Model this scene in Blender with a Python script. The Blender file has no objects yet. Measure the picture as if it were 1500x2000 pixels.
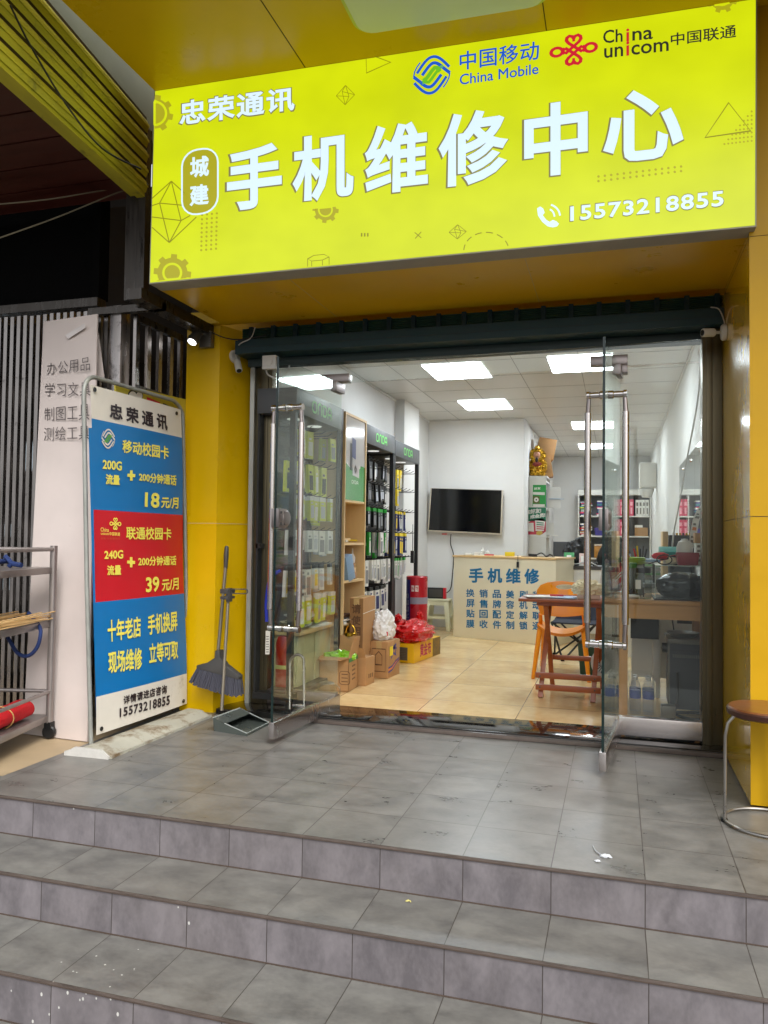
import bpy, bmesh, math, random
from math import radians as rad, sin, cos, pi
from mathutils import Vector as V, Matrix, noise as mnoise
random.seed(7)
SC = bpy.context.scene
COL = SC.collection

# ------------------------------------------------------------------ camera
FPX = 1516.0
_vx, _vy = (-4300 - 750, 985 - 1000, FPX), (1205 - 750, 1055 - 1000, FPX)
AX = -V(_vx).normalized(); AY = V(_vy).normalized()
AX = (AX - AY * AX.dot(AY)).normalized()
AZ = AY.cross(AX)
if AZ.y > 0: AZ = -AZ
EYE = V((0, 0, 1.1))
RM = Matrix((AX, AY, AZ))
cam = bpy.data.cameras.new('camera'); camo = bpy.data.objects.new('camera', cam); COL.objects.link(camo)
cam.sensor_fit = 'VERTICAL'; cam.sensor_height = 36; cam.lens = 36 * FPX / 2000
cam.clip_start = 0.05; cam.clip_end = 2000
camo.matrix_world = Matrix.Translation(EYE) @ (RM @ Matrix(((1, 0, 0), (0, -1, 0), (0, 0, -1)))).to_4x4()
SC.camera = camo

# ------------------------------------------------------------------ light
W = bpy.data.worlds.new('World'); SC.world = W; W.use_nodes = True
nt = W.node_tree; bg = nt.nodes['Background']
sky = nt.nodes.new('ShaderNodeTexSky'); sky.sky_type = 'NISHITA'; sky.sun_disc = False
SUN_EL, SUN_AZ = rad(46), rad(146)
sky.sun_elevation = SUN_EL; sky.sun_rotation = SUN_AZ; sky.air_density = 1.0; sky.dust_density = 4.0; sky.ozone_density = 1.0
hs = nt.nodes.new('ShaderNodeHueSaturation'); hs.inputs['Saturation'].default_value = .22   # thin overcast
nt.links.new(sky.outputs[0], hs.inputs['Color']); nt.links.new(hs.outputs[0], bg.inputs[0]); bg.inputs[1].default_value = 0.13
sun = bpy.data.lights.new('sun', 'SUN'); sun.energy = 0.9; sun.angle = rad(25); sun.color = (1, .97, .93)
suno = bpy.data.objects.new('sun', sun); COL.objects.link(suno)
suno.rotation_euler = (pi / 2 - SUN_EL, 0, -SUN_AZ + pi)
SC.view_settings.view_transform = 'Standard'; SC.view_settings.look = 'None'
SC.view_settings.exposure = 1.0; SC.view_settings.gamma = 1.0
SC.cycles.use_denoising = True
SC.cycles.max_bounces = 7; SC.cycles.diffuse_bounces = 4; SC.cycles.glossy_bounces = 4
SC.cycles.transmission_bounces = 6; SC.cycles.transparent_max_bounces = 24
SC.cycles.caustics_reflective = False; SC.cycles.caustics_refractive = False
SC.cycles.sample_clamp_indirect = 6.0
PANEL_E = 12.0      # lit ceiling panels
SIGN_E = 0.49      # backlit shop sign

# ------------------------------------------------------------------ photo pixel -> point on a real plane
def ray(px, py):
    return RM @ V((px - 750, py - 1000, FPX))
def P(px, py, x=None, y=None, z=None):
    d = ray(px, py)
    t = (x - EYE.x) / d.x if x is not None else (y - EYE.y) / d.y if y is not None else (z - EYE.z) / d.z
    return EYE + d * t
def Ppl(px, py, o, n):
    d = ray(px, py); return EYE + d * ((o - EYE).dot(n) / d.dot(n))
def Q(f, x0, x1, lt, lb, rt, rb):
    return [f(x0, lb), f(x1, rb), f(x1, rt), f(x0, lt)]

# ------------------------------------------------------------------ materials
def lin(c):
    f = lambda u: u / 12.92 if u <= .04045 else ((u + .055) / 1.055) ** 2.4
    return tuple(f(v / 255) for v in c)
MATS = {}
def newmat(name):
    m = bpy.data.materials.new(name); m.use_nodes = True
    m.node_tree.nodes.clear()
    return m, m.node_tree.nodes, m.node_tree.links
def N(nodes, t, **kw):
    n = nodes.new(t)
    for k, v in kw.items(): setattr(n, k, v)
    return n
def mat(name, rgb, rough=.5, metal=0., var=.12, scale=6., bump=0., emit=0., ecol=None, coat=0., spec=.5, stretch=None, rvar=.1, alpha_noise=None, dirt=None, trans=0.):
    """procedural principled material; rgb is 0..255 sRGB base colour"""
    if name in MATS: return MATS[name]
    m, n, L = newmat(name)
    out = N(n, 'ShaderNodeOutputMaterial'); b = N(n, 'ShaderNodeBsdfPrincipled'); L.new(b.outputs[0], out.inputs[0])
    c = lin(rgb)
    geo = N(n, 'ShaderNodeTexCoord'); mp = N(n, 'ShaderNodeMapping'); L.new(geo.outputs['Object'], mp.inputs[0])
    if stretch: mp.inputs['Scale'].default_value = stretch
    nz = N(n, 'ShaderNodeTexNoise'); nz.inputs['Scale'].default_value = scale; nz.inputs['Detail'].default_value = 6; nz.inputs['Roughness'].default_value = .62
    L.new(mp.outputs[0], nz.inputs['Vector'])
    rp = N(n, 'ShaderNodeMapRange'); rp.inputs[1].default_value = .3; rp.inputs[2].default_value = .7
    rp.inputs[3].default_value = 1 - var; rp.inputs[4].default_value = 1 + var
    L.new(nz.outputs[0], rp.inputs[0])
    mx = N(n, 'ShaderNodeVectorMath', operation='SCALE'); mx.inputs[0].default_value = c; L.new(rp.outputs[0], mx.inputs['Scale'])
    col = mx.outputs[0]
    if dirt:
        dn = N(n, 'ShaderNodeTexNoise'); dn.inputs['Scale'].default_value = dirt[2]; dn.inputs['Detail'].default_value = 8; dn.inputs['Roughness'].default_value = .7
        L.new(geo.outputs['Object'], dn.inputs['Vector'])
        dr = N(n, 'ShaderNodeMapRange'); dr.inputs[1].default_value = dirt[1]; dr.inputs[2].default_value = dirt[1] + .14; L.new(dn.outputs[0], dr.inputs[0])
        dm = N(n, 'ShaderNodeMix', data_type='RGBA'); L.new(dr.outputs[0], dm.inputs['Factor']); L.new(col, dm.inputs[6]); dm.inputs[7].default_value = (*lin(dirt[0]), 1)
        col = dm.outputs[2]
    L.new(col, b.inputs['Base Color'])
    rr = N(n, 'ShaderNodeMapRange'); rr.inputs[1].default_value = .3; rr.inputs[2].default_value = .7
    rr.inputs[3].default_value = max(.02, rough - rvar * rough * 2); rr.inputs[4].default_value = min(1, rough + rvar * rough * 2)
    L.new(nz.outputs[0], rr.inputs[0]); L.new(rr.outputs[0], b.inputs['Roughness'])
    b.inputs['Metallic'].default_value = metal; b.inputs['Specular IOR Level'].default_value = spec
    if coat: b.inputs['Coat Weight'].default_value = coat; b.inputs['Coat Roughness'].default_value = .05
    if trans: b.inputs['Transmission Weight'].default_value = trans
    if emit:
        b.inputs['Emission Color'].default_value = (*(lin(ecol) if ecol else c), 1); b.inputs['Emission Strength'].default_value = emit
    if bump:
        bp = N(n, 'ShaderNodeBump'); bp.inputs['Strength'].default_value = bump; bp.inputs['Distance'].default_value = .01
        n2 = N(n, 'ShaderNodeTexNoise'); n2.inputs['Scale'].default_value = scale * 5; n2.inputs['Detail'].default_value = 5; L.new(mp.outputs[0], n2.inputs['Vector'])
        L.new(n2.outputs[0], bp.inputs['Height']); L.new(bp.outputs[0], b.inputs['Normal'])
    MATS[name] = m
    return m
def glassmat(name, tint=(.86, .92, .89), rough=.0, ior=1.5):
    if name in MATS: return MATS[name]
    m, n, L = newmat(name)
    out = N(n, 'ShaderNodeOutputMaterial'); mx = N(n, 'ShaderNodeMixShader')
    t = N(n, 'ShaderNodeBsdfTransparent'); t.inputs[0].default_value = (*tint, 1)
    g = N(n, 'ShaderNodeBsdfGlossy'); g.inputs['Roughness'].default_value = rough; g.inputs[0].default_value = (.9, .95, .93, 1)
    f = N(n, 'ShaderNodeFresnel'); ge = N(n, 'ShaderNodeNewGeometry'); io = N(n, 'ShaderNodeMapRange')
    io.inputs[3].default_value = ior; io.inputs[4].default_value = 1 / ior; L.new(ge.outputs['Backfacing'], io.inputs[0]); L.new(io.outputs[0], f.inputs[0])
    L.new(f.outputs[0], mx.inputs[0]); L.new(t.outputs[0], mx.inputs[1]); L.new(g.outputs[0], mx.inputs[2]); L.new(mx.outputs[0], out.inputs[0])
    MATS[name] = m
    return m
def math_(n, L, op, a, b=None, c=None):
    k = N(n, 'ShaderNodeMath', operation=op)
    for i, v in enumerate((a, b, c)):
        if v is None: continue
        if isinstance(v, (int, float)): k.inputs[i].default_value = v
        else: L.new(v, k.inputs[i])
    return k.outputs[0]
def tilemat(name, c0, c1, jc, px, ox, py=None, oy=0., jw=.003, rough=(.3, .5), mottle=3.0, tint=None, spec=.5, stretch=(1, 1, 1), jx=True, bumpy=.15):
    """floor tiles laid out in world metres: joint pitch px (and py), mottled colour between c0 and c1"""
    m, n, L = newmat(name)
    out = N(n, 'ShaderNodeOutputMaterial'); b = N(n, 'ShaderNodeBsdfPrincipled'); L.new(b.outputs[0], out.inputs[0])
    g = N(n, 'ShaderNodeNewGeometry'); sep = N(n, 'ShaderNodeSeparateXYZ'); L.new(g.outputs['Position'], sep.inputs[0])
    def joint(sock, p, o):
        u = math_(n, L, 'DIVIDE', math_(n, L, 'SUBTRACT', sock, o), p)
        fl = math_(n, L, 'FLOOR', u); fr = math_(n, L, 'SUBTRACT', u, fl)
        e = math_(n, L, 'MINIMUM', fr, math_(n, L, 'SUBTRACT', 1.0, fr))
        return fl, math_(n, L, 'LESS_THAN', e, jw / p * .5)
    fx, j = joint(sep.outputs[0], px, ox)
    idc = fx
    if py:
        fy, j2 = joint(sep.outputs[1], py, oy)
        j = math_(n, L, 'MAXIMUM', j, j2); idc = math_(n, L, 'ADD', fx, math_(n, L, 'MULTIPLY', fy, 17.3))
    wn = N(n, 'ShaderNodeTexWhiteNoise', noise_dimensions='1D'); L.new(idc, wn.inputs['W'])
    mp = N(n, 'ShaderNodeMapping'); mp.inputs['Scale'].default_value = stretch; L.new(g.outputs['Position'], mp.inputs[0])
    off = N(n, 'ShaderNodeVectorMath', operation='ADD'); L.new(mp.outputs[0], off.inputs[0])
    sc = N(n, 'ShaderNodeVectorMath', operation='SCALE'); L.new(wn.outputs['Color'], sc.inputs[0]); sc.inputs['Scale'].default_value = 9.
    L.new(sc.outputs[0], off.inputs[1])
    nz = N(n, 'ShaderNodeTexNoise'); nz.inputs['Scale'].default_value = mottle; nz.inputs['Detail'].default_value = 7; nz.inputs['Roughness'].default_value = .6; nz.inputs['Distortion'].default_value = .3
    L.new(off.outputs[0], nz.inputs['Vector'])
    n2 = N(n, 'ShaderNodeTexNoise'); n2.inputs['Scale'].default_value = mottle * 9; n2.inputs['Detail'].default_value = 4; L.new(off.outputs[0], n2.inputs['Vector'])
    mixv = math_(n, L, 'ADD', math_(n, L, 'MULTIPLY', nz.outputs[0], .8), math_(n, L, 'MULTIPLY', n2.outputs[0], .2))
    mr = N(n, 'ShaderNodeMapRange'); mr.inputs[1].default_value = .36; mr.inputs[2].default_value = .64; L.new(mixv, mr.inputs[0])
    m1 = N(n, 'ShaderNodeMix', data_type='RGBA'); L.new(mr.outputs[0], m1.inputs['Factor'])
    m1.inputs[6].default_value = (*lin(c0), 1); m1.inputs[7].default_value = (*lin(c1), 1)
    val = math_(n, L, 'ADD', math_(n, L, 'MULTIPLY', wn.outputs['Value'], .10), .95)
    ms = N(n, 'ShaderNodeVectorMath', operation='SCALE'); L.new(m1.outputs[2], ms.inputs[0]); L.new(val, ms.inputs['Scale'])
    # old grime patches
    gn = N(n, 'ShaderNodeTexNoise'); gn.inputs['Scale'].default_value = 1.3; gn.inputs['Detail'].default_value = 9; gn.inputs['Roughness'].default_value = .7; L.new(g.outputs['Position'], gn.inputs['Vector'])
    gr = N(n, 'ShaderNodeMapRange'); gr.inputs[1].default_value = .45; gr.inputs[2].default_value = .75; gr.inputs[3].default_value = 0; gr.inputs[4].default_value = .28; L.new(gn.outputs[0], gr.inputs[0])
    gm = N(n, 'ShaderNodeMix', data_type='RGBA'); L.new(gr.outputs[0], gm.inputs['Factor']); L.new(ms.outputs[0], gm.inputs[6]); gm.inputs[7].default_value = (*lin(tint or jc), 1)
    m2 = N(n, 'ShaderNodeMix', data_type='RGBA'); L.new(j, m2.inputs['Factor']); L.new(gm.outputs[2], m2.inputs[6]); m2.inputs[7].default_value = (*lin(jc), 1)
    L.new(m2.outputs[2], b.inputs['Base Color'])
    rr = N(n, 'ShaderNodeMapRange'); rr.inputs[1].default_value = .35; rr.inputs[2].default_value = .65; rr.inputs[3].default_value = rough[0]; rr.inputs[4].default_value = rough[1]
    L.new(mixv, rr.inputs[0]); L.new(rr.outputs[0], b.inputs['Roughness']); b.inputs['Specular IOR Level'].default_value = spec
    bp = N(n, 'ShaderNodeBump'); bp.inputs['Strength'].default_value = bumpy; bp.inputs['Distance'].default_value = .004
    h = math_(n, L, 'SUBTRACT', math_(n, L, 'MULTIPLY', n2.outputs[0], .3), j); L.new(h, bp.inputs['Height']); L.new(bp.outputs[0], b.inputs['Normal'])
    MATS[name] = m
    return m
def signmat(name, rgb, e, rough=.35, patch=.0):
    """translucent printed film lit from behind by tubes"""
    if name in MATS: return MATS[name]
    m, n, L = newmat(name)
    out = N(n, 'ShaderNodeOutputMaterial'); b = N(n, 'ShaderNodeBsdfPrincipled'); L.new(b.outputs[0], out.inputs[0])
    c = lin(rgb)
    b.inputs['Base Color'].default_value = (c[0] * .12, c[1] * .12, c[2] * .12, 1); b.inputs['Roughness'].default_value = rough
    b.inputs['Emission Color'].default_value = (*c, 1)
    g = N(n, 'ShaderNodeNewGeometry')
    mp = N(n, 'ShaderNodeMapping'); mp.inputs['Scale'].default_value = (1.6, 1, 2.2); L.new(g.outputs['Position'], mp.inputs[0])
    nz = N(n, 'ShaderNodeTexNoise'); nz.inputs['Scale'].default_value = 2.2; nz.inputs['Detail'].default_value = 2; L.new(mp.outputs[0], nz.inputs['Vector'])
    r = N(n, 'ShaderNodeMapRange'); r.inputs[1].default_value = .3; r.inputs[2].default_value = .7; r.inputs[3].default_value = e * (1 - patch); r.inputs[4].default_value = e * (1 + patch)
    L.new(nz.outputs[0], r.inputs[0]); L.new(r.outputs[0], b.inputs['Emission Strength'])
    MATS[name] = m
    return m

# ------------------------------------------------------------------ mesh builder
_glyph = {}
def dilate(vs, fs, w):
    """move every outline vertex outwards by w so that the strokes get heavier"""
    key = {}; idx = []
    for v in vs:
        k = (round(v.x, 5), round(v.y, 5)); idx.append(key.setdefault(k, len(key)))
    pts = [V(k) for k in key]; cnt = {}
    for f in fs:
        a = [idx[i] for i in f]; ar = sum(pts[a[i]].x * pts[a[(i + 1) % len(a)]].y - pts[a[(i + 1) % len(a)]].x * pts[a[i]].y for i in range(len(a)))
        if ar < 0: a = a[::-1]
        for i in range(len(a)):
            e = (a[i], a[(i + 1) % len(a)])
            if (e[1], e[0]) in cnt: del cnt[(e[1], e[0])]
            else: cnt[e] = 1
    nrm = {}
    for a, b in cnt:
        d = pts[b] - pts[a]
        if d.length < 1e-7: continue
        d.normalize(); n = V((d.y, -d.x)); nrm.setdefault(a, []).append(n); nrm.setdefault(b, []).append(n)
    out = []
    for i, p in enumerate(pts):
        ns = nrm.get(i)
        if not ns: out.append(p); continue
        m = sum(ns, V((0, 0)))
        if m.length < 1e-4: out.append(p); continue
        m.normalize(); c = max(.45, m.dot(ns[0])); out.append(p + m * w / c)
    return [V((out[k].x, out[k].y, 0)) for k in idx]
def glyph(s, bold=0., space=1.):
    k = (s, bold, space)
    if k not in _glyph:
        cu = bpy.data.curves.new('t', 'FONT'); cu.body = s; cu.space_character = space; cu.resolution_u = 3
        o = bpy.data.objects.new('t', cu); COL.objects.link(o)
        dg = bpy.context.evaluated_depsgraph_get(); dg.update()
        me = bpy.data.meshes.new_from_object(o.evaluated_get(dg))
        vs = [v.co.copy() for v in me.vertices]; fs = [tuple(p.vertices) for p in me.polygons]
        bpy.data.objects.remove(o); bpy.data.meshes.remove(me); bpy.data.curves.remove(cu)
        if bold: vs = dilate(vs, fs, bold)
        x0 = min(v.x for v in vs); x1 = max(v.x for v in vs); y0 = min(v.y for v in vs); y1 = max(v.y for v in vs)
        _glyph[k] = ([((v.x - x0) / (x1 - x0), (v.y - y0) / (y1 - y0)) for v in vs], fs, (x1 - x0) / (y1 - y0))
    return _glyph[k]
def frame_of(d):
    d = d.normalized(); a = V((0, 0, 1)) if abs(d.z) < .9 else V((1, 0, 0))
    u = d.cross(a).normalized(); return u, d.cross(u).normalized()
BASE = {}
class MB:
    def __init__(s): s.v = []; s.f = []; s.m = []; s.mats = []
    def mi(s, m):
        if m not in s.mats: s.mats.append(m)
        return s.mats.index(m)
    def add(s, vs, fs, m):
        k = len(s.v); i = s.mi(m); s.v += [V(v) for v in vs]
        for f in fs: s.f.append(tuple(a + k for a in f)); s.m.append(i)
        return s
    def box(s, x0, x1, y0, y1, z0, z1, m, mtx=None):
        vs = [V((x, y, z)) for z in (z0, z1) for y in (y0, y1) for x in (x0, x1)]
        if mtx is not None: vs = [mtx @ v for v in vs]
        return s.add(vs, [(0, 2, 3, 1), (4, 5, 7, 6), (0, 1, 5, 4), (2, 6, 7, 3), (0, 4, 6, 2), (1, 3, 7, 5)], m)
    def hexa(s, b, t, m):
        """b, t: four bottom and four top points in the same order"""
        return s.add(list(b) + list(t), [(3, 2, 1, 0), (4, 5, 6, 7), (0, 1, 5, 4), (1, 2, 6, 5), (2, 3, 7, 6), (3, 0, 4, 7)], m)
    def slab(s, q, th, m):
        """quad q (bl, br, tr, tl) given thickness th behind its face"""
        n = (q[1] - q[0]).cross(q[3] - q[0]).normalized()
        return s.hexa([p - n * th for p in q], q, m)
    def quad(s, q, m): return s.add(q, [(0, 1, 2, 3)], m)
    def bar(s, a, b, w, h, m, up=None):
        a, b = V(a), V(b); d = (b - a).normalized(); up = V(up) if up else (V((0, 0, 1)) if abs(d.z) < .9 else V((0, 1, 0)))
        u = d.cross(up).normalized() * w / 2; t = u.normalized().cross(d).normalized() * h / 2
        return s.hexa([a - u - t, a + u - t, a + u + t, a - u + t], [b - u - t, b + u - t, b + u + t, b - u + t], m)
    def tube(s, pts, r, m, n=10, closed=False, caps=True):
        pts = [V(p) for p in pts]; k = len(pts); rs = r if isinstance(r, (list, tuple)) else [r] * k
        vs = []; u = None
        for i, p in enumerate(pts):
            a = pts[i - 1] if (i or closed) else p; b = pts[(i + 1) % k] if (i < k - 1 or closed) else p
            d = (b - a).normalized()
            if u is None: u, w = frame_of(d)
            else:
                u = (u - d * u.dot(d)).normalized()
            w = d.cross(u).normalized()
            for j in range(n):
                t = 2 * pi * j / n; vs.append(p + (u * cos(t) + w * sin(t)) * rs[i])
        fs = []
        for i in range(k if closed else k - 1):
            for j in range(n):
                a, b = i * n + j, i * n + (j + 1) % n; c, d = ((i + 1) % k) * n + (j + 1) % n, ((i + 1) % k) * n + j
                fs.append((a, b, c, d))
        if caps and not closed: fs += [tuple(range(n - 1, -1, -1)), tuple(range((k - 1) * n, k * n))]
        return s.add(vs, fs, m)
    def lathe(s, prof, c, m, n=20, axis=(0, 0, 1), arc=2 * pi):
        ax = V(axis).normalized(); u, w = frame_of(ax); c = V(c); vs = []
        for r, h in prof:
            for j in range(n):
                t = arc * j / n; vs.append(c + ax * h + (u * cos(t) + w * sin(t)) * r)
        fs = []
        for i in range(len(prof) - 1):
            for j in range(n): fs.append((i * n + j, i * n + (j + 1) % n, (i + 1) * n + (j + 1) % n, (i + 1) * n + j))
        if prof[0][0] > 1e-5: fs.append(tuple(range(n - 1, -1, -1)))
        if prof[-1][0] > 1e-5: fs.append(tuple(range((len(prof) - 1) * n, len(prof) * n)))
        return s.add(vs, fs, m)
    def blob(s, c, rad3, m, seed=0, amp=.2, fr=2.5, sub=3, flat=None, ridged=False):
        bm = bmesh.new(); bmesh.ops.create_icosphere(bm, subdivisions=sub, radius=1)
        c = V(c); o = V((seed * 3.1, seed * 1.7, seed * .9)); vs = []
        for v in bm.verts:
            p = v.co.normalized()
            a = mnoise.noise(p * fr + o) + .5 * mnoise.noise(p * fr * 2.3 + o) + .25 * mnoise.noise(p * fr * 5 + o)
            if ridged: a = .5 - abs(a)
            q = p * (1 + amp * a); q = V((q.x * rad3[0], q.y * rad3[1], q.z * rad3[2]))
            if flat is not None: q.z = max(q.z, flat)
            vs.append(c + q)
        bm.verts.index_update()
        fs = [tuple(v.index for v in f.verts) for f in bm.faces]; bm.free()
        return s.add(vs, fs, m)
    def crumple(s, c, r3, m, seed):
        """thin creased film over a load: a dome whose surface follows sharp folded ridges"""
        bm = bmesh.new(); bmesh.ops.create_icosphere(bm, subdivisions=5, radius=1); vs = []; o = V((seed * 2.3, seed * 1.1, seed * .7))
        for v in bm.verts:
            p = v.co.normalized(); q = V((p.x, p.y * .55, p.z * 1.25))
            big = mnoise.noise(p * 1.1 + o); fold = 1 - abs(mnoise.noise(q * 2.3 + o)) * 2; fold2 = 1 - abs(mnoise.noise(q * 4.6 + o * 1.7)) * 2
            a = 1 + .30 * big + .16 * fold + .07 * fold2; up = max(0, p.z)
            w = V((p.x * r3[0] * a, p.y * r3[1] * a, p.z * r3[2] * (1 + .55 * big * up + .18 * fold + .08 * fold2)))
            w.z = max(w.z, -r3[2] * .8) + r3[2] * .8; vs.append(c + w)
        bm.verts.index_update(); fs = [tuple(v.index for v in f.verts) for f in bm.faces]; bm.free()
        return s.add(vs, fs, m)
    def poly(s, pts, m, th=0., n=None):
        """flat polygon (fan by bmesh ngon), optional thickness against n"""
        pts = [V(p) for p in pts]; k = len(pts)
        if not th: return s.add(pts, [tuple(range(k))], m)
        return s.add(pts + [p - V(n) * th for p in pts], [tuple(range(k)), tuple(range(2 * k - 1, k - 1, -1))] + [(i, k + i, k + (i + 1) % k, (i + 1) % k) for i in range(k)], m)
    def text(s, t, q, m, lift=.002, bold=.02, space=1.):
        g, fs, _ = glyph(t, bold, space)
        n = (q[1] - q[0]).cross(q[3] - q[0]).normalized() * lift
        vs = [q[0] * (1 - a) * (1 - b) + q[1] * a * (1 - b) + q[2] * a * b + q[3] * (1 - a) * b + n for a, b in g]
        return s.add(vs, fs, m)
    def stroke(s, pts, w, f, m, closed=False):
        """thick flat line through 2-D points pts, mapped to space by f(u, v)"""
        k = len(pts); pts = [V((p[0], p[1])) for p in pts]; L, R = [], []
        for i in range(k):
            a = pts[i - 1] if (i or closed) else pts[i]; b = pts[(i + 1) % k] if (i < k - 1 or closed) else pts[i]
            d = (b - a).normalized(); nn = V((-d.y, d.x)) * w / 2
            if (i or closed) and (i < k - 1 or closed):
                d1 = (pts[i] - a).normalized(); c = max(.5, d1.dot(d)); nn = nn / c
            L.append(f(*(pts[i] + nn))); R.append(f(*(pts[i] - nn)))
        fs = [(i, k + i, k + (i + 1) % k, (i + 1) % k) for i in range(k if closed else k - 1)]
        return s.add(L + R, fs, m)
    def disc(s, c, r, f, m, n=10, asp=1.):
        return s.add([f(c[0] + r * cos(2 * pi * i / n), c[1] + r * asp * sin(2 * pi * i / n)) for i in range(n)], [tuple(range(n))], m)
    def build(s, name, parent=None, base=None, bevel=0., angle=35, label=None, seg=2):
        base = BASE[parent.name] if parent else V(base or (0, 0, 0))
        me = bpy.data.meshes.new(name); me.from_pydata([v - base for v in s.v], [], s.f)
        for mm in s.mats: me.materials.append(mm)
        me.polygons.foreach_set('material_index', s.m); me.validate()
        if bevel:
            bm = bmesh.new(); bm.from_mesh(me)
            ed = [e for e in bm.edges if len(e.link_faces) == 2 and e.calc_face_angle(0) > rad(40)]
            bmesh.ops.bevel(bm, geom=ed, offset=bevel, segments=seg, affect='EDGES', profile=.6, clamp_overlap=True)
            bm.to_mesh(me); bm.free()
        me.polygons.foreach_set('use_smooth', [True] * len(me.polygons)); me.set_sharp_from_angle(angle=rad(angle)); me.update()
        o = bpy.data.objects.new(name, me); COL.objects.link(o)
        if parent: o.parent = parent
        else: o.location = base
        BASE[o.name] = base
        if label: o['label'] = label
        return o
def tag(o, label, cat, group=None, kind=None):
    o['label'] = label; o['category'] = cat
    if group: o['group'] = group
    if kind: o['kind'] = kind
    return o
def thing(name, label, cat, loc=(0, 0, 0), group=None):
    o = bpy.data.objects.new(name, None); COL.objects.link(o); o.location = loc; o.empty_display_size = .1
    BASE[o.name] = V(loc); return tag(o, label, cat, group)
def struct(name, mb, **k):
    o = mb.build(name, **k); o['kind'] = 'structure'; return o
def dup(o, loc, rz=None, label=None, group=None, scale=None):
    c = o.copy(); COL.objects.link(c); c.location = loc
    if rz is not None: c.rotation_euler = (0, 0, rz)
    if scale: c.scale = scale
    if label: c['label'] = label
    if group: c['group'] = group
    for ch in o.children:
        d = ch.copy(); COL.objects.link(d); d.parent = c
        for g in ch.children:
            e = g.copy(); COL.objects.link(e); e.parent = d
    BASE[c.name] = V(loc)
    return c
def rotz(c, a): return Matrix.Translation(V(c)) @ Matrix.Rotation(a, 4, 'Z')
def arc(cx, cy, r, a0, a1, n=12, asp=1.): return [(cx + r * cos(rad(a0 + (a1 - a0) * i / n)), cy + r * asp * sin(rad(a0 + (a1 - a0) * i / n))) for i in range(n + 1)]
def rrect(x0, y0, x1, y1, r, n=5):
    p = []
    for cx, cy, a in ((x1 - r, y1 - r, 0), (x0 + r, y1 - r, 90), (x0 + r, y0 + r, 180), (x1 - r, y0 + r, 270)): p += arc(cx, cy, r, a, a + 90, n)
    return p

# ================================================================== SETTING
TX, TO = .2996, .091
STEPT = dict(tint=(92, 84, 74))
m_tread = tilemat('grey_step_tile', (91, 90, 87), (122, 120, 115), (60, 54, 49), TX, TO, .2960, 2.69, jw=.0034, rough=(.27, .36), bumpy=.03, mottle=7., stretch=(.8, 1.2, 1), **STEPT)
m_tread2 = tilemat('grey_tread_tile', (89, 88, 85), (120, 119, 114), (60, 54, 49), TX, TO, jw=.003, rough=(.3, .5), mottle=7., stretch=(.8, 1.2, 1), **STEPT)
m_riser = tilemat('grey_riser_tile', (92, 88, 91), (119, 114, 117), (56, 50, 47), TX, TO, jw=.003, rough=(.4, .6), mottle=7., stretch=(1.3, 1, .8), **STEPT)
m_nose = mat('step_edge', (84, 74, 68), .6, var=.3, scale=14, stretch=(1, 1, 6))
m_grout = mat('dark_grout', (70, 58, 50), .8)
m_splash = mat('paint_splash', (186, 185, 180), .7, var=.15, scale=60)
m_floor = tilemat('cream_floor_tile', (216, 182, 126), (238, 212, 162), (120, 96, 66), .6, -1.175, .6, 5.06, jw=.004, rough=(.10, .22), mottle=2.2, tint=(196, 150, 98), bumpy=.03)
m_granite = mat('black_granite', (26, 25, 24), .08, var=.6, scale=22, rvar=.2, dirt=((120, 105, 70), .66, 9))
m_beige = mat('beige_concrete', (168, 148, 118), .55, var=.16, scale=3, dirt=((120, 104, 82), .6, 2.5))
m_pave = mat('pavement_stone', (84, 82, 80), .8, var=.2, scale=3)
m_road = mat('asphalt', (62, 62, 63), .85, var=.2, scale=30, bump=.3)

def splash(mb, cx, cy, z, r):
    n = random.randint(7, 10); a0 = random.random()
    mb.poly([V((cx + r * random.uniform(.7, 1.15) * cos(a0 + 2 * pi * i / n), cy + r * random.uniform(.7, 1.15) * sin(a0 + 2 * pi * i / n), z)) for i in range(n)], m_splash)
XL, XR = -9., 3.2
EDGE = [2.695, 2.398, 2.096, 1.796]; RZ = [0., -.157, -.314, -.471, -.628]
def nosing(mb, y, z, x0=XL, x1=XR):
    mb.box(x0, x1, y - .004, y + .006, z - .008, z - .001, m_nose)
    mb.box(x0, x1, y - .0055, y + .006, z - .0115, z - .008, m_grout)
mb = MB()
mb.quad([V((-2.655, EDGE[0], 0)), V((XR, EDGE[0], 0)), V((XR, 4.7, 0)), V((-2.655, 4.7, 0))], m_tread)
mb.quad([V((XL, EDGE[0], 0)), V((-2.655, EDGE[0], 0)), V((-2.655, 2.9, 0)), V((XL, 2.9, 0))], m_tread)
nosing(mb, EDGE[0], 0.)
struct('porch_floor', mb)
for i, y in enumerate(EDGE):
    mb = MB()
    mb.quad([V((XL, y, RZ[i + 1])), V((XR, y, RZ[i + 1])), V((XR, y, RZ[i] - .0115)), V((XL, y, RZ[i] - .0115))], m_riser)
    if i < 3:
        y2 = EDGE[i + 1]
        mb.quad([V((XL, y2, RZ[i + 1])), V((XR, y2, RZ[i + 1])), V((XR, y, RZ[i + 1])), V((XL, y, RZ[i + 1]))], m_tread2)
        nosing(mb, y2, RZ[i + 1])
    mb.box(XL, XR, y - .0035, y, RZ[i + 1] + .0003, RZ[i + 1] + .004, m_grout)
    if i == 2:
        for px, py in ((150, 1900), (222, 1895), (262, 1893), (238, 1905), (143, 1898), (215, 1928), (262, 1895), (120, 1880), (205, 1885), (270, 1855), (188, 1868)):
            p = P(px, py, z=RZ[2]); splash(mb, p.x, p.y, RZ[2] + .0015, random.uniform(.0022, .004))
    struct('step_riser' if i == 3 else 'step', mb)
mb = MB()   # paint drops that ran onto the risers
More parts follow.
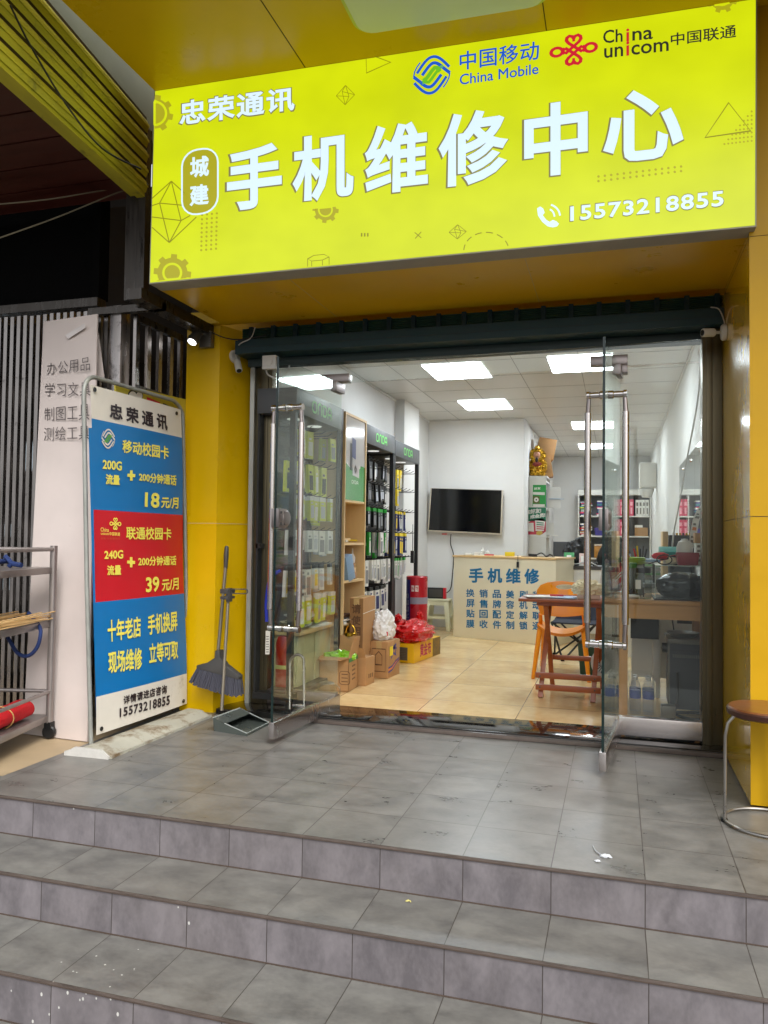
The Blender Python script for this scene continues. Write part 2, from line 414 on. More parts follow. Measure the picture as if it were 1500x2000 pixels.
for px, py, yy in ((348, 1772, EDGE[1]), (369, 1803, EDGE[1]), (162, 1951, EDGE[2]), (156, 1953, EDGE[2]), (168, 1939, EDGE[2]), (188, 1950, EDGE[2]), (230, 1981, EDGE[2]), (96, 1981, EDGE[2]), (81, 1942, EDGE[2]), (22, 1935, EDGE[2]), (115, 1968, EDGE[2]), (216, 1951, EDGE[2]), (64, 1995, EDGE[2]), (144, 1579, EDGE[0]), (104, 1920, EDGE[2]), (132, 1939, EDGE[2])):
    p = P(px, py, y=yy - .0008); r = random.uniform(.003, .0055)
    n = 9; mb.poly([p + V((r * .8 * cos(2 * pi * k / n), 0, r * 1.2 * sin(2 * pi * k / n))) for k in range(n)], m_splash)
o = mb.build('paint_splashes'); tag(o, 'white paint splashes dried on the faces of the grey steps', 'paint stain', kind='stuff')
mb = MB(); mb.quad([V((-60, -3, -.63)), V((60, -3, -.63)), V((60, 1.85, -.63)), V((-60, 1.85, -.63))], m_pave); struct('pavement', mb)
mb = MB(); mb.quad([V((-200, -200, -.78)), V((200, -200, -.78)), V((200, 200, -.78)), V((-200, 200, -.78))], m_road); mb.box(-60, 60, -3.15, -3, -.78, -.628, m_pave); struct('road', mb)
mb = MB()   # neighbour's floor, a hair lower than the porch
mb.quad([V((-9, 2.9, -.004)), V((-2.655, 2.9, -.004)), V((-2.655, 8, -.004)), V((-9, 8, -.004))], m_beige); struct('neighbour_floor', mb)
mb = MB(); mb.quad([V((-2.6, 4.5, .03)), V((.9, 4.5, .03)), V((.9, 14.2, .03)), V((-2.6, 14.2, .03))], m_floor); struct('shop_floor', mb)

# ------------------------------------------------------------------ the shop building
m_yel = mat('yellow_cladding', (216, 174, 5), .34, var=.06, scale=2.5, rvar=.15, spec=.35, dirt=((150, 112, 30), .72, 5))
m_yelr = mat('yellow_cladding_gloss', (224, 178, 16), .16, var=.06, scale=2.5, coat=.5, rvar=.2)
m_yelf = mat('yellow_cladding_dimmed', (184, 142, 10), .42, var=.08, scale=2.0, spec=.25, rvar=.15, dirt=((128, 98, 34), .66, 4))  # same cladding; the dimmer light on this front is put into a darker base
m_seam = mat('panel_seam', (60, 46, 12), .8)
m_seaml = mat('pale_sealant', (190, 180, 150), .7)
m_wall = mat('white_plaster', (222, 221, 218), .85, var=.035, scale=2.2, bump=.05)
m_wall2 = mat('grey_dado_paint', (92, 94, 96), .7, var=.06)
m_ceil = mat('ceiling_panel', (212, 211, 206), .38, var=.03, scale=1.5)
m_cseam = mat('ceiling_joint', (150, 149, 144), .8)
m_teal = mat('teal_shutter_paint', (12, 50, 56), .55, var=.14, scale=5, dirt=((24, 58, 60), .6, 6))
m_tealslat = mat('dark_green_slat', (38, 82, 66), .6, var=.2, scale=8)
m_black = mat('black_paint', (20, 20, 21), .4)
m_dark = mat('dark_header', (34, 52, 50), .5, var=.2)
m_bronze = mat('bronze_anodised_frame', (92, 84, 64), .34, metal=.75, var=.1, scale=4, stretch=(8, 8, .6))
m_alu = mat('pale_aluminium', (176, 178, 172), .4, metal=.6, var=.08)
m_steel = mat('brushed_steel', (190, 183, 180), .25, metal=1., var=.03, scale=6, stretch=(1, 1, .3), rvar=.08)
m_chrome = mat('polished_steel', (205, 200, 196), .13, metal=1., var=.05)
m_fit = mat('grey_steel_fitting', (142, 134, 132), .32, metal=.9, var=.1)
m_edge = mat('glass_edge', (14, 34, 32), .2)
G_PANE = glassmat('clear_glass', (.955, .975, .962))
G_DARK = glassmat('smoked_glass', (.80, .84, .79))
m_lamp = mat('led_diffuser', (250, 252, 255), .6, var=0, emit=PANEL_E, ecol=(238, 248, 255))
m_trim = mat('white_trim', (228, 228, 226), .5, var=.03)
m_greytrim = mat('grey_box_underside', (158, 154, 140), .6)

GL = lambda x: 4.47 - .06 * x
bld = thing('shop_building', 'yellow clad phone repair shop with open glass doors and white interior', 'shop', (-.9, 4.4, 0))
# canopy over the porch
cz = lambda x: 3.441 - .0195 * (x + 2.343)
mb = MB(); xa, xb, ya, yb = -2.345, 2.2, 2.2, 3.6
mb.hexa([V((xa, ya, cz(xa))), V((xb, ya, cz(xb))), V((xb, yb, cz(xb))), V((xa, yb, cz(xa)))], [V((xa, ya, 3.95)), V((xb, ya, 3.95)), V((xb, yb, 3.95)), V((xa, yb, 3.95))], m_yel)
for sx in (-1.488, -.312, .87):
    mb.box(sx - .002, sx + .002, ya, 3.497, cz(sx) - .0016, cz(sx) + .01, m_seam)
canopy = mb.build('canopy', bld)
mb = MB(); lx0, lx1, ly0, ly1 = -1.125, -.30, 2.5, 3.29
m_cl = mat('opal_lamp_cover', (205, 212, 196), .35, var=.03)
rr = rrect(lx0, ly0, lx1, ly1, .07)
mb.poly([V((x, y, cz(x) - .028)) for x, y in reversed(rr)], m_cl, .02, V((0, 0, -1)))
lamp = thing('canopy_lamp', 'unlit pale rounded square lamp under the yellow canopy', 'lamp', ((lx0 + lx1) / 2, (ly0 + ly1) / 2, 3.4))
mb.build('diffuser', lamp, bevel=.006)
mb = MB(); r2 = rrect(lx0 - .02, ly0 - .02, lx1 + .02, ly1 + .02, .08)
mb.poly([V((x, y, cz(x) - .010)) for x, y in reversed(r2)], mat('lamp_rim', (196, 206, 90), .4), .012, V((0, 0, -1))); mb.build('rim', lamp)
# soffit behind the sign and the wall above it
mb = MB(); mb.box(-2.375, .534, 3.62, 4.352, 2.422, 2.5, m_yel); mb.box(-2.63, -2.375, 4.30, 4.352, 2.424, 2.5, m_yel); mb.box(-.42, -.418, 3.66, 4.352, 2.4205, 2.43, m_seaml); mb.box(-1.62, -1.618, 3.66, 4.352, 2.4205, 2.43, m_seaml); mb.build('soffit', bld)
mb = MB(); mb.box(-2.35, .9, 3.62, 4.3, 2.5, 3.95, m_yel); mb.box(-2.6, .9, 4.61, 4.8, 2.424, 3.95, m_yel); mb.build('upper_wall', bld)
# pillars
mb = MB(); zt = 2.422; pe = P(486, 1050, y=4.60).x
mb.hexa([V((-2.63, 4.34, 0)), V((-2.395, 4.34, 0)), V((pe, 4.60, 0)), V((-2.63, 4.60, 0))], [V((-2.63, 4.34, zt)), V((-2.395, 4.34, zt)), V((pe, 4.60, zt)), V((-2.63, 4.60, zt))], m_yel)
mb.box(-2.631, -2.394, 4.3392, 4.345, 1.172, 1.1745, m_seaml)
d = (V((pe, 4.6, 1.173)) - V((-2.395, 4.34, 1.173)))
mb.bar(V((-2.394, 4.34, 1.173)), V((pe + .001, 4.598, 1.173)), .003, .0025, m_seaml)
mb.build('pillar', bld)
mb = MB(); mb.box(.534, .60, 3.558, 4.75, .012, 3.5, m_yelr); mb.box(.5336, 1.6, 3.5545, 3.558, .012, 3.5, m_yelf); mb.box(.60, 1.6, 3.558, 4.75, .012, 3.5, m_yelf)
mb.box(.5335, 1.6, 3.5535, 4.7, 1.205, 1.208, m_seam); mb.box(.5335, 1.6, 3.5535, 4.7, 2.392, 2.394, m_seam)
mb.build('pillar', bld)
# rolling shutter box with slatted grille over it
mb = MB(); sx0, sx1 = -2.30, .533
mb.box(sx0, sx1, 4.36, 4.60, 2.237, 2.322, m_teal); mb.box(sx0, sx1, 4.3585, 4.36, 2.276, 2.279, m_black); mb.build('shutter_box', bld, bevel=.0015, seg=1)
mb = MB(); mb.box(sx0, sx1, 4.47, 4.50, 2.325, 2.421, m_tealslat)
for k in range(9): mb.box(sx0, sx1, 4.455, 4.47, 2.328 + k * .0105, 2.335 + k * .0105, m_tealslat)
k = sx0 + .06
while k < sx1: mb.box(k, k + .026, 4.425, 4.46, 2.325, 2.421, m_teal); k += .152
mb.box(sx0, sx1, 4.40, 4.43, 2.325, 2.337, m_teal); mb.build('shutter_grille', bld)
mb = MB(); mb.box(-2.28, .50, 4.50, 4.58, 2.185, 2.2345, m_dark); mb.build('door_header', bld)
# threshold
mb = MB(); mb.box(-2.36, .533, 4.318, 4.66, .0, .034, m_granite); mb.box(-1.98, .533, 4.300, 4.3178, .0, .026, m_nose); mb.build('threshold', bld, bevel=.002)
# left and right door posts
mb = MB(); x0 = P(497, 1050, y=4.56).x; x1 = P(529, 1050, y=4.56).x
mb.box(x0, x1, 4.54, 4.64, .034, 2.235, m_bronze); mb.box(x0 + .03, x1 - .025, 4.532, 4.54, .034, 2.235, m_bronze)
mb.build('door_post', bld, bevel=.003)
mb = MB(); mb.box(P(489, 1050, y=4.56).x, x0, 4.52, 4.58, .0, 2.235, m_alu); mb.build('post_cover_strip', bld)
mb = MB(); xr0 = P(1371, 1050, y=4.44).x; xr1 = .533
mb.box(xr0, xr1, 4.42, 4.53, .034, 2.235, m_bronze); mb.box(xr0 + .018, xr0 + .05, 4.412, 4.42, .034, 2.235, m_bronze)
mb.build('door_post', bld, bevel=.003)
# fixed panes and transom
def pane(name, xa, xb, za, zb, gm, parent, y=None):
    mb = MB(); ya, yb = GL(xa), GL(xb)
    mb.hexa([V((xa, ya, za)), V((xb, yb, za)), V((xb, yb + .01, za)), V((xa, ya + .01, za))], [V((xa, ya, zb)), V((xb, yb, zb)), V((xb, yb + .01, zb)), V((xa, ya + .01, zb))], gm)
    return mb.build(name, parent)
XHL, XHR = -1.662, .008
pane('fixed_pane', x1 + .001, XHL - .004, .1285, 2.057, G_PANE, bld)
pane('fixed_pane', XHR + .004, xr0 - .001, .1455, 2.057, G_PANE, bld)
pane('transom_pane', x1 + .001, xr0 - .001, 2.066, 2.184, G_PANE, bld)
mb = MB(); mb.box(x1 + .001, XHL - .004, 4.545, 4.60, .0345, .128, m_fit); mb.build('bottom_rail', bld, bevel=.003)
mb = MB(); mb.box(XHR + .004, .532, 4.43, 4.49, .046, .145, m_steel); mb.build('bottom_rail', bld, bevel=.004)
# transom patch fittings (each door's top pivot block)
mb = MB(); a = P(624, 720, y=4.55).x; b = P(683, 720, y=4.55).x
mb.box(a, b, 4.535, 4.60, 2.068, 2.118, m_fit); mb.build('pivot_block', bld, bevel=.004)
mb = MB(); a = P(1152, 700, y=4.44).x; b = P(1226, 700, y=4.44).x
mb.box(a, b, 4.435, 4.50, 2.068, 2.122, m_fit); mb.box(b - .05, b, 4.436, 4.499, 2.02, 2.0679, m_fit); mb.build('pivot_block', bld, bevel=.004)
# floor plates of the door closers
mb = MB(); p = P(1150, 1437, z=.035); mb.box(p.x - .10, XHR - .06, p.y - .055, p.y + .045, .0345, .042, m_chrome); mb.build('closer_plate', bld, bevel=.002)
mb = MB(); p = P(680, 1398, z=.035); mb.box(p.x - .14, p.x + .14, p.y - .06, p.y + .05, .0345, .040, m_granite); mb.build('closer_plate', bld, bevel=.002)

def glass_door(label, hx, hy, fx, fy):
    dr = MB(); h = V((hx, hy, 0)); f = V((fx, fy, 0)); d = (f - h).normalized(); n = V((-d.y, d.x, 0)); L = (f - h).length
    ang = math.atan2(d.y, d.x); M = Matrix.Translation(h) @ Matrix.Rotation(ang, 4, 'Z')
    bx = lambda a, b, w0, w1, z0, z1, m, B=None: (B or MB()).box(a, b, w0, w1, z0, z1, m, M)
    root = bx(.0, L - .004, -.006, .006, .1205, 2.055, G_PANE).build('door', bld, label=label)
    bx(L - .004, L, -.006, .006, .1205, 2.055, m_edge).build('glass_edge', root)
    bx(-.02, L + .004, -.016, .016, .032, .12, m_steel).build('bottom_rail', root, bevel=.003)
    B = MB(); bx(-.02, .11, -.02, .02, 1.995, 2.057, m_fit, B); B.build('patch_fitting', root, bevel=.004)
    zt_, zb_, u = 1.80, .60, L - .115
    for s in (-1, 1):
        B = MB(); B.tube([M @ V((u, s * .088, zb_ + .10)), M @ V((u, s * .088, zt_ - .085))], .0165, m_steel, 16)
        B.tube([M @ V((u, s * .083, zt_ - .002)), M @ V((u, s * .088, zt_ - .085))], [.010, .012], m_fit, 10)
        B.tube([M @ V((u, s * .083, zb_ + .002)), M @ V((u, s * .088, zb_ + .10))], [.010, .012], m_fit, 10)
        for z in (zt_, zb_):
            B.tube([M @ V((u, s * .007, z)), M @ V((u, s * .03, z)), M @ V((u, s * .034, z)), M @ V((u, s * .075, z)), M @ V((u, s * .079, z)), M @ V((u, s * .094, z))], [.02, .02, .0155, .0155, .02, .02], m_chrome, 16)
        B.build('handle', root)
    B = MB()
    for s in (-1, 1):
        bx(L - .085, L + .004, s * .006 if s > 0 else -.022, .022 if s > 0 else -.006, 1.145, 1.245, m_fit, B)
        B.lathe([(0, .006), (.046, .006), (.046, .018), (.038, .026), (0, .026)], M @ V((L - .085, 0, 1.195)), m_fit, 20, (M.to_3x3() @ V((0, s, 0))))
        for zz in (1.165, 1.225):
            for uu in (L - .02, L - .06): bx(uu - .009, uu + .009, s * .0225 - .002, s * .0225 + .002, zz - .009, zz + .009, m_black, B)
    B.build('lock', root, bevel=.003)
    return root
fl = P(530, 1444, z=.032); fr_ = P(1177, 1507, z=.032)
glass_door('left glass door swung open towards the steps', XHL, 4.56, fl.x, fl.y)
glass_door('right glass door swung open, seen edge on', XHR, 4.46, fr_.x, fr_.y)

# interior shell
WL, WR, CZ, YB, YE = -2.2, .535, 2.523, 9.18, 13.8
mb = MB(); mb.box(WL - .15, WL, 4.65, YE + .1, .03, 2.6, m_wall); mb.box(WL, -2.1, 7.68, 8.30, .03, CZ, m_wall); mb.build('left_wall', bld)
mb = MB(); mb.box(WL, -1.05, YB, YB + .15, .03, CZ, m_wall); mb.box(-1.2, -1.05, YB + .15, YE, .03, CZ, m_wall); mb.build('partition_wall', bld)
mb = MB(); mb.box(WR, WR + .15, 4.6, YE + .1, .03, 2.6, m_wall); mb.build('right_wall', bld)
mb = MB(); mb.box(-1.2, WR + .1, YE, YE + .15, .03, 2.6, m_wall); mb.box(-1.05, -.56, YE - .12, YE, 1.06, CZ, m_wall); mb.box(-1.05, -.56, YE - .122, YE, .03, 1.06, m_wall2); mb.build('back_wall', bld)
mb = MB(); mb.box(WL - .15, WR + .15, 4.6, YE + .1, CZ, CZ + .1, m_ceil)
for k in range(-3, 2): mb.box(-.80 + k * .51 - .0025, -.80 + k * .51 + .0025, 4.6, YE, CZ - .0015, CZ + .01, m_cseam)
yy = 4.94
while yy < YE: mb.box(WL, WR, yy - .002, yy + .002, CZ - .0013, CZ + .01, m_cseam); yy += .595
mb.build('ceiling', bld)
mb = MB()
for xa, xb in ((WL, WL + .012), (WR - .012, WR)): mb.box(xa, xb, 4.65, YB if xa == WL else YE, CZ - .02, CZ - .002, m_trim)
mb.box(WL, -1.05, YB - .012, YB, CZ - .02, CZ - .002, m_trim); mb.build('ceiling_trim', bld)
# ceiling lights
l0 = None; rows = [(-1.30, 6.46, 'above the boxes, nearest the doors'), (-1.34, 8.17, 'before the screen wall'), (-.28, 6.40, 'above the folding table'), (-.29, 9.92, 'behind the orange chair, third from the door'), (-.31, 12.15, 'deepest in the shop')]
for x, y, w in rows:
    lab = 'lit white square ceiling panel ' + w
    if l0 is None:
        l0 = thing('ceiling_light', lab, 'ceiling light', (x, y, CZ), 'lit ceiling panels of the shop')
        B = MB(); B.box(x - .245, x + .245, y - .295, y + .295, CZ - .0075, CZ - .002, m_lamp); B.build('diffuser', l0)
        B = MB()
        for a in ((-.25, .25, -.30, -.295), (-.25, .25, .295, .30), (-.25, -.245, -.295, .295), (.245, .25, -.295, .295)): B.box(x + a[0], x + a[1], y + a[2], y + a[3], CZ - .009, CZ - .0018, m_trim)
        B.build('frame', l0)
    else: dup(l0, (x, y, CZ), label=lab)

# ================================================================== THE LIT SIGN
SY = 3.5
fs_ = lambda px, py: P(px, py, y=SY)
s_yel = signmat('sign_yellow_film', (212, 224, 14), SIGN_E, patch=.07)
s_wht = signmat('sign_white_film', (214, 236, 255), SIGN_E * 1.12)
s_oli = signmat('sign_olive_print', (178, 172, 30), SIGN_E * .95)
s_lin = signmat('sign_line_print', (150, 146, 22), SIGN_E * .9)
s_out = signmat('sign_letter_outline', (140, 134, 80), SIGN_E * .9)
s_blu = signmat('sign_blue_print', (22, 88, 205), SIGN_E)
s_grn = signmat('sign_green_print', (110, 190, 40), SIGN_E)
s_red = signmat('sign_red_print', (205, 30, 52), SIGN_E)
s_blk = signmat('sign_black_print', (42, 44, 40), SIGN_E)
sg = thing('shop_sign', 'large backlit yellow sign with white characters over the shop door', 'sign', (-.9, 3.55, 2.9))
c4 = [fs_(293, 552), fs_(1474.5, 440), fs_(1476, -2), fs_(303, 178)]
mb = MB(); mb.quad(c4, s_yel)
mb.build('face', sg)
mb = MB(); bk = [p + V((0, .12, 0)) for p in c4]
cn = [p + V((0, .0015, 0)) for p in c4]; dx = [V((-.006, 0, -.006)), V((.006, 0, -.006)), V((.006, 0, .006)), V((-.006, 0, .006))]
of = [p + e for p, e in zip(cn, dx)]; ob = [p + e for p, e in zip(bk, dx)]
mb.hexa([of[0], of[1], ob[1], ob[0]], [of[3], of[2], ob[2], ob[3]], m_greytrim); mb.build('cabinet', sg)
def L_(d, z): return lambda px, py: fs_(px, py) + V((0, -z, 0))
f1, f2, f3 = L_(0, .0015), L_(0, .003), L_(0, .0045)
def stext(mb, t, x0, x1, lt, lb, rt, rb, m, f=f2, bold=.02, space=1.): mb.text(t, Q(f, x0, x1, lt, lb, rt, rb), m, 0, bold, space)
# main row: each character in its own cell
top = lambda x: 290 - .1455 * (x - 443); bot = lambda x: 414 - .1105 * (x - 443)
lw, lo = MB(), MB()
for ch, x0, x1, a, b in (('手', 444, 551, .02, 1.0), ('机', 572, 691, .0, .99), ('维', 713, 836, .0, .99), ('修', 857, 993, -.02, 1.0), ('中', 1024, 1148, .03, 1.0), ('心', 1178, 1335, .02, .93)):
    yl0, yl1, yr0, yr1 = top(x0), bot(x0), top(x1), bot(x1)
    lt, lb = yl0 + a * (yl1 - yl0), yl0 + b * (yl1 - yl0); rt, rb = yr0 + a * (yr1 - yr0), yr0 + b * (yr1 - yr0)
    stext(lw, ch, x0, x1, lt, lb, rt, rb, s_wht, f3, .028); stext(lo, ch, x0 - 4.5, x1 + 1.5, lt - 1, lb + 3, rt - 1, rb + 3, s_out, f2, .040)
stext(lw, '忠荣通讯', 351, 576, 199, 247, 169, 216, s_wht, f3, .026, 1.12); stext(lo, '忠荣通讯', 348, 578, 197, 250, 167, 219, s_out, f2, .042, 1.12)
stext(lw, '15573218855', 1114, 1413, 404, 433, 373, 403, s_wht, f3, .02, 1.1); stext(lo, '15573218855', 1112, 1414.5, 402, 435, 371, 405, s_out, f2, .032, 1.1)
# rounded tag with two small characters
tagf = lambda u, v: f1(356 + 70 * u, 297 - 10 * u + 126 * v)
lo.poly([f1(356 + 70 * u, 297 - 10 * u + 126 * v) for u, v in [(p[0], 1 - p[1] * .556 / 1) for p in rrect(0, .0, 1, 1.8, .42)]], s_oli)
rp_ = [(356 + 70 * p[0], 297 - 10 * p[0] + 70 * (1.8 - p[1])) for p in rrect(0, .0, 1, 1.8, .42)]
lw.stroke(rp_, 3.2, f2, s_wht, True)
stext(lw, '城', 372, 409, 308, 349, 304, 345, s_wht, f3, .03); stext(lw, '建', 371, 409, 363, 404, 359, 400, s_wht, f3, .03)
# handset icon
lw.poly([f3(x, y) for x, y in ((1049, 408), (1055, 404), (1061, 408), (1064, 416), (1060, 421), (1067, 430), (1074, 434), (1080, 430), (1087, 433), (1092, 438), (1088, 443), (1080, 445), (1070, 443), (1059, 434), (1051, 422))], s_wht)
lw.stroke([(1070 + 13 * cos(rad(a)), 424 - 15 * sin(rad(a))) for a in range(0, 80, 12)], 3.4, f3, s_wht)
lw.stroke([(1070 + 24 * cos(rad(a)), 424 - 24 * sin(rad(a))) for a in range(5, 84, 10)], 3.6, f3, s_wht)
lw.build('lettering', sg); lo.build('letter_outline', sg)
# background ornaments
og = MB()
def gear(cx, cy, r, n=8, a0=0, hole=.5, clip=None):
    pts = []
    for i in range(n):
        for da, rr in ((-.5, .8), (-.27, .8), (-.2, 1), (.2, 1), (.27, .8)):
            t = 2 * pi * (i + da * .98) / n + a0; pts.append((cx + r * rr * cos(t), cy + r * rr * sin(t)))
    if clip: pts = [clip(p) for p in pts]
    og.poly([f1(*p) for p in pts], s_oli)
    ring = [(cx + r * hole * cos(2 * pi * i / 24), cy + r * hole * sin(2 * pi * i / 24)) for i in range(24)]
    if clip: ring = [clip(p) for p in ring]
    og.stroke(ring, r * .12, f2, s_yel, True)
bl = lambda p: (max(295, p[0]), min(p[1], 550 - .094 * (p[0] - 293)))
gear(337, 533, 37, 8, .1, .47, bl)
gear(302, 222, 37, 8, .2, .62, lambda p: (max(302.5, p[0]), p[1]))
gear(636, 410, 26, 8, .1, .5, lambda p: (p[0], max(406 - .1 * (p[0] - 636), p[1])))
gear(1410, -4, 30, 8, .3, .5, lambda p: (p[0], max(9 - .15 * (p[0] - 1410), p[1])))
def wire(pts, w=2.2, closed=False): og.stroke(pts, w, f1, s_lin, closed)
def octa(cx, cy, w, h, k=.36):
    T, B, L, R = (cx, cy - h), (cx - .04 * w, cy + h), (cx - w, cy + .08 * h), (cx + w, cy - .04 * h)
    i1, i2 = (cx - .36 * w, cy - .36 * h), (cx + .38 * w, cy + .14 * h)
    for a, b in ((T, L), (L, B), (B, R), (R, T), (L, i2), (i1, R), (T, i1), (T, i2), (B, i1), (B, i2)): wire([a, b], max(1.2, w * .035))
T, B, i1, i2 = (335, 354), (331, 474), (312, 397), (354, 431)
for a, b in ((T, (297, 388)), (T, (361, 378)), (T, i1), (T, i2), (B, i1), (B, i2), (B, (297, 444)), (B, (384, 424)), (i1, (356, 401)), (i1, (297, 402)), (i2, (297, 424)), (i2, (372, 421))): wire([a, b], 2.)
octa(675, 186, 18, 19); octa(894, 453, 17, 14)
wire([(715, 104), (763, 122), (716, 143)], 1.8, True)
wire([(1423, 201), (1466, 256), (1377, 269)], 2.2, True)
for r in range(9):
    for c in range(4):
        og.disc((395 + c * 9.6 - .2 * r, 420 - 2 * c * .5 + r * 8.6 - 40 * (c == 3) * 0), 2.4, f1, s_oli, 8) if not (r < 0) else None
for r in range(2):
    for c in range(14): og.disc((1169 + c * 12.4, 345 - c * 1.5 + r * 9), 2.6, f1, s_oli, 8)
for r in range(8):
    for c in range(9):
        x = 1468 - c * 7.6; y = 218 + r * 8.2 + c * .9
        if c <= r + .5 and x < 1474: og.disc((x, y), 2.1, f1, s_oli, 8)
wire([(810, 454), (823, 465)], 1.8); wire([(823, 453), (811, 466)], 1.8)
for k in range(3): og.poly([f1(705 + 6 * k, 462.5), f1(708 + 6 * k, 462), f1(708 + 6 * k, 455), f1(705 + 6 * k, 455.5)], s_lin)
for k in range(6):
    a = 182 + k * 29; pts = [(950 + 44 * cos(rad(a + j)), 490 + 36 * sin(rad(a + j))) for j in (0, 6, 12, 18)]; wire(pts, 2.)
h6 = [(601, 506), (613, 499), (633, 497), (643, 502), (630, 508), (609, 510)]; wire(h6, 1.3, True); wire([(601, 506), (601, 521)], 1.3); wire([(609, 510), (609, 520.5)], 1.3); wire([(630, 508), (630, 518.5)], 1.3); wire([(643, 502), (643, 517)], 1.3)
og.build('background_print', sg)
# carrier emblems
def swirl(mb, f, cx, cy, rx, ry, mo, mi_, sl=0.):
    """ball of wavy bands: two outer and two inner bands per half and a middle wave"""
    g = lambda u, v: f(cx + rx * u, cy - ry * v + sl * rx * u)
    def half(s):
        for pts, w in (([(-.80, .18), (-.45, .66), (-.15, .94), (.22, .98), (.58, .72), (.95, .30)], .15), ([(-.52, .04), (-.15, .50), (.08, .66), (.36, .56), (.66, .26), (.98, -.02)], .17)):
            q = [(s * a, s * b) for a, b in pts]; r = []
            for i in range(len(q) - 1):
                for t in (0, .34, .67): r.append((q[i][0] * (1 - t) + q[i + 1][0] * t, q[i][1] * (1 - t) + q[i + 1][1] * t))
            r.append(q[-1])
            for _ in range(3): r = [r[0]] + [((r[i - 1][0] + 2 * r[i][0] + r[i + 1][0]) / 4, (r[i - 1][1] + 2 * r[i][1] + r[i + 1][1]) / 4) for i in range(1, len(r) - 1)] + [r[-1]]
            mb.stroke(r, w, g, mo)
        q = [(s * a, s * b) for a, b in ((-.98, .02), (-.93, .28), (-.8, .52), (-.62, .74))]; mb.stroke(q, .07, g, mo)
    half(1); half(-1)
    r = [(-.62, -.42), (-.42, -.30), (-.2, -.05), (.0, .2), (.16, .36), (.3, .34), (.45, .12)]
    mb.stroke(r, .2, g, mi_); mb.stroke([(-a, -b) for a, b in r], .16, g, mi_)
def knot(mb, f, cx, cy, s, m, sl=0., asp=1.):
    """interlaced knot: two crossing heart loops and two side rings"""
    g = lambda u, v: f(cx + s * u, cy - s * asp * v + sl * s * u)
    w = .15
    for sg_ in (1, -1):
        h = [(-.36, -.16), (.12, .30), (.22, .40), (.30, .54), (.28, .68), (.18, .76), (.06, .72), (.0, .60), (-.06, .72), (-.18, .76), (-.28, .68), (-.30, .54), (-.22, .40), (-.12, .30), (.36, -.16)]
        mb.stroke([(a, sg_ * b) for a, b in h], w, g, m)
        mb.stroke([(sg_ * (.70 + .24 * cos(rad(t))), .22 * sin(rad(t))) for t in range(0, 360, 24)], w, g, m, True)
        mb.stroke([(0, sg_ * .60), (0, sg_ * .44)], w * .8, g, m)
        mb.stroke([(sg_ * .46, .0), (sg_ * .36, .16 * 1)], w, g, m); mb.stroke([(sg_ * .46, 0), (sg_ * .36, -.16)], w, g, m)
mb = MB(); swirl(mb, f2, 843.5, 147, 36, 37, s_blu, s_grn, -.14)
stext(mb, '中国移动', 898, 1053, 102, 139, 80, 117, s_blu, f2, .012, 1.03); stext(mb, 'China Mobile', 898, 1052, 146, 167, 124, 145, s_blu, f2, .012)
mb.build('carrier_emblem', sg, label='blue and green swirl emblem with blue lettering')
mb = MB(); knot(mb, f2, 1120.5, 98, 47, s_red, -.14, .78)
for t, x0, x1, m in (('Ch', 1178, 1216, s_blk), ('na', 1235, 1275, s_blk)):
    sl = lambda x: 60 - .093 * (x - 1178)
    xo = 0 if t == 'Ch' else 7
    stext(mb, t, x0, x1, sl(x0) + xo, sl(x0) + 26, sl(x1) + xo, sl(x1) + 26, m, f2, .012)
stext(mb, 'i', 1223, 1229, 57, 82, 56, 81.5, s_red, f2, .02)
for t, x0, x1, m in (('un', 1180, 1217, s_blk), ('com', 1233, 1306, s_blk)):
    sl = lambda x: 93 - .115 * (x - 1179)
    stext(mb, t, x0, x1, sl(x0) + 2, sl(x0) + 22, sl(x1) + 2, sl(x1) + 22, m, f2, .012)
stext(mb, 'i', 1223, 1229, 82, 110, 81, 109, s_red, f2, .02)
stext(mb, '中国联通', 1310, 1438, 66, 91, 48, 74, s_blk, f2, .012)
mb.build('carrier_emblem', sg, label='red knot emblem with black lettering')

# ================================================================== BANNER STAND beside the pillar
BX = -2.568
m_ban_w = mat('banner_white_vinyl', (222, 216, 204), .45, var=.05, scale=5, dirt=((178, 166, 146), .62, 4))
m_ban_b = mat('banner_blue_vinyl', (4, 112, 178), .42, var=.05)
m_ban_r = mat('banner_red_vinyl', (200, 20, 38), .42, var=.05)
m_ban_y = mat('banner_yellow_print', (244, 232, 96), .45, var=.03)
m_ban_k = mat('banner_dark_print', (40, 26, 32), .45)
m_ban_g = mat('banner_green_print', (92, 160, 70), .45)
m_galv = mat('painted_steel_tube', (150, 152, 146), .5, metal=.3, var=.15, scale=12, dirt=((112, 84, 58), .68, 16))
m_rust = mat('rusty_white_tray', (168, 166, 152), .6, var=.15, scale=4, dirt=((112, 92, 66), .50, 5))
st = thing('banner_stand', 'steel frame stand holding the blue and red price banner beside the yellow pillar', 'banner stand', (BX, 3.85, 0))
fb0 = lambda px, py: P(px, py, x=BX)
def fb(k):
    def g(px, py):
        p = P(px, py, x=BX)
        # vinyl bulges a little between its fixings
        w = .010 * sin(pi * max(0, min(1, (p.y - 3.4) / .98))) + .006 * sin(p.z * 5.0)
        return p + V((w + k, 0, 0))
    return g
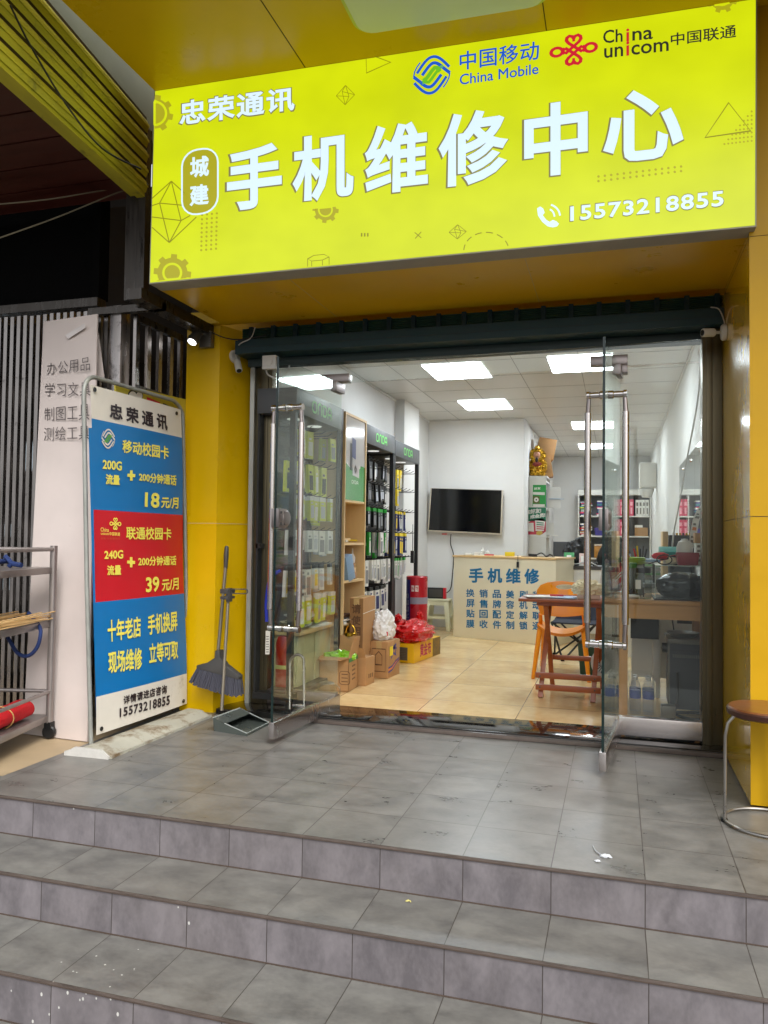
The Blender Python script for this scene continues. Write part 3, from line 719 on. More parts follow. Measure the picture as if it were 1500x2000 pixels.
def strip(mb, lt, rt, lb, rb, m, xl=lambda y: 176 + (y - 751) * .0158, xr=lambda y: 351 + (y - 800) * .0226, n=16, f=fb(0), mv=6):
    pts = []
    for j in range(mv + 1):
        for i in range(n + 1):
            u, v = i / n, j / mv
            a, b = lt + (lb - lt) * v, rt + (rb - rt) * v
            pts.append(f(xl(a) * (1 - u) + xr(b) * u, a * (1 - u) + b * u))
    mb.add(pts, [(j * (n + 1) + i, (j + 1) * (n + 1) + i, (j + 1) * (n + 1) + i + 1, j * (n + 1) + i + 1) for j in range(mv) for i in range(n)], m)
mb = MB()
strip(mb, 751, 800, 817, 855, m_ban_w); strip(mb, 817, 855, 995, 1006, m_ban_b); strip(mb, 995, 1006, 1177, 1159, m_ban_r)
strip(mb, 1177, 1159, 1361, 1315, m_ban_b); strip(mb, 1361, 1315, 1436, 1374, m_ban_w)
mb.poly([fb(0)(171, 836), fb(0)(187, 1420), fb(0)(190, 1420), fb(0)(177.5, 836)], m_ban_b)
bn = mb.build('banner', st)
lt_ = MB(); g1 = fb(.006)
def bt(t, x0, x1, a, b, c, d, m=m_ban_y, bold=.03, sp=1.0): lt_.text(t, Q(g1, x0, x1, a, b, c, d), m, 0, bold, sp)
bt('忠荣通讯', 210, 322, 786.5, 817, 811, 841.5, m_ban_k, .035, 1.55)
bt('移动校园卡', 233.7, 323.8, 858, 884, 872, 898, bold=.024); bt('200G', 196.7, 233, 897.7, 915.7, 901.5, 919.5); bt('流量', 202.7, 229.4, 925, 946, 928, 948)
bt('200分钟通话', 265.5, 339.6, 922, 940, 928, 949); bt('18', 278, 306.7, 961, 990, 963, 992.7, bold=.03); bt('元/月', 310, 344.7, 971, 992.7, 972, 994, bold=.03)
bt('联通校园卡', 243.6, 332, 1028, 1054, 1030.6, 1055, bold=.024); bt('240G', 202.8, 238.5, 1076, 1092, 1074, 1091); bt('流量', 208, 234.7, 1104, 1124, 1103, 1123)
bt('200分钟通话', 267, 342.5, 1087, 1106, 1085, 1104); bt('39', 281.5, 308, 1127.5, 1157.7, 1125.5, 1155, bold=.03); bt('元/月', 312.7, 347, 1132, 1155, 1128, 1151.5, bold=.03)
bt('十年老店', 207, 270, 1211, 1255, 1203, 1244, bold=.024); bt('手机换屏', 283.5, 342.5, 1201, 1241, 1192, 1232, bold=.024)
bt('现场维修', 207, 271.4, 1272, 1316, 1264, 1307, bold=.024); bt('立等可取', 285, 343, 1256.5, 1297, 1249, 1286, bold=.024)
bt('详情请进店咨询', 235.7, 320.6, 1359, 1376, 1336, 1354, m_ban_k, .03, 1.1); bt('15573218855', 228.8, 327, 1383, 1401, 1357, 1376, m_ban_k, .03, 1.1)
for cx, cy in ((251, 928.6), (253.7, 1098)):
    lt_.stroke([(cx - 7.5, cy - .5), (cx + 7.5, cy + .5)], 6, g1, m_ban_y); lt_.stroke([(cx, cy - 10), (cx, cy + 10)], 5, g1, m_ban_y)
swirl(lt_, g1, 207, 857, 12.5, 19, m_ban_w, m_ban_g, .15)
knot(lt_, g1, 223, 1023, 11, m_ban_y, .05, 1.3)
bt('China', 195.5, 211, 1030, 1038, 1031, 1039, bold=.01); bt('unicom中国联通', 196, 232, 1038, 1045, 1040, 1047, bold=.01)
m_dim = mat('banner_dim_print', (196, 96, 46), .5); bt('创新·与智慧同行', 196, 232, 1049.5, 1053.5, 1050, 1054, m_dim, .01, 1.1)
lt_.build('lettering', bn)
eye_ = MB()
for px, py in ((182.5, 761), (340.5, 807.5), (194.5, 1423), (355, 1369)):
    c = fb(.006)(px, py); eye_.tube([c, c + V((.003, 0, 0))], .012, m_black, 10)
eye_.build('eyelet', bn)
mb = MB(); X2 = BX - .03
A_, B_ = P(178, 1462, x=X2), P(366, 1385, x=X2); A2, B2 = P(166, 770, x=X2), P(358, 830, x=X2)
TL_, TR_ = P(172, 733, x=X2), P(349, 790, x=X2); r = .016
def bez(a, c, b, n=7): return [a * (1 - t) ** 2 + c * 2 * t * (1 - t) + b * t ** 2 for t in [i / n for i in range(n + 1)]]
cl = P(163, 735, x=X2); cr = P(356, 795, x=X2)
pts = [A_, P(170, 1150, x=X2), P(164, 800, x=X2)] + bez(P(164, 775, x=X2), cl, P(185, 737, x=X2)) + bez(P(338, 782, x=X2), cr, P(357, 815, x=X2)) + [P(361, 1000, x=X2), P(365, 1240, x=X2), B_]
mb.tube(pts, .0115, m_galv, 12); mb.build('tube_frame', st)
mb = MB()  # low pressed-steel foot trays
pts = [P(130, 1474, z=.0), P(213, 1482, z=.0), P(410, 1400, z=.0), P(352, 1392, z=0)]
mb.add([p + V((0, 0, h)) for h in (.004,) for p in pts] + [pts[0].lerp(pts[1], .28) + V((0, .0, .035)), pts[0].lerp(pts[1], .72) + V((0, 0, .035)), pts[3].lerp(pts[2], .72) + V((0, 0, .035)), pts[3].lerp(pts[2], .28) + V((0, 0, .035))],
       [(0, 1, 5, 4), (1, 2, 6, 5), (2, 3, 7, 6), (3, 0, 4, 7), (4, 5, 6, 7)], m_rust)
mb.bar(pts[1] + V((0.006, 0, .006)), pts[2] + V((.006, 0, .006)), .014, .014, m_rust); mb.build('foot_tray', st)
mb = MB(); a, b = pts[0] + V((-.005, -.012, 0)), pts[1] + V((.005, -.012, 0))
mb.poly([a, b, b + V((0, 0, .012)), a.lerp(b, .84) + V((0, 0, .042)), a.lerp(b, .24) + V((0, 0, .046)), a.lerp(b, .12) + V((0, 0, .03)), a + V((0, 0, .02))], mat('worn_white_paint', (188, 186, 180), .6, var=.1, scale=20, dirt=((120, 96, 70), .64, 30)), .01, V((0, -1, 0))); mb.build('end_cap', st)
# second, older poster board behind the stand
pb = thing('old_poster_board', 'yellow cartoon poster board half hidden behind the banner stand', 'poster', (-2.63, 4.2, 0))
X3 = -2.632; fp = lambda k: (lambda px, py: P(px, py, x=X3) + V((k, 0, 0)))
mb = MB(); mb.slab([fp(0)(231, 1380), fp(0)(365, 1360), fp(0)(363, 780), fp(0)(226, 748)], .01, mat('poster_yellow', (188, 172, 52), .6, var=.1)); bo = mb.build('board', pb)
mb = MB()
for cx, r in ((258, 9), (271, 8)): mb.disc((cx, 772), r, fp(.002), m_black, 14, 1.2); mb.disc((cx, 773), r - 1.6, fp(.0035), m_ban_w, 14, 1.2)
mb.poly([fp(.002)(286, 775), fp(.002)(312, 786), fp(.002)(315, 805), fp(.002)(288, 796)], m_ban_r); mb.poly([fp(.002)(318, 787), fp(.002)(346, 800), fp(.002)(346, 812), fp(.002)(318, 800)], m_black)
mb.poly([fp(.002)(352, 900), fp(.002)(363, 902), fp(.002)(364, 1080), fp(.002)(352, 1085)], m_ban_r)
mb.build('print', bo)

# ================================================================== NEIGHBOURING SHOP on the left
m_nyel = mat('weathered_yellow_fascia', (196, 188, 52), .5, var=.22, scale=4, stretch=(1, .35, 2), dirt=((140, 134, 56), .56, 7))
m_nred = mat('red_plank_ceiling', (66, 18, 7), .5, var=.25, scale=3, stretch=(.4, 4, 1))
m_mesh = mat('dark_mesh_screen', (6, 6, 6), .9, var=.3, scale=60, spec=.08)
m_dsteel = mat('dull_steel', (78, 74, 70), .34, metal=.85, var=.2, scale=6, stretch=(6, 6, .8), rvar=.3)
m_bars = mat('folding_gate_steel', (156, 150, 146), .3, metal=.95, var=.22, scale=5, stretch=(3, 3, .5), rvar=.3, dirt=((60, 56, 52), .6, 9))
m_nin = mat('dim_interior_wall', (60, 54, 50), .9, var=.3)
nb = thing('neighbour_shop', 'dim neighbouring shop front with yellow ribbed fascia and red plank soffit', 'shop', (-4, 4.5, 0))
mb = MB(); xf = -2.55
lz = lambda y: 3.027 + (3.621 - y) * .103; uz = lambda y: 3.46 + (3.631 - y) * .165
y0, y1 = 2.2, 3.74; nrib = 5
for i in range(nrib):
    a0, a1 = i / nrib, (i + 1) / nrib
    zz = lambda y, a: lz(y) + (uz(y) - lz(y)) * a
    e = .016
    mb.add([V((xf, y0, zz(y0, a0 + .02))), V((xf, y1, zz(y1, a0 + .02))), V((xf + e, y1, zz(y1, a0 + .12))), V((xf + e, y0, zz(y0, a0 + .12))), V((xf + e, y1, zz(y1, a1 - .12))), V((xf + e, y0, zz(y0, a1 - .12))), V((xf, y1, zz(y1, a1 - .02))), V((xf, y0, zz(y0, a1 - .02)))],
           [(0, 1, 2, 3), (3, 2, 4, 5), (5, 4, 6, 7)], m_nyel)
    mb.add([V((xf - .004, y0, zz(y0, a1 - .03))), V((xf - .004, y1, zz(y1, a1 - .03))), V((xf - .004, y1, zz(y1, a1 + .03))), V((xf - .004, y0, zz(y0, a1 + .03)))], [(0, 1, 2, 3)], m_seam)
mb.hexa([V((xf - .10, y0, lz(y0))), V((xf - .006, y0, lz(y0))), V((xf - .006, y1, lz(y1))), V((xf - .10, y1, lz(y1)))], [V((xf - .1, y0, uz(y0))), V((xf - .006, y0, uz(y0))), V((xf - .006, y1, uz(y1))), V((xf - .1, y1, uz(y1)))], m_nyel)
mb.bar(V((xf - .03, y0, lz(y0) - .008)), V((xf - .03, y1, lz(y1) - .008)), .05, .014, m_nyel); mb.build('ribbed_fascia', nb)
mb = MB(); m_sheet = mat('grey_sky_cover', (128, 134, 122), .7, var=.15, scale=2)  # added sheet covering the too bright sky gap above the fascia
mb.hexa([V((xf - .05, y0, uz(y0) - .02)), V((xf - .04, y0, uz(y0) - .02)), V((xf - .04, 4.3, 3.30)), V((xf - .05, 4.3, 3.30))], [V((xf - .05, y0, 4.6)), V((xf - .04, y0, 4.6)), V((xf - .04, 4.3, 4.6)), V((xf - .05, 4.3, 4.6))], m_sheet); mb.build('sky_cover_sheet', nb)
mb = MB(); cz0 = lz(3.7) + .01
for i in range(8):
    ya = 2.2 + i * .2; mb.hexa([V((-9, ya, lz(ya) + .02)), V((xf - .1, ya, lz(ya) + .02)), V((xf - .1, ya + .19, lz(ya + .19) + .02)), V((-9, ya + .19, lz(ya + .19) + .02))], [V((-9, ya, lz(ya) + .05)), V((xf - .1, ya, lz(ya) + .05)), V((xf - .1, ya + .19, lz(ya + .19) + .05)), V((-9, ya + .19, lz(ya + .19) + .05))], m_nred)
mb.box(-9, xf - .09, 2.2, 4.6, 3.66, 3.72, m_seam); mb.build('plank_soffit', nb)
GYN = 3.82
mb = MB(); zb_ = 2.44
mb.box(-9, -2.98, GYN + .10, GYN + .13, zb_ + .06, 3.1, m_mesh); mb.box(-9, -2.93, GYN + .02, GYN + .10, zb_, zb_ + .05, m_dsteel); mb.box(-2.98, -2.93, GYN + .03, GYN + .12, zb_ + .05, 3.1, m_mesh); mb.build('mesh_screen', nb)
mb = MB()
for px, w in ((258, .075), (277, .05)):
    p = P(px, 460, y=3.75); mb.box(p.x - w / 2, p.x + w / 2, 3.74, 3.79, 2.42 if w > .06 else 2.38, 3.4, m_dsteel)
p0, p1 = P(268, 562, x=-2.49), P(384, 622, x=-2.50)
mb.box(-2.535, -2.44, 3.56, 4.34, 2.36, 2.42, m_dsteel); mb.box(-2.93, -2.44, 3.76, 3.80, 2.36, 2.40, m_dsteel); mb.build('steel_frame', nb)
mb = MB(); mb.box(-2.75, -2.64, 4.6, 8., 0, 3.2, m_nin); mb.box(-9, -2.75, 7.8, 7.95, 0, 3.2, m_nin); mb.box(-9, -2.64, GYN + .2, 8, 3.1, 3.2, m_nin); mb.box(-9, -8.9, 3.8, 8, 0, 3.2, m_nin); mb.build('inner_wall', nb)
mb = MB(); m_win = mat('far_window_daylight', (190, 205, 215), .6, var=.3, emit=.35)
for a in ((-6.1, -5.75, 1.9, 2.3), (-5.6, -5.25, 1.9, 2.3), (-6.9, -6.55, 1.75, 2.3), (-8.2, -7.8, .9, 1.9), (-5.1, -4.8, 1.5, 2.25), (-4.55, -4.25, 1.8, 2.2), (-7.4, -7.1, .4, 1.2)): mb.box(a[0], a[1], 7.77, 7.79, a[2], a[3], m_win)
mb.build('window', nb)
mb = MB(); m_red = mat('red_shelf_edge', (120, 40, 20), .6)
mb.box(-6.6, -4, 7.3, 7.7, 1.72, 1.8, m_red); mb.box(-8.5, -3.2, 7.2, 7.7, .9, .94, m_nin); mb.build('shelf', nb)
# concertina gate
gt = thing('folding_gate', 'steel concertina gate pulled across the neighbouring shop front', 'gate', (-3.4, GYN, 0))
mb = MB(); px = 2
xs = []
x = P(-40, 800, y=GYN).x
zt_ = lambda x: P(100, 612, y=GYN).z
ztop = P(100, 614, y=GYN).z
while x < -2.80:
    xs.append(x); mb.box(x - .0125, x + .0125, GYN - .012, GYN + .008, .05, ztop + random.uniform(-.004, .004), m_bars); mb.box(x + .014, x + .024, GYN + .03, GYN + .05, .05, ztop - .03, m_dsteel); x += .0475
mb.build('bar_lattice', gt)
mb = MB()
for i in range(0, len(xs) - 2):
    for z0 in (.15, .55, .95, 1.35, 1.75):
        mb.bar(V((xs[i], GYN + .018, z0)), V((xs[i] + .045, GYN + .018, z0 + .36)), .014, .004, m_bars, (0, 1, 0)); mb.bar(V((xs[i] + .045, GYN + .024, z0)), V((xs[i], GYN + .024, z0 + .36)), .012, .004, m_dsteel, (0, 1, 0))
for z in (.52, .9, 1.32, 1.72, 2.1): mb.box(xs[0], xs[-1], GYN + .05, GYN + .06, z, z + .035, m_dsteel)
mb.build('scissor_link', gt)
mb = MB(); p = P(233, 700, y=GYN - .02); mb.box(p.x - .055, p.x + .02, GYN - .04, GYN + .05, 0, P(230, 596, y=GYN - .04).z, m_bars); mb.build('lock_post', gt, bevel=.004)
sp = thing('side_grille', 'narrow steel bar grille between the folding gate and the yellow pillar', 'grille', (-2.66, 4.05, 0))
mb = MB()
for px in (266, 289, 311, 333, 352):
    p = P(px, 690, x=-2.665); mb.box(-2.675, -2.655, p.y - .018, p.y + .018, .02, 2.36, m_bars)
mb.box(-2.68, -2.65, 3.84, 4.33, 2.33, 2.37, m_dsteel); mb.box(-2.68, -2.65, 3.84, 4.33, 1.93, 1.96, m_dsteel); mb.box(-2.68, -2.65, 3.84, 4.33, 1.0, 1.03, m_dsteel); mb.box(-2.68, -2.65, 3.84, 4.33, .03, .06, m_dsteel)
mb.build('bars', sp)
# leaning board with handwriting
m_board = mat('pinkish_white_board', (206, 194, 188), .6, var=.06, scale=2.5, dirt=((150, 132, 122), .66, 5))
m_pen = mat('grey_marker', (82, 74, 74), .7)
bl_, br_ = P(45, 1433, z=.0), P(170, 1449, z=.0)
ty = 3.745; tl_, tr_ = P(85, 628, y=ty), P(190, 613, y=ty)
bq = [bl_, br_, tr_, tl_]
bn_ = (br_ - bl_).cross(tl_ - bl_).normalized()
bd = thing('leaning_board', 'tall pinkish white board with handwritten stationery list leaning on the gate', 'board', bl_.lerp(br_, .5))
mb = MB(); mb.slab(bq, .012, m_board)
mb.slab([P(176, 742, y=3.77), P(204, 742, y=3.77), P(192, 650, y=3.77), P(180, 650, y=3.77)], .006, m_board)
bo = mb.build('panel', bd, bevel=.002)
fw = lambda px, py: Ppl(px, py, bl_, bn_) + bn_ * .0015
mb = MB()
for t, x0, x1, a, b, c, d in (('办公用品', 92, 176, 710, 733, 696, 723), ('学习文具', 88, 177, 749, 774, 745, 773), ('制图工具', 87, 175, 797, 822, 787, 820), ('测绘工具', 86, 175, 835, 861, 830, 858)):
    mb.text(t, Q(fw, x0, x1, a, b, c, d), m_pen, 0, -.006, 1.02)
mb.build('handwriting', bo)
mb = MB(); fw2 = lambda px, py: Ppl(px, py, bl_, bn_) + bn_ * .003
mb.poly([fw2(128, 655), fw2(165, 632), fw2(168, 640), fw2(134, 662)], mat('clear_tape', (214, 206, 202), .15)); mb.build('tape', bo)
# black cables across the gap
mb = MB()
def cable(mb, pts, r, m, n=6):
    pts = [V(p) for p in pts]; q = []
    for i in range(len(pts) - 1):
        p0, p1, p2, p3 = pts[max(0, i - 1)], pts[i], pts[i + 1], pts[min(len(pts) - 1, i + 2)]
        for k in range(6):
            t = k / 6; q.append(.5 * ((2 * p1) + (p2 - p0) * t + (2 * p0 - 5 * p1 + 4 * p2 - p3) * t * t + (3 * p1 - p0 - 3 * p2 + p3) * t ** 3))
    q.append(pts[-1]); mb.tube(q, r, m, n); return mb
m_cord = mat('grey_old_cord', (120, 112, 92), .8)
cable(mb, [P(-40, 402, y=3.4), P(90, 390, y=3.5), P(200, 372, y=3.68), P(290, 360, y=3.73)], .004, m_cord)
o = mb.build('overhead_cord'); tag(o, 'upper of two slack grey cords under the red soffit', 'cord', 'slack cords under the soffit')
mb = MB(); cable(mb, [P(-10, 468, y=3.4), P(110, 425, y=3.55), P(225, 378, y=3.7), P(275, 362, y=3.73)], .004, m_cord)
o = mb.build('overhead_cord'); tag(o, 'lower slack grey cord slanting across the black mesh screen', 'cord', 'slack cords under the soffit')
mb = MB(); cable(mb, [P(20, 10, x=-2.50), P(60, 90, x=-2.50), P(130, 205, x=-2.50), P(200, 290, x=-2.5), P(275, 330, x=-2.5)], .005, m_black)
o = mb.build('fascia_cable'); tag(o, 'thin dark cable hanging across the yellow ribbed fascia', 'cable')
# shelf trolley
tr = thing('shelf_trolley', 'steel shelf trolley on castors in front of the folding gate', 'trolley', tuple(P(92, 1442, z=0)))
F_ = P(92, 1442, z=0); m_tro = mat('trolley_grey_steel', (150, 142, 138), .38, metal=.7, var=.12, dirt=((100, 92, 84), .68, 8))
F_ = V((F_.x + .012, F_.y, 0))
zs = [P(117, 1108, y=F_.y).z, P(108, 1212, y=F_.y).z, P(100, 1396, y=F_.y).z]; zpost = P(121, 1066, y=F_.y).z
N_ = P(0, 1440, z=zs[2]); td = (V((N_.x, N_.y, 0)) - F_).normalized(); tl = V((td.y, -td.x, 0)) if td.y * 0 - td.x * 0 >= 0 else 0
tl = V((td.y, -td.x, 0)); tl = tl if tl.x < 0 else -tl
TLN, TWD = .66, .40
tp_ = lambda u, w, z: F_ + td * u + tl * w + V((0, 0, z))
for u in (0, TLN):
    for w in (0, TWD):
        mb = MB(); mb.tube([tp_(u, w, .085), tp_(u, w, zpost)], .019, m_tro, 12); mb.build('post', tr)
        mb = MB(); mb.lathe([(.0, -.014), (.03, -.014), (.036, -.008), (.036, .008), (.03, .014), (0, .014)], tp_(u, w, .036), m_black, 16, td); mb.bar(tp_(u, w, .05), tp_(u, w, .09), .04, .035, m_black); mb.build('castor', tr)
for w in (0, TWD):
    for z in (zpost - .02, zs[2] + .125):
        mb = MB(); mb.tube([tp_(0, w, z), tp_(TLN, w, z)], .010, m_tro, 10); mb.build('rail', tr)
for z in (zpost - .02, zs[2] + .125):
    mb = MB(); mb.tube([tp_(0, 0, z), tp_(0, TWD, z)], .010, m_tro, 10); mb.build('rail', tr)
for z in zs:
    mb = MB(); mb.hexa([tp_(-.005, .002, z - .035), tp_(TLN, .002, z - .035), tp_(TLN, TWD, z - .035), tp_(-.005, TWD, z - .035)], [tp_(-.005, .002, z), tp_(TLN, .002, z), tp_(TLN, TWD, z), tp_(-.005, TWD, z)], m_tro); mb.build('shelf', tr, bevel=.004)
m_redcl = mat('red_woven_cloth', (186, 16, 26), .85, var=.18, scale=18, bump=.3)
mb = MB(); c = tp_(.36, .10, zs[2] + .05); ca = -td
vs = []; nn_, mm_ = 26, 22
uu, ww = frame_of(ca)
for i_ in range(nn_ + 1):
    h = -.30 + .60 * i_ / nn_; e = min(1, ((.30 - abs(h)) / .03)) ** .5 if abs(h) > .27 else 1
    for j_ in range(mm_):
        t = 2 * pi * j_ / mm_; r = .056 * (e * .9 + .1) * (1 + .10 * mnoise.noise(V((h * 9, cos(t) * 1.6, sin(t) * 1.6)))); p = uu * cos(t) * r * 1.25 + ww * sin(t) * r; p.z = max(p.z * .85, -.045); vs.append(c + ca * h + p)
mb.add(vs, [(a * mm_ + b, a * mm_ + (b + 1) % mm_, (a + 1) * mm_ + (b + 1) % mm_, (a + 1) * mm_ + b) for a in range(nn_) for b in range(mm_)] + [tuple(range(mm_ - 1, -1, -1)), tuple(range(nn_ * mm_, (nn_ + 1) * mm_))], m_redcl)
mb.tube([c + ca * .05 + uu * cos(t) * .074 + ww * sin(t) * .056 for t in [2 * pi * k / 20 for k in range(20)]], .0035, mat('old_string', (190, 150, 90), .8), 5, True)
o = mb.build('cloth_roll', base=c); tag(o, 'roll of bright red cloth on the lowest shelf of the steel trolley', 'cloth roll')
mb = MB(); m_bam = mat('bamboo_stick', (214, 178, 122), .6, var=.2, scale=10, stretch=(8, .5, 8))
for k in range(34):
    w = random.uniform(.0, .22); z = zs[1] + .006 + random.random() * .035; u0 = random.uniform(-.01, .10); mb.bar(tp_(.62, w + random.uniform(-.03, .03), z), tp_(u0, w - .02, z + random.uniform(-.01, .012)), .009, .005, m_bam)
o = mb.build('bamboo_sticks', base=tp_(.3, .1, zs[1])); tag(o, 'bundle of thin bamboo sticks lying on the middle trolley shelf', 'stick bundle')
mb = MB(); m_navy = mat('navy_blue_rope', (24, 44, 92), .8, var=.2, scale=30)
ry = F_.y - .16; cable(mb, [tp_(.5, .05, zs[1] + .05), P(3, 1224, y=ry), P(18, 1250, y=ry), P(35, 1276, y=ry), P(55, 1281, y=ry), P(72, 1265, y=ry), P(79, 1240, y=ry), P(76, 1222, y=ry + .03), tp_(.1, .08, zs[1] + .05)], .010, m_navy, 8)
o = mb.build('blue_rope', base=tp_(.3, 0, zs[1])); tag(o, 'thick dark blue rope looping down from the middle trolley shelf', 'rope')
mb = MB(); ry = F_.y - .22; cable(mb, [tp_(.6, .12, zs[0] + .02), P(8, 1096, y=ry), P(25, 1101, y=ry), P(42, 1104, y=ry)], .013, m_navy, 8); cable(mb, [P(10, 1086, y=ry), P(22, 1100, y=ry), P(18, 1106, y=ry)], .012, m_navy, 8)
o = mb.build('blue_straps', base=tp_(.3, .1, zs[0])); tag(o, 'dark blue straps heaped on the top shelf of the trolley', 'strap')

# ================================================================== ON THE PORCH
m_cam = mat('white_plastic', (206, 204, 198), .4, var=.05)
m_lens = mat('lit_lens', (255, 255, 255), .3, var=0, emit=3)
m_fl = mat('grey_floodlight_metal', (120, 116, 108), .4, metal=.6, var=.15)
# floodlight on the left pillar
c = P(375, 668, y=4.22); d = (P(397, 632, y=4.31) - c); e = c + d
fl = thing('floodlight', 'grey cylindrical floodlight with lit lens on top of the left yellow pillar', 'floodlight', e)
mb = MB(); dd = d.normalized()
mb.lathe([(.0, 0), (.030, 0), (.036, .004), (.036, .03), (.031, .034), (.031, .10), (.036, .104), (.036, .13), (.03, .14), (0, .14)], c, m_fl, 20, dd); mb.build('housing', fl)
mb = MB(); mb.lathe([(0, -.002), (.027, -.002), (.027, .002)], c, m_lens, 20, dd); mb.build('lens', fl)
mb = MB(); q = P(407, 665, y=4.335); mb.box(q.x - .045, q.x + .04, 4.30, 4.339, q.z - .05, q.z + .05, m_fl)
for k in range(7): mb.box(q.x + .028, q.x + .045, 4.285, 4.30, q.z - .045 + k * .014, q.z - .037 + k * .014, m_fl)
mb.bar(V((q.x, 4.30, q.z + .03)), c + dd * .09, .018, .012, m_fl); mb.build('bracket', fl, bevel=.003)
mb = MB(); cable(mb, [q + V((.03, -.03, .045)), P(440, 660, y=4.33), P(470, 663, y=4.352), P(520, 655, y=4.35)], .004, m_black); o = mb.build('power_cable', fl)
# small camera on the reveal
def seccam(name, label, wall, tip, n, r=.022):
    t = thing(name, label, 'security camera', wall)
    mb = MB(); mb.lathe([(0, .0), (.042, 0), (.042, .018), (.034, .026), (0, .026)], wall, m_cam, 20, n); mb.build('base_plate', t)
    mb = MB(); a = wall + V(n).normalized() * .026; b = a.lerp(tip, .35); mb.tube([a, b], .008, m_cam, 10); mb.build('arm', t)
    mb = MB(); dd = (tip - b); mb.lathe([(0, 0), (r * .8, 0), (r, .006), (r, dd.length - .004), (r * .9, dd.length), (0, dd.length)], b, m_cam, 18, dd); mb.build('body', t)
    mb = MB(); mb.lathe([(0, 0), (r * .7, 0), (r * .7, .002), (0, .002)], b + dd, m_black, 14, dd); mb.build('lens', t)
    return t
seccam('security_camera', 'small white camera on the yellow reveal left of the door', P(456, 697, x=-2.36), P(467, 724, x=-2.28), (1, -.45, 0))
seccam('security_camera', 'small white camera up in the right corner beside the teal shutter box', V((.532, 4.27, 2.17)), P(1372, 650, y=4.22), (-1, 0, 0))
mb = MB(); p = P(525, 707, y=4.33); mb.box(p.x - .045, p.x + .045, 4.33, 4.37, p.z - .042, p.z + .042, m_cam); mb.lathe([(0, 0), (.026, 0), (.024, .006), (0, .006)], p + V((0, -.0, 0)), m_cam, 16, (0, -1, 0))
for sx in (-1, 1):
    for sz in (-1, 1): mb.lathe([(0, 0), (.004, 0), (0, .002)], p + V((sx * .036, 0, sz * .033)), m_fl, 8, (0, -1, 0))
o = mb.build('junction_box', base=p, bevel=.004); tag(o, 'white square junction box under the left end of the shutter box', 'junction box')
mb = MB(); cable(mb, [P(520, 712, y=4.36), P(522, 730, y=4.40), P(540, 738, y=4.43), P(560, 728, y=4.5), P(566, 705, y=4.52), P(558, 697, y=4.52)], .005, m_cam); o = mb.build('white_cable'); tag(o, 'white cable looping below the junction box over the left pane', 'cable')
mb = MB(); cable(mb, [P(458, 690, x=-2.36), P(468, 672, y=4.352), P(490, 660, y=4.352), P(498, 640, y=4.40)], .0035, m_cam); o = mb.build('camera_cable'); tag(o, 'thin pale cable rising from the small camera left of the door', 'cable')
mb = MB(); cable(mb, [P(1388, 600, y=4.355), P(1404, 604, y=4.34), P(1414, 626, y=4.32), P(1415, 640, y=4.30)], .0035, m_cam); o = mb.build('camera_cable'); tag(o, 'thin pale cable curling down to the right corner camera', 'cable')
# stool at the right
m_swood = mat('worn_brown_seat', (112, 66, 32), .35, var=.3, scale=6, stretch=(1, 8, 1), coat=.3, dirt=((66, 36, 20), .6, 7))
m_swood2 = mat('dark_seat_rim', (62, 34, 24), .4, var=.3)
m_wire = mat('bent_steel_wire', (150, 146, 140), .3, metal=.95, var=.1)
pt = P(1413, 1385, y=3.34); zst = .455; fc = P(1412, 1598, z=.0)
sc_ = V((fc.x + .165, 3.36, 0))
stl = thing('round_stool', 'round stool with worn brown seat and bent wire legs beside the right pillar', 'stool', sc_)
mb = MB(); mb.lathe([(0, zst - .0), (.145, zst), (.150, zst - .006)], sc_, m_swood, 40); mb.build('seat', stl)
mb = MB(); mb.lathe([(.150, zst - .006), (.155, zst - .012), (.153, zst - .030), (.14, zst - .036), (0, zst - .036)], sc_, m_swood2, 40); mb.build('seat_rim', stl)
mb = MB(); ring = [sc_ + V((.165 * cos(t), .165 * sin(t), .009)) for t in [2 * pi * i / 40 for i in range(40)]]; mb.tube(ring, .0065, m_wire, 8, True); mb.build('foot_ring', stl)
for k, a in enumerate((185, 262, 350, 75)):
    u = V((cos(rad(a)), sin(rad(a)), 0)); mb = MB(); mb.tube([sc_ + u * .165 + V((0, 0, .012)), sc_ + u * .164 + V((0, 0, .03)), sc_ + u * .162 + V((0, 0, zst - .12)), sc_ + u * .152 + V((0, 0, zst - .07)), sc_ + u * .125 + V((0, 0, zst - .036))], .0065, m_wire, 8); mb.build('leg', stl)
mb = MB(); mb.lathe([(0, 0), (.013, 0), (.013, .012), (0, .014)], sc_ + V((-.165, -.01, 0)), m_black, 10); mb.build('rubber_foot', stl)
# broom and dustpan
m_pole = mat('grey_pole', (120, 112, 98), .35, metal=.5, var=.1)
m_dgrey = mat('dark_grey_plastic', (66, 64, 62), .45, var=.1)
m_bris = mat('grey_blue_bristle', (66, 66, 76), .8, var=.3, scale=40, stretch=(8, 8, .6))
BY = 4.235
hd = P(427, 1300, y=BY); tp = P(443, 1066, y=4.30)
br = thing('broom', 'broom with fanned grey blue bristles standing upright against the yellow pillar', 'broom', hd)
mb = MB(); mb.tube([hd + V((-.01, 0, .02)), tp - V((.005, 0, .12))], .0105, m_pole, 10); mb.tube([tp - V((.0055, 0, .14)), tp - V((.003, 0, .06)), tp - V((.001, 0, .01)), tp], [.0115, .0155, .013, .007], m_dgrey, 12); mb.build('pole', br)
l_, r_ = P(388, 1303, y=BY), P(470, 1325, y=BY); l2, r2 = P(375, 1330, y=BY), P(471, 1358, y=BY)
mb = MB(); ax = (r_ - l_).normalized(); th = V((0, .028, 0)); nk = P(428, 1292, y=BY)
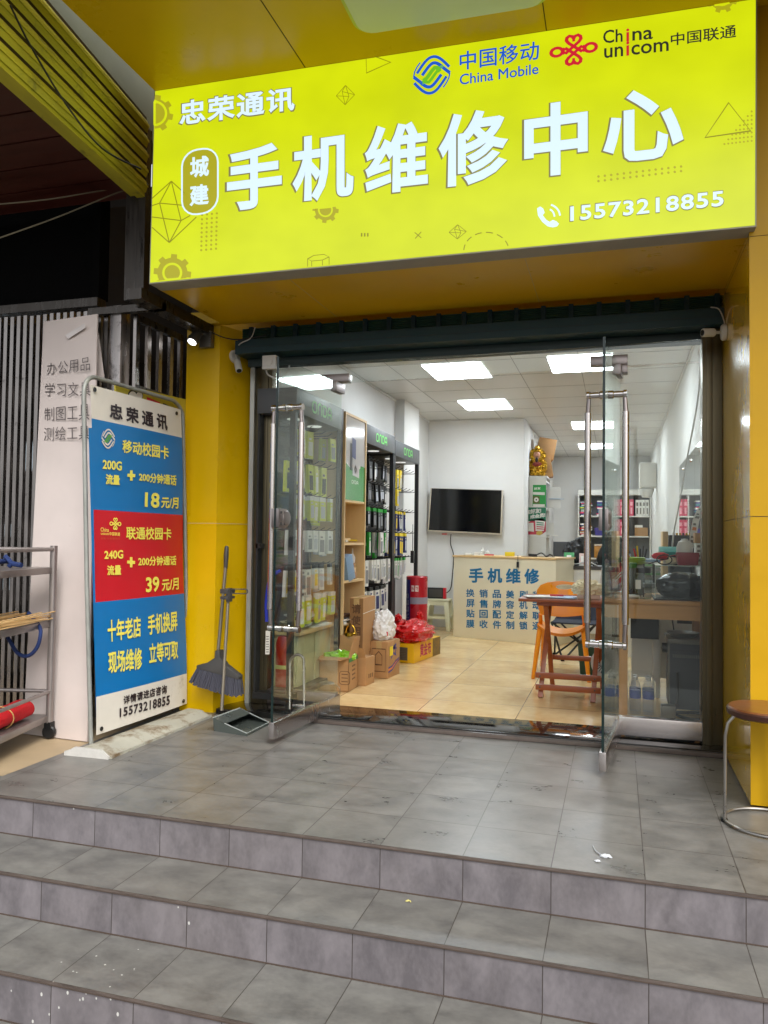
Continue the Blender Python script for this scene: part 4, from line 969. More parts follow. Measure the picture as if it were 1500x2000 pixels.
pr_ = [l_ + V((0, 0, -.004)), r_ + V((0, 0, -.004)), r_ + V((0, 0, .018)), nk.lerp(r_, .35) + V((0, 0, .018)), nk + V((.018, 0, .03)), nk + V((.014, 0, .07)), nk + V((-.014, 0, .07)), nk + V((-.018, 0, .025)), nk.lerp(l_, .5) + V((0, 0, .012)), l_ + V((0, 0, .015))]
mb.poly([p - th for p in pr_], m_dgrey, .056, V((0, -1, 0))); mb.build('head', br, bevel=.005)
mb = MB()
for i in range(30):
    for j in range(4):
        u = (i + .5 + random.uniform(-.2, .2)) / 30; y = -.022 + j * .0145
        a = l_.lerp(r_, u) + V((0, y, -.002)); b = l2.lerp(r2, u) + V((random.uniform(-.003, .003), y * 1.6, random.uniform(-.008, .004) + .012 * sin(pi * u) * -1))
        mb.tube([a, a.lerp(b, .6) + V((0, y * .1, 0)), b], [.0045, .0055, .0062], m_bris, 5, caps=False)
mb.build('bristles', br)
DP = P(434, 1375, z=.05); dtop = P(448, 1152, y=4.17)
dp = thing('dustpan', 'grey long-handled dustpan with clipped pole lying before the broom', 'dustpan', P(460, 1425, z=0))
mb = MB(); mb.tube([P(433, 1388, y=4.05), P(447, 1150, y=4.19)], .0095, m_pole, 10); mb.build('pole', dp)
mb = MB(); q = P(441, 1155, y=4.17)
mb.box(q.x - .022, q.x + .03, q.y - .03, q.y + .06, q.z - .012, q.z + .015, m_dgrey); mb.box(q.x - .022, q.x + .03, q.y - .03, q.y + .06, q.z - .045, q.z - .03, m_dgrey); mb.box(q.x + .012, q.x + .034, q.y - .02, q.y + .02, q.z - .06, q.z + .02, m_dgrey)
ring = rrect(q.x + .03, 0, q.x + .125, .026, .012); mb.tube([V((x, q.y + (x - q.x) * .3, q.z + z - .012)) for x, z in ring], .0035, m_dgrey, 6, True); mb.build('clip', dp, bevel=.003)
mb = MB(); m_pan = mat('translucent_grey_plastic', (70, 76, 72), .3, var=.08, coat=.3)
zf = .075
A0, B0, C0, D0 = P(418, 1428, z=.0), P(482, 1438, z=.0), P(525, 1416, z=.0), P(470, 1392, z=.0)
A1, D1 = P(416, 1402, z=.075), P(468, 1383, z=.075)
B1 = B0 + V((.0, .0, .012)); C1 = C0 + V((0, 0, .012))
t_ = .004
for q in ([A0, B0, C0, D0],): mb.poly([p + V((0, 0, .006)) for p in q], m_pan, .005, V((0, 0, 1)))
def wall_(a, b, c, d):
    n = (b - a).cross(d - a).normalized(); mb.poly([a, b, c, d], m_pan, .004, n); mb.poly([d, c, b, a], m_pan)
wall_(A0, B0, B1, A1); wall_(D0, C0, C1, D1); wall_(D0, A0, A1, D1)
mb.poly([A1, A1.lerp(B1, .35), D1.lerp(C1, .35), D1], m_pan, .004, V((0, 0, 1)))
mb.build('pan', dp)
mb = MB(); m_lip = mat('pale_plastic_edge', (150, 156, 152), .4)
mb.tube([A1.lerp(B1, .35), B1 + V((0, 0, .004)), C1 + V((0, 0, .004)), D1.lerp(C1, .35)], .0028, m_lip, 6); mb.tube([A1, D1], .004, m_lip, 6); mb.build('rim', dp)
# litter
mb = MB(); p = P(797, 1762, z=RZ[1]); mb.poly([p + V(v) for v in ((-.011, 0, .002), (-.002, .008, .006), (.009, .006, .003), (.012, -.006, .002), (.006, -.001, .005), (-.003, -.004, .003))], mat('dry_leaf', (206, 196, 120), .7)); o = mb.build('fallen_leaf', base=p); tag(o, 'pale yellow leaf scrap lying on the second step', 'leaf')
mb = MB(); m_film = mat('clear_plastic_film', (196, 200, 204), .12, var=.1, coat=.5)
p = P(1180, 1674, z=.0); cable(mb, [P(1158, 1652, z=.003), P(1162, 1660, z=.004), P(1172, 1668, z=.005), P(1180, 1674, z=.004)], .0022, m_film, 5)
mb.blob(p + V((.006, 0, .004)), (.018, .009, .006), m_film, 3, .5, 3, 3); mb.blob(P(1167, 1681, z=.004), (.011, .006, .004), m_film, 5, .5, 3, 2); o = mb.build('plastic_scrap', base=p); tag(o, 'crumpled clear plastic scrap near the front edge of the porch', 'litter')
# U-lock leaning inside the swung-open left door
mb = MB(); a, b = P(566, 1385, y=4.36), P(594, 1382, y=4.36); h = P(594, 1280, y=4.44); w = (b - a)
ar = [a] + [a.lerp(h - w * .5 + V((0, 0, -.06)), t) for t in (.5, .95)]
cx_ = h; r_ = w.length / 2; ux = w.normalized()
pts = [a, a + (h - b) * .9 - ux * 0] + [h - ux * r_ * 1.0 + V((0, 0, -.03)) + (ux * r_ * (-cos(t)) + V((0, 0, 1)) * r_ * sin(t)) for t in [pi * i / 10 for i in range(11)]] + [b + (h - b) * .9, b]
mb.tube([a] + [h - ux * r_ + V((0, 0, -.04)) + (-ux * r_ * cos(t) + V((0, 0, 1)) * r_ * 1.05 * sin(t)) for t in [pi * i / 12 for i in range(13)]] + [b], .0085, m_wire, 10)
ul = thing('u_lock', 'long steel U lock standing behind the glass of the left door', 'lock', (a + b) / 2)
mb.build('shackle', ul); mb = MB(); mb.box(a.x + .01, b.x - .0, 4.37, 4.40, .036, .085, m_chrome); mb.build('lock_body', ul, bevel=.004)
# blue cord on the left door handle, paper tag under it
mb = MB(); m_blue = mat('blue_ribbon', (22, 40, 150), .6)
hx = XHL - .17; q = [P(541, 1118, y=3.93), P(530, 1125, y=3.93), P(524, 1150, y=3.94), P(521, 1180, y=3.95), P(522, 1214, y=3.95)]
cable(mb, q, .012, m_blue, 8); cable(mb, [q[0] + V((.02, 0, .01)), q[0], q[1]], .009, m_blue, 8)
o = mb.build('blue_ribbon', base=q[0]); tag(o, 'blue ribbon knotted on the handle of the left glass door', 'ribbon')
mb = MB(); f = lambda px, py: P(px, py, y=4.47); mb.slab([f(518, 1278), f(526, 1278), f(528, 1232), f(519, 1232)], .002, m_ban_w); mb.tube([f(523, 1232), f(524, 1224)], .002, m_cam, 5)
for k in range(7): mb.quad([p_ + V((0, -.0015, 0)) for p_ in (f(519.6, 1274 - k * 5), f(525, 1274 - k * 5), f(525.4, 1272.4 - k * 5), f(519.8, 1272.4 - k * 5))], m_fl)
o = mb.build('paper_tag', base=f(523, 1250)); tag(o, 'narrow white paper tag hanging beside the red fire extinguisher', 'paper tag')

# ================================================================== LEFT SIDE OF THE SHOP: RACKS
m_rack = mat('black_rack_steel', (24, 24, 25), .45, var=.1)
m_head = mat('dark_grey_header', (72, 74, 76), .4, var=.04)
m_logo = mat('light_green_print', (120, 220, 110), .4, var=0)
m_peg = mat('black_back_panel', (30, 31, 32), .6, var=.1)
m_lwood = mat('pale_beech', (220, 188, 136), .45, var=.08, scale=4, stretch=(3, 3, .4))
m_cream = mat('cream_cabinet', (186, 180, 140), .45, var=.05)
RXF, RXB = -1.92, -2.185
def onda(mb, f, m):
    """four rounded letters drawn as strokes in a 4.6 x 1 box"""
    w = .17
    mb.stroke(rrect(.09, .1, .98, .9, .3), w, f, m, True)
    mb.stroke([(1.3, .02), (1.3, .6), (1.38, .8), (1.55, .9), (1.85, .9), (2.02, .8), (2.1, .6), (2.1, .02)], w, f, m)
    mb.stroke([(2.42, .1), (2.42, .9), (2.95, .9), (3.15, .8), (3.25, .6), (3.25, .4), (3.15, .2), (2.95, .1), (2.42, .1)], w, f, m)
    mb.stroke([(3.56, .02), (3.56, .6), (3.64, .8), (3.82, .9), (4.1, .9), (4.28, .8), (4.36, .6), (4.36, .02)], w, f, m); mb.stroke([(3.56, .38), (4.36, .38)], w, f, m)
def rack(label, y0, y1, ztop, zhb, rows, half=None, lh=.075):
    t = thing('display_rack', label, 'display rack', (RXF, (y0 + y1) / 2, .03))
    mb = MB(); mb.box(RXB, RXF + .005, y0 + .003, y1 - .003, zhb, ztop, m_head)
    hb = mb.build('header', t, bevel=.003)
    mb = MB(); ym = (y0 + y1) / 2; hc = (ztop + zhb) / 2
    onda(mb, lambda u, v: V((RXF + .0075, ym + (u - 2.25) * lh * .95, hc + (v - .5) * lh)), m_logo); mb.build('lettering', hb)
    mb = MB()
    for k in (.3, .7): mb.lathe([(0, -.004), (.05, -.004), (.05, 0)], (RXF - .12, y0 + (y1 - y0) * k, zhb), mat('glowing_downlight', (200, 200, 196), .3, emit=.6), 16)  # downlight faces carry a weak glow of their own
    mb.build('downlight', t)
    mb = MB(); ye = y1 if half is None else half; mb.box(RXB, RXB + .012, y0 + .02, ye, .1, zhb, m_peg); mb.build('back_panel', t)
    for y in (y0 + .018, y1 - .018):
        mb = MB(); mb.box(RXF - .035, RXF, y - .018, y + .018, .03, zhb, m_rack); mb.build('post', t)
    mb = MB(); mb.box(RXB, RXF, y0 + .01, y1 - .01, .08, .12, m_rack); mb.box(RXB, RXB + .03, y0 + .02, y1 - .02, 1.02, 1.05, m_rack); mb.box(RXB, RXB + .03, y1 - .04, y1, .1, zhb, m_rack); mb.build('shelf', t)
    mb = MB()
    for z, n in rows:
        for i in range(n):
            y = y0 + .07 + (y1 - y0 - .14) * (i + .5) / n
            mb.tube([V((RXB + .02, y, z + .012)), V((RXF - .02, y, z + .012)), V((RXF + .012, y, z + .03))], .0028, m_rack, 5, caps=False)
    mb.build('hooks', t)
    return t
rack('black display rack nearest the doors with larger yellow packs', 4.448, 5.325, 2.03, 1.872, [(1.79, 6), (1.57, 6), (1.36, 6), (1.13, 6), (.90, 6)], lh=.085)
rack('black display rack beside the pale wooden unit, full of dark packs', 5.852, 6.70, 2.005, 1.852, [(1.72, 8), (1.535, 8), (1.335, 8), (1.13, 8), (.90, 9), (.675, 8)])
rack('black display rack farthest from the doors with half open back', 6.703, 7.605, 1.98, 1.838, [(1.72, 6), (1.535, 6), (1.335, 6), (1.13, 6), (.90, 6)], half=7.22)
def packmesh(body, panel, w, h, d, tab=None):
    mb = MB(); mb.box(-d / 2, d / 2, -w / 2, w / 2, -h, -.02, body)
    mb.box(-d * .45, d * .45, -w / 2, w / 2, -.02, .010, tab or body); mb.box(-d * .4, d * .4, -w * .46, w * .46, -h * 1.01, -h * .98, panel)
    e = .0009
    mb.quad([V((d / 2 + e, -w * .36, -h * .88)), V((d / 2 + e, w * .36, -h * .88)), V((d / 2 + e, w * .36, -h * .34)), V((d / 2 + e, -w * .36, -h * .34))], panel)
    mb.quad([V((d / 2 + e, -w * .3, -h * .27)), V((d / 2 + e, w * .1, -h * .27)), V((d / 2 + e, w * .1, -h * .19)), V((d / 2 + e, -w * .3, -h * .19))], panel)
    return mb
pk = lambda n, c: mat('pack_' + n, c, .35, var=.1, scale=9)
pkb, pkg, pkw, pky, pkn, pkgr, pkc = pk('black', (26, 27, 29)), pk('grey', (120, 122, 126)), pk('white', (214, 214, 208)), pk('yellow', (222, 196, 34)), pk('navy', (34, 44, 100)), pk('green', (30, 150, 44)), pk('silver', (176, 180, 188))
pkyg = pk('lime', (196, 204, 60)); pkcl = pk('clear_blister', (150, 156, 160))
protos = {}
def packs(y0, y1, z, n, key, label, group, x=-1.985, skip=(), depth=2):
    body, panel, w, h, d, tab = key
    for i in range(n):
        if i in skip: continue
        for k in range(depth + 1):
            if k == 1 and random.random() < .35: continue
            y = y0 + .07 + (y1 - y0 - .14) * (i + .5) / n
            xx = x - k * .05 + .015 + random.uniform(-.012, .012)
            body, panel, w, h, d, tab = key; vr = random.randrange(4); vk = (key, vr)
            if vk not in protos:
                pv = (panel, pkc, pkg, pkw)[vr]; pv = panel if pv is body else pv
                o = packmesh(body, pv, w * (1, .9, 1.05, .85)[vr], h * (1, .86, 1.06, .95)[vr], d, tab).build('hanging_pack'); protos[vk] = o
            else:
                o = protos[vk].copy(); COL.objects.link(o)
            o.location = (xx, y + random.uniform(-.008, .008), z); tag(o, label, 'accessory pack', group)
            o.scale = (random.uniform(.8, 1.3), random.uniform(.72, 1.08), random.uniform(.8, 1.08))
            o.rotation_euler = (random.uniform(-.05, .05), random.uniform(-.04, .04), random.uniform(-.25, .1))
A, B_ = 5.852, 6.70
packs(A, B_, 1.72, 8, (pkb, pkc, .062, .15, .018, pkb), 'slim black pack with pale window on the top hooks of the middle rack', 'top row of the middle rack', skip=(1, 5), depth=1)
packs(A, B_, 1.535, 8, (pkb, pkg, .062, .165, .018, pkb), 'slim black pack with grey window on the second hooks of the middle rack', 'second row of the middle rack', skip=(3,), depth=1)
packs(A, B_, 1.335, 8, (pkb, pkw, .058, .16, .018, pkgr), 'black pack with green top and white window on the third hooks of the middle rack', 'third row of the middle rack', skip=(4,), depth=1)
packs(A, B_, 1.13, 5, (pkgr, pkw, .075, .19, .02, pkgr), 'bright green pack with white window on the middle rack', 'green packs of the middle rack', skip=(2,), depth=1)
packs(A + .42, B_, 1.13, 3, (pkw, pkc, .06, .17, .02, pkw), 'white pack beside the green ones on the middle rack', 'white packs beside the green ones', x=-1.97, depth=1)
packs(A, B_, .90, 9, (pkw, pkcl, .055, .19, .022, pkw), 'tall white pack with clear front on the fifth hooks of the middle rack', 'tall white packs of the middle rack', x=-1.96, depth=1)
packs(A, B_, .675, 5, (pkw, pkn, .09, .2, .03, pkb), 'wide white boxed pack on the lowest hooks of the middle rack', 'lowest packs of the middle rack', x=-1.97, depth=1)
A, B_ = 6.703, 7.28
packs(A, B_, 1.72, 4, (pky, pkw, .06, .19, .018, pky), 'yellow and white pack on the top hooks of the farthest rack', 'top row of the farthest rack', skip=(3,), depth=1)
packs(A, B_, 1.535, 4, (pky, pkb, .05, .2, .016, pky), 'narrow yellow pack on the second hooks of the farthest rack', 'second row of the farthest rack', skip=(2, 3), depth=1)
packs(A, B_ + .1, 1.335, 5, (pkn, pky, .06, .2, .02, pky), 'navy pack with yellow panel on the third hooks of the farthest rack', 'third row of the farthest rack', depth=1)
packs(A, B_ + .1, 1.13, 5, (pkn, pky, .055, .21, .02, pky), 'long navy pack with yellow top on the fourth hooks of the farthest rack', 'fourth row of the farthest rack', depth=1)
packs(A, B_ + .1, .90, 5, (pkw, pkgr, .055, .2, .02, pkgr), 'white pack with green panel on the fifth hooks of the farthest rack', 'fifth row of the farthest rack', depth=1)
A, B_ = 4.448, 5.325
packs(A, B_, 1.79, 6, (pkyg, pkw, .085, .18, .02, pkyg), 'lime pack with pale window on the top hooks of the nearest rack', 'top row of the nearest rack', skip=(0, 3, 4), depth=1)
packs(A, B_, 1.57, 6, (pkyg, pkb, .08, .19, .02, pkyg), 'lime pack with dark window on the second hooks of the nearest rack', 'second row of the nearest rack', skip=(5,), depth=1)
packs(A, B_, 1.36, 6, (pkyg, pkg, .08, .18, .02, pkw), 'lime pack with white tab on the third hooks of the nearest rack', 'third row of the nearest rack', skip=(0,), depth=1)
packs(A, B_, 1.13, 6, (pkw, pkg, .08, .17, .02, pkw), 'white pack with grey window on the fourth hooks of the nearest rack', 'fourth row of the nearest rack', skip=(1,), depth=1)
packs(A, B_, .90, 6, (pkw, pky, .075, .19, .02, pkb), 'white pack with yellow window on the fifth hooks of the nearest rack', 'fifth row of the nearest rack', depth=1)
packs(A, B_, .70, 5, (pkyg, pkb, .085, .19, .02, pkw), 'lime pack with dark window on the lowest hooks of the nearest rack', 'lowest row of the nearest rack', x=-1.95, depth=1)
# a black phone cable box hanging in the open half of the farthest rack
mb = MB(); p = V((-1.93, 7.42, .95)); mb.box(p.x - .015, p.x + .015, p.y - .022, p.y + .022, p.z - .1, p.z + .02, m_black); mb.tube([p + V((0, -.008, .02)), p + V((0, -.004, .28))], .002, m_black, 5); mb.tube([p + V((0, .008, .02)), p + V((0, .004, .28))], .002, m_black, 5)
o = mb.build('hanging_power_bank', base=p, bevel=.003); tag(o, 'small black box hanging on a loop in the open half of the far rack', 'power bank')
# base cabinet under the nearest rack
bc = thing('base_cabinet', 'cream cabinet with pale wooden top under the nearest rack', 'cabinet', (-1.9, 4.98, .03))
mb = MB(); mb.box(-2.19, -1.995, 4.68, 5.32, .03, .455, m_cream); mb.build('body', bc)
mb = MB(); mb.box(-2.19, -1.955, 4.66, 5.34, .455, .482, m_lwood); mb.build('top', bc, bevel=.003)
for k in range(2):
    mb = MB(); mb.box(-1.995, -1.987, 4.70 + k * .31, 4.99 + k * .31, .06, .44, m_cream); mb.build('door', bc, bevel=.003)
def paper_heap(name, label, c, sx, sy, n, cols, cat='papers'):
    mb = MB(); z = c[2]
    for i in range(n):
        a = random.uniform(-.8, .8); w, h = random.uniform(.5, 1) * sx, random.uniform(.5, 1) * sy; x, y = c[0] + random.uniform(-.4, .4) * sx, c[1] + random.uniform(-.4, .4) * sy
        M = rotz((x, y, z), a); mb.box(-w / 2, w / 2, -h / 2, h / 2, .0005, random.uniform(.003, .02), cols[i % len(cols)], M @ Matrix.Rotation(random.uniform(-.05, .05), 4, 'X')); z += .005
    o = mb.build(name, base=c); return tag(o, label, cat)
m_teals = mat('teal_card', (60, 120, 130), .5); m_paper = mat('white_paper', (224, 222, 214), .7, var=.04); m_cardb = mat('corrugated_cardboard', (172, 130, 84), .75, var=.1, scale=3, stretch=(1, 1, 3), bump=.1, dirt=((150, 110, 70), .62, 4))
m_cardin = mat('cardboard_inside', (150, 110, 70), .8, var=.1); m_cardd = mat('dark_carton_print', (96, 66, 42), .8); m_tape = mat('parcel_tape', (190, 160, 110), .25)
paper_heap('leaflet_heap', 'untidy heap of leaflets and cards on the cream cabinet', (-2.04, 5.0, .483), .12, .3, 16, [m_paper, m_teals, m_dgrey, m_paper, pkw])
# pale wooden poster unit
wu = thing('poster_shelf_unit', 'pale wooden shelf unit with framed phone accessory poster on top', 'shelf unit', (RXF, 5.6, .03))
y0, y1, zt = 5.345, 5.848, 2.02
for a in (y0, y1 - .018):
    mb = MB(); mb.box(RXB, RXF + .012, a, a + .018, .03, zt, m_lwood); mb.build('side_panel', wu)
mb = MB(); mb.box(RXB, RXB + .01, y0 + .018, y1 - .018, .03, zt - .018, m_lwood); mb.build('back_panel', wu)
mb = MB(); mb.box(RXB, RXF + .012, y0 + .018, y1 - .018, zt - .018, zt, m_lwood); mb.build('top', wu)
for z in (1.375, 1.055, .775, .46, .08):
    mb = MB(); mb.box(RXB + .01, RXF + .006, y0 + .018, y1 - .018, z - .018, z, m_lwood); mb.build('shelf', wu)
m_pgrey = mat('poster_grey', (196, 192, 190), .10, var=.03, coat=.8); m_pgreen = mat('poster_green', (24, 150, 44), .12, var=.04, coat=.8)
fpz = lambda k: (lambda u, v: V((RXF + .004 + k, y0 + .018 + u * (y1 - y0 - .036), 1.376 + v * (zt - .018 - 1.376))))
mb = MB(); f = fpz(0); mb.slab([f(0, 0), f(1, 0), f(1, 1), f(0, 1)], .006, m_pgrey); mb.poly([fpz(.001)(*p) for p in ((0, 0), (1, 0), (1, .43), (.78, .44), (.76, .40), (.28, .38), (.0, .44))], m_pgreen)
f = fpz(.002); mb.poly([f(*p) for p in ((.24, .36), (.34, .36), (.34, .68), (.24, .68))], m_dgrey); mb.poly([f(*p) for p in ((.33, .52), (.52, .5), (.52, .74), (.33, .76))], pkn); mb.poly([f(*p) for p in ((.36, .3), (.70, .28), (.70, .5), (.36, .5))], m_pgrey); mb.stroke([(.5, .42), (.56, .38), (.5, .34), (.46, .38)], .03, f, m_dgrey, True)
onda(mb, lambda u, v: fpz(.002)(.32 + u * .075, .2 + v * .045), m_paper); mb.build('poster', wu)
def carton(name, label, c, sx, sy, sz, rz=0., m=None, tape=True, cat='carton', extra=None, group=None):
    """closed carton; c is the middle of its bottom"""
    m = m or m_cardb; M = rotz(c, rz); t = thing(name, label, cat, c, group)
    mb = MB(); mb.box(-sx / 2, sx / 2, -sy / 2, sy / 2, 0, sz, m, M); body = mb.build('body', t, bevel=.004)
    if tape:
        mb = MB(); mb.box(-.022, .022, -sy / 2 - .0012, sy / 2 + .0012, sz, sz + .0012, m_tape, M); mb.box(-.022, .022, -sy / 2 - .0012, -sy / 2, sz - .06, sz, m_tape, M); mb.build('tape', t)
    if extra: extra(t, M)
    return t
# things in the wooden unit
mb = MB(); c = V((-2.0, 5.55, .776)); m_bluep = mat('pale_blue_plastic', (130, 160, 190), .3, var=.06)
mb.box(-.10, .10, -.05, .05, 0, .19, m_bluep, rotz(c, -.2) @ Matrix.Rotation(.3, 4, 'X')); mb.box(-.102, .102, -.052, .052, .05, .06, m_cam, rotz(c, -.2) @ Matrix.Rotation(.3, 4, 'X')); mb.box(-.102, .102, -.052, .052, .13, .14, m_cam, rotz(c, -.2) @ Matrix.Rotation(.3, 4, 'X'))
o = mb.build('blue_basket', base=c, bevel=.006); tag(o, 'pale blue plastic basket leaning in the wooden unit', 'basket')
mb = MB(); c = V((-1.99, 5.68, .776)); mb.box(-.06, .06, -.03, .05, 0, .05, m_cardb, rotz(c, .1)); mb.box(-.05, .05, -.03, .04, .05, .09, m_lwood, rotz(c, -.1)); mb.box(-.05, .05, -.02, .05, .09, .12, m_cardb, rotz(c, .2)); o = mb.build('small_cartons', base=c, bevel=.003); tag(o, 'small brown boxes piled beside the blue basket in the wooden unit', 'small boxes')
mb = MB(); c = V((-1.97, 5.72, .90)); mb.lathe([(0, 0), (.02, 0), (.022, .04), (.012, .06), (.006, .07), (.004, .11), (0, .112)], c, m_cam, 14); o = mb.build('glue_bottle', base=c); tag(o, 'small white glue bottle with thin nozzle on the brown boxes', 'bottle')
mb = MB(); c = V((-2.02, 5.44, 1.056)); mb.box(-.012, .012, -.04, .04, 0, .16, m_cam, rotz(c, .2) @ Matrix.Rotation(-.12, 4, 'Y')); mb.box(.0125, .0135, -.032, .032, .06, .14, m_black, rotz(c, .2) @ Matrix.Rotation(-.12, 4, 'Y')); o = mb.build('tablet_box', base=c, bevel=.002); tag(o, 'white slim box leaning on the upper shelf of the wooden unit', 'slim box')
paper_heap('card_heap', 'few cards lying on the upper shelf of the wooden unit', (-2.0, 5.62, 1.056), .1, .2, 5, [m_lwood, m_paper, pky])
paper_heap('odds_and_ends', 'small white and grey oddments on the third shelf of the wooden unit', (-2.0, 5.55, .461), .12, .3, 8, [m_paper, m_fl, pkw, m_cardd])

# ------------------------------------------------------------------ cartons and bags on the floor
FZ = .031
def openbox():
    c = V((-1.878, 5.19, FZ)); sx, sy, sz = .215, .215, .235
    t = thing('open_carton', 'open brown carton with raised flaps and green packets inside', 'carton', c)
    M = rotz(c, .04); mb = MB()
    for a in ((-sx / 2, -sx / 2 + .006, -sy / 2, sy / 2), (sx / 2 - .006, sx / 2, -sy / 2, sy / 2), (-sx / 2, sx / 2, -sy / 2, -sy / 2 + .006), (-sx / 2, sx / 2, sy / 2 - .006, sy / 2)): mb.box(*a, 0, sz, m_cardb, M)
    mb.box(-sx / 2, sx / 2, -sy / 2, sy / 2, .0, .006, m_cardb, M); mb.build('body', t)
    def flap(pts):
        m = MB(); m.poly([M @ V(p) for p in pts], m_cardb, .005, (V(pts[1]) - V(pts[0])).cross(V(pts[2]) - V(pts[0])).normalized()); m.build('flap', t)
    flap([(-sx / 2, -sy / 2, sz), (sx / 2, -sy / 2, sz), (sx / 2 - .03, -sy / 2 - .12, sz + .0), (-sx / 2 + .03, -sy / 2 - .12, sz + .0)][::-1])
    flap([(sx / 2, -sy / 2, sz), (sx / 2, sy / 2, sz), (sx / 2 + .02, sy / 2 - .03, sz + .13), (sx / 2 + .02, -sy / 2 + .05, sz + .13), (sx / 2 + .01, -sy / 2 + .0, sz + .05)])
    flap([(-sx / 2, sy / 2, sz), (sx / 2, sy / 2, sz), (sx / 2, sy / 2 + .05, sz + .12), (-sx / 2, sy / 2 + .05, sz + .12)])
    mb = MB(); mb.box(sx / 2, sx / 2 + .001, -sy / 2, sy / 2, sz - .035, sz - .008, mat('green_band', (60, 120, 70), .6), M)
    for k in range(4):
        for j in range(3): mb.box(sx / 2, sx / 2 + .001, -.03 + j * .028, -.012 + j * .028, .16 - k * .03, .172 - k * .03, m_cardd, M)
    f = lambda u, v: M @ V((u, -sy / 2 - .0012, v)); mb.stroke(rrect(.04, .05, .115, .14, .02), .004, f, m_cardd, True)
    mb.text('囚', [f(.055, .065), f(.10, .065), f(.10, .125), f(.055, .125)], m_cardd, 0, .02) if False else None
    for k in range(3): mb.stroke([(.055, .07 + k * .025), (.10, .07 + k * .025)], .006, f, m_cardd)
    mb.build('print', t)
    return M
Mo = openbox()
mb = MB(); m_lime = mat('lime_green_wrap', (130, 190, 40), .25, var=.2, scale=20, coat=.5)
for k, (x, y) in enumerate(((-.04, -.02), (.06, .0), (.0, .06))): mb.blob(Mo @ V((x, y, .225)), (.07, .05, .035), m_lime, k, .35, 3, 3)
o = mb.build('green_packets', base=Mo @ V((0, 0, .2))); tag(o, 'lime green snack packets heaped inside the open brown carton', 'packets')
def narrow(t, M):
    mb = MB(); mb.poly([M @ V(p) for p in ((-.05, -.078, .20), (.05, -.078, .20), (.04, -.10, .27), (-.04, -.10, .28))], m_cardb, .005, V((0, -1, .3)).normalized()); mb.build('flap', t)
    mb = MB()
    for k in range(3): mb.box(.0528, .0534, -.03 + k * .03, -.015 + k * .03, .05, .08, m_cardd, M)
    mb.build('print', t)
carton('narrow_carton', 'narrow brown carton with one raised flap between two larger cartons', V((-1.765, 5.41, FZ)), .105, .16, .20, -.1, tape=False, extra=narrow)
m_purple = mat('purple_print', (66, 60, 130), .5); m_orange = mat('orange_print', (214, 120, 60), .5); m_ylabel = mat('yellow_label', (240, 214, 40), .5)
def tissue(t, M):
    mb = MB(); f = lambda u, v: M @ V((.0762, u * .75, v * .9))
    for k in range(3): mb.stroke([(-.15, .05 + k * .018), (-.05, .06 + k * .016), (.05, .10 + k * .012), (.15, .13 + k * .006)], .014, f, m_orange if k == 1 else m_purple)
    mb.stroke([(-.08, .16), (-.02, .20), (.05, .18), (.02, .24), (-.04, .23), (.06, .27)], .02, f, m_purple); mb.stroke([(-.02, .26), (.07, .23)], .02, f, m_purple); mb.build('print', t)
    mb = MB(); mb.box(.0764, .077, -.09, -.025, .165, .235, m_ylabel, M); mb.build('label', t)
    mb = MB(); g = lambda u, v: M @ V((u * .55, -.1262, v)); mb.stroke([(-.10, .05), (.10, .05), (.10, .22), (-.10, .22)], .006, g, m_cardd, True); mb.stroke([(-.05, .1), (.05, .1), (.05, .17), (0, .2), (-.05, .17)], .008, g, m_cardd, True); mb.build('side_print', t)
carton('tissue_carton', 'brown carton with purple and orange print and a yellow label', V((-1.72, 5.80, FZ)), .15, .25, .275, -.1, extra=tissue)
def tall(t, M):
    mb = MB(); mb.box(-.052, .052, -.1508, -.15, .01, .61, mat('carton_brown_face', (140, 102, 62), .75), M)
    g2 = lambda u, v: M @ V((u, -.1522, v))
    for k, ch in enumerate('请使用本公司'):
        z = .57 - k * .085; mb.text(ch, [g2(-.036, z - .07), g2(.036, z - .07), g2(.036, z), g2(-.036, z)], m_cardd, 0, .03)
    mb.build('lettering', t)
    mb = MB(); mb.bar(M @ V((.0535, -.15, .50)), M @ V((.0535, .15, .51)), .003, .003, m_paper); mb.build('string', t)
    mb = MB(); mb.stroke([(.02, .06), (.08, .06), (.08, .2), (.02, .2)], .005, lambda u, v: M @ V((.0532, u, v)), m_cardd, True); mb.build('print', t)
carton('tall_carton', 'tall brown carton with vertical black characters against the wooden unit', V((-1.852, 5.635, FZ)), .105, .30, .615, .0, extra=tall)
carton('small_carton', 'small brown carton under the jar with gold lid', V((-1.862, 5.385, FZ)), .085, .13, .265, .0)
# bag contents, jar
jr = thing('gold_lid_jar', 'clear jar with gold lid and wire handle on the brown carton', 'jar', V((-1.862, 5.385, .298)))
mb = MB(); c = V((-1.862, 5.385, .298)); mb.lathe([(0, 0), (.044, 0), (.047, .01), (.047, .07), (.042, .08), (.04, .08)], c, glassmat('jar_glass', (.78, .81, .79), .06), 24); mb.build('body', jr)
m_gold = mat('gold_metal', (190, 150, 50), .25, metal=1.); mb = MB(); mb.lathe([(0, .08), (.048, .08), (.048, .102), (.045, .106), (0, .106)], c, m_gold, 24); mb.build('lid', jr)
mb = MB(); mb.tube([c + V((.035 * cos(t), 0, .106 + .055 * sin(t))) for t in [pi * i / 8 for i in range(9)]], .004, m_gold, 6); mb.build('handle', jr)
m_wbag = mat('white_plastic_bag', (232, 230, 228), .35, var=.06, scale=8); m_rbag = mat('red_plastic_bag', (196, 18, 20), .28, var=.12, scale=8, coat=.3)
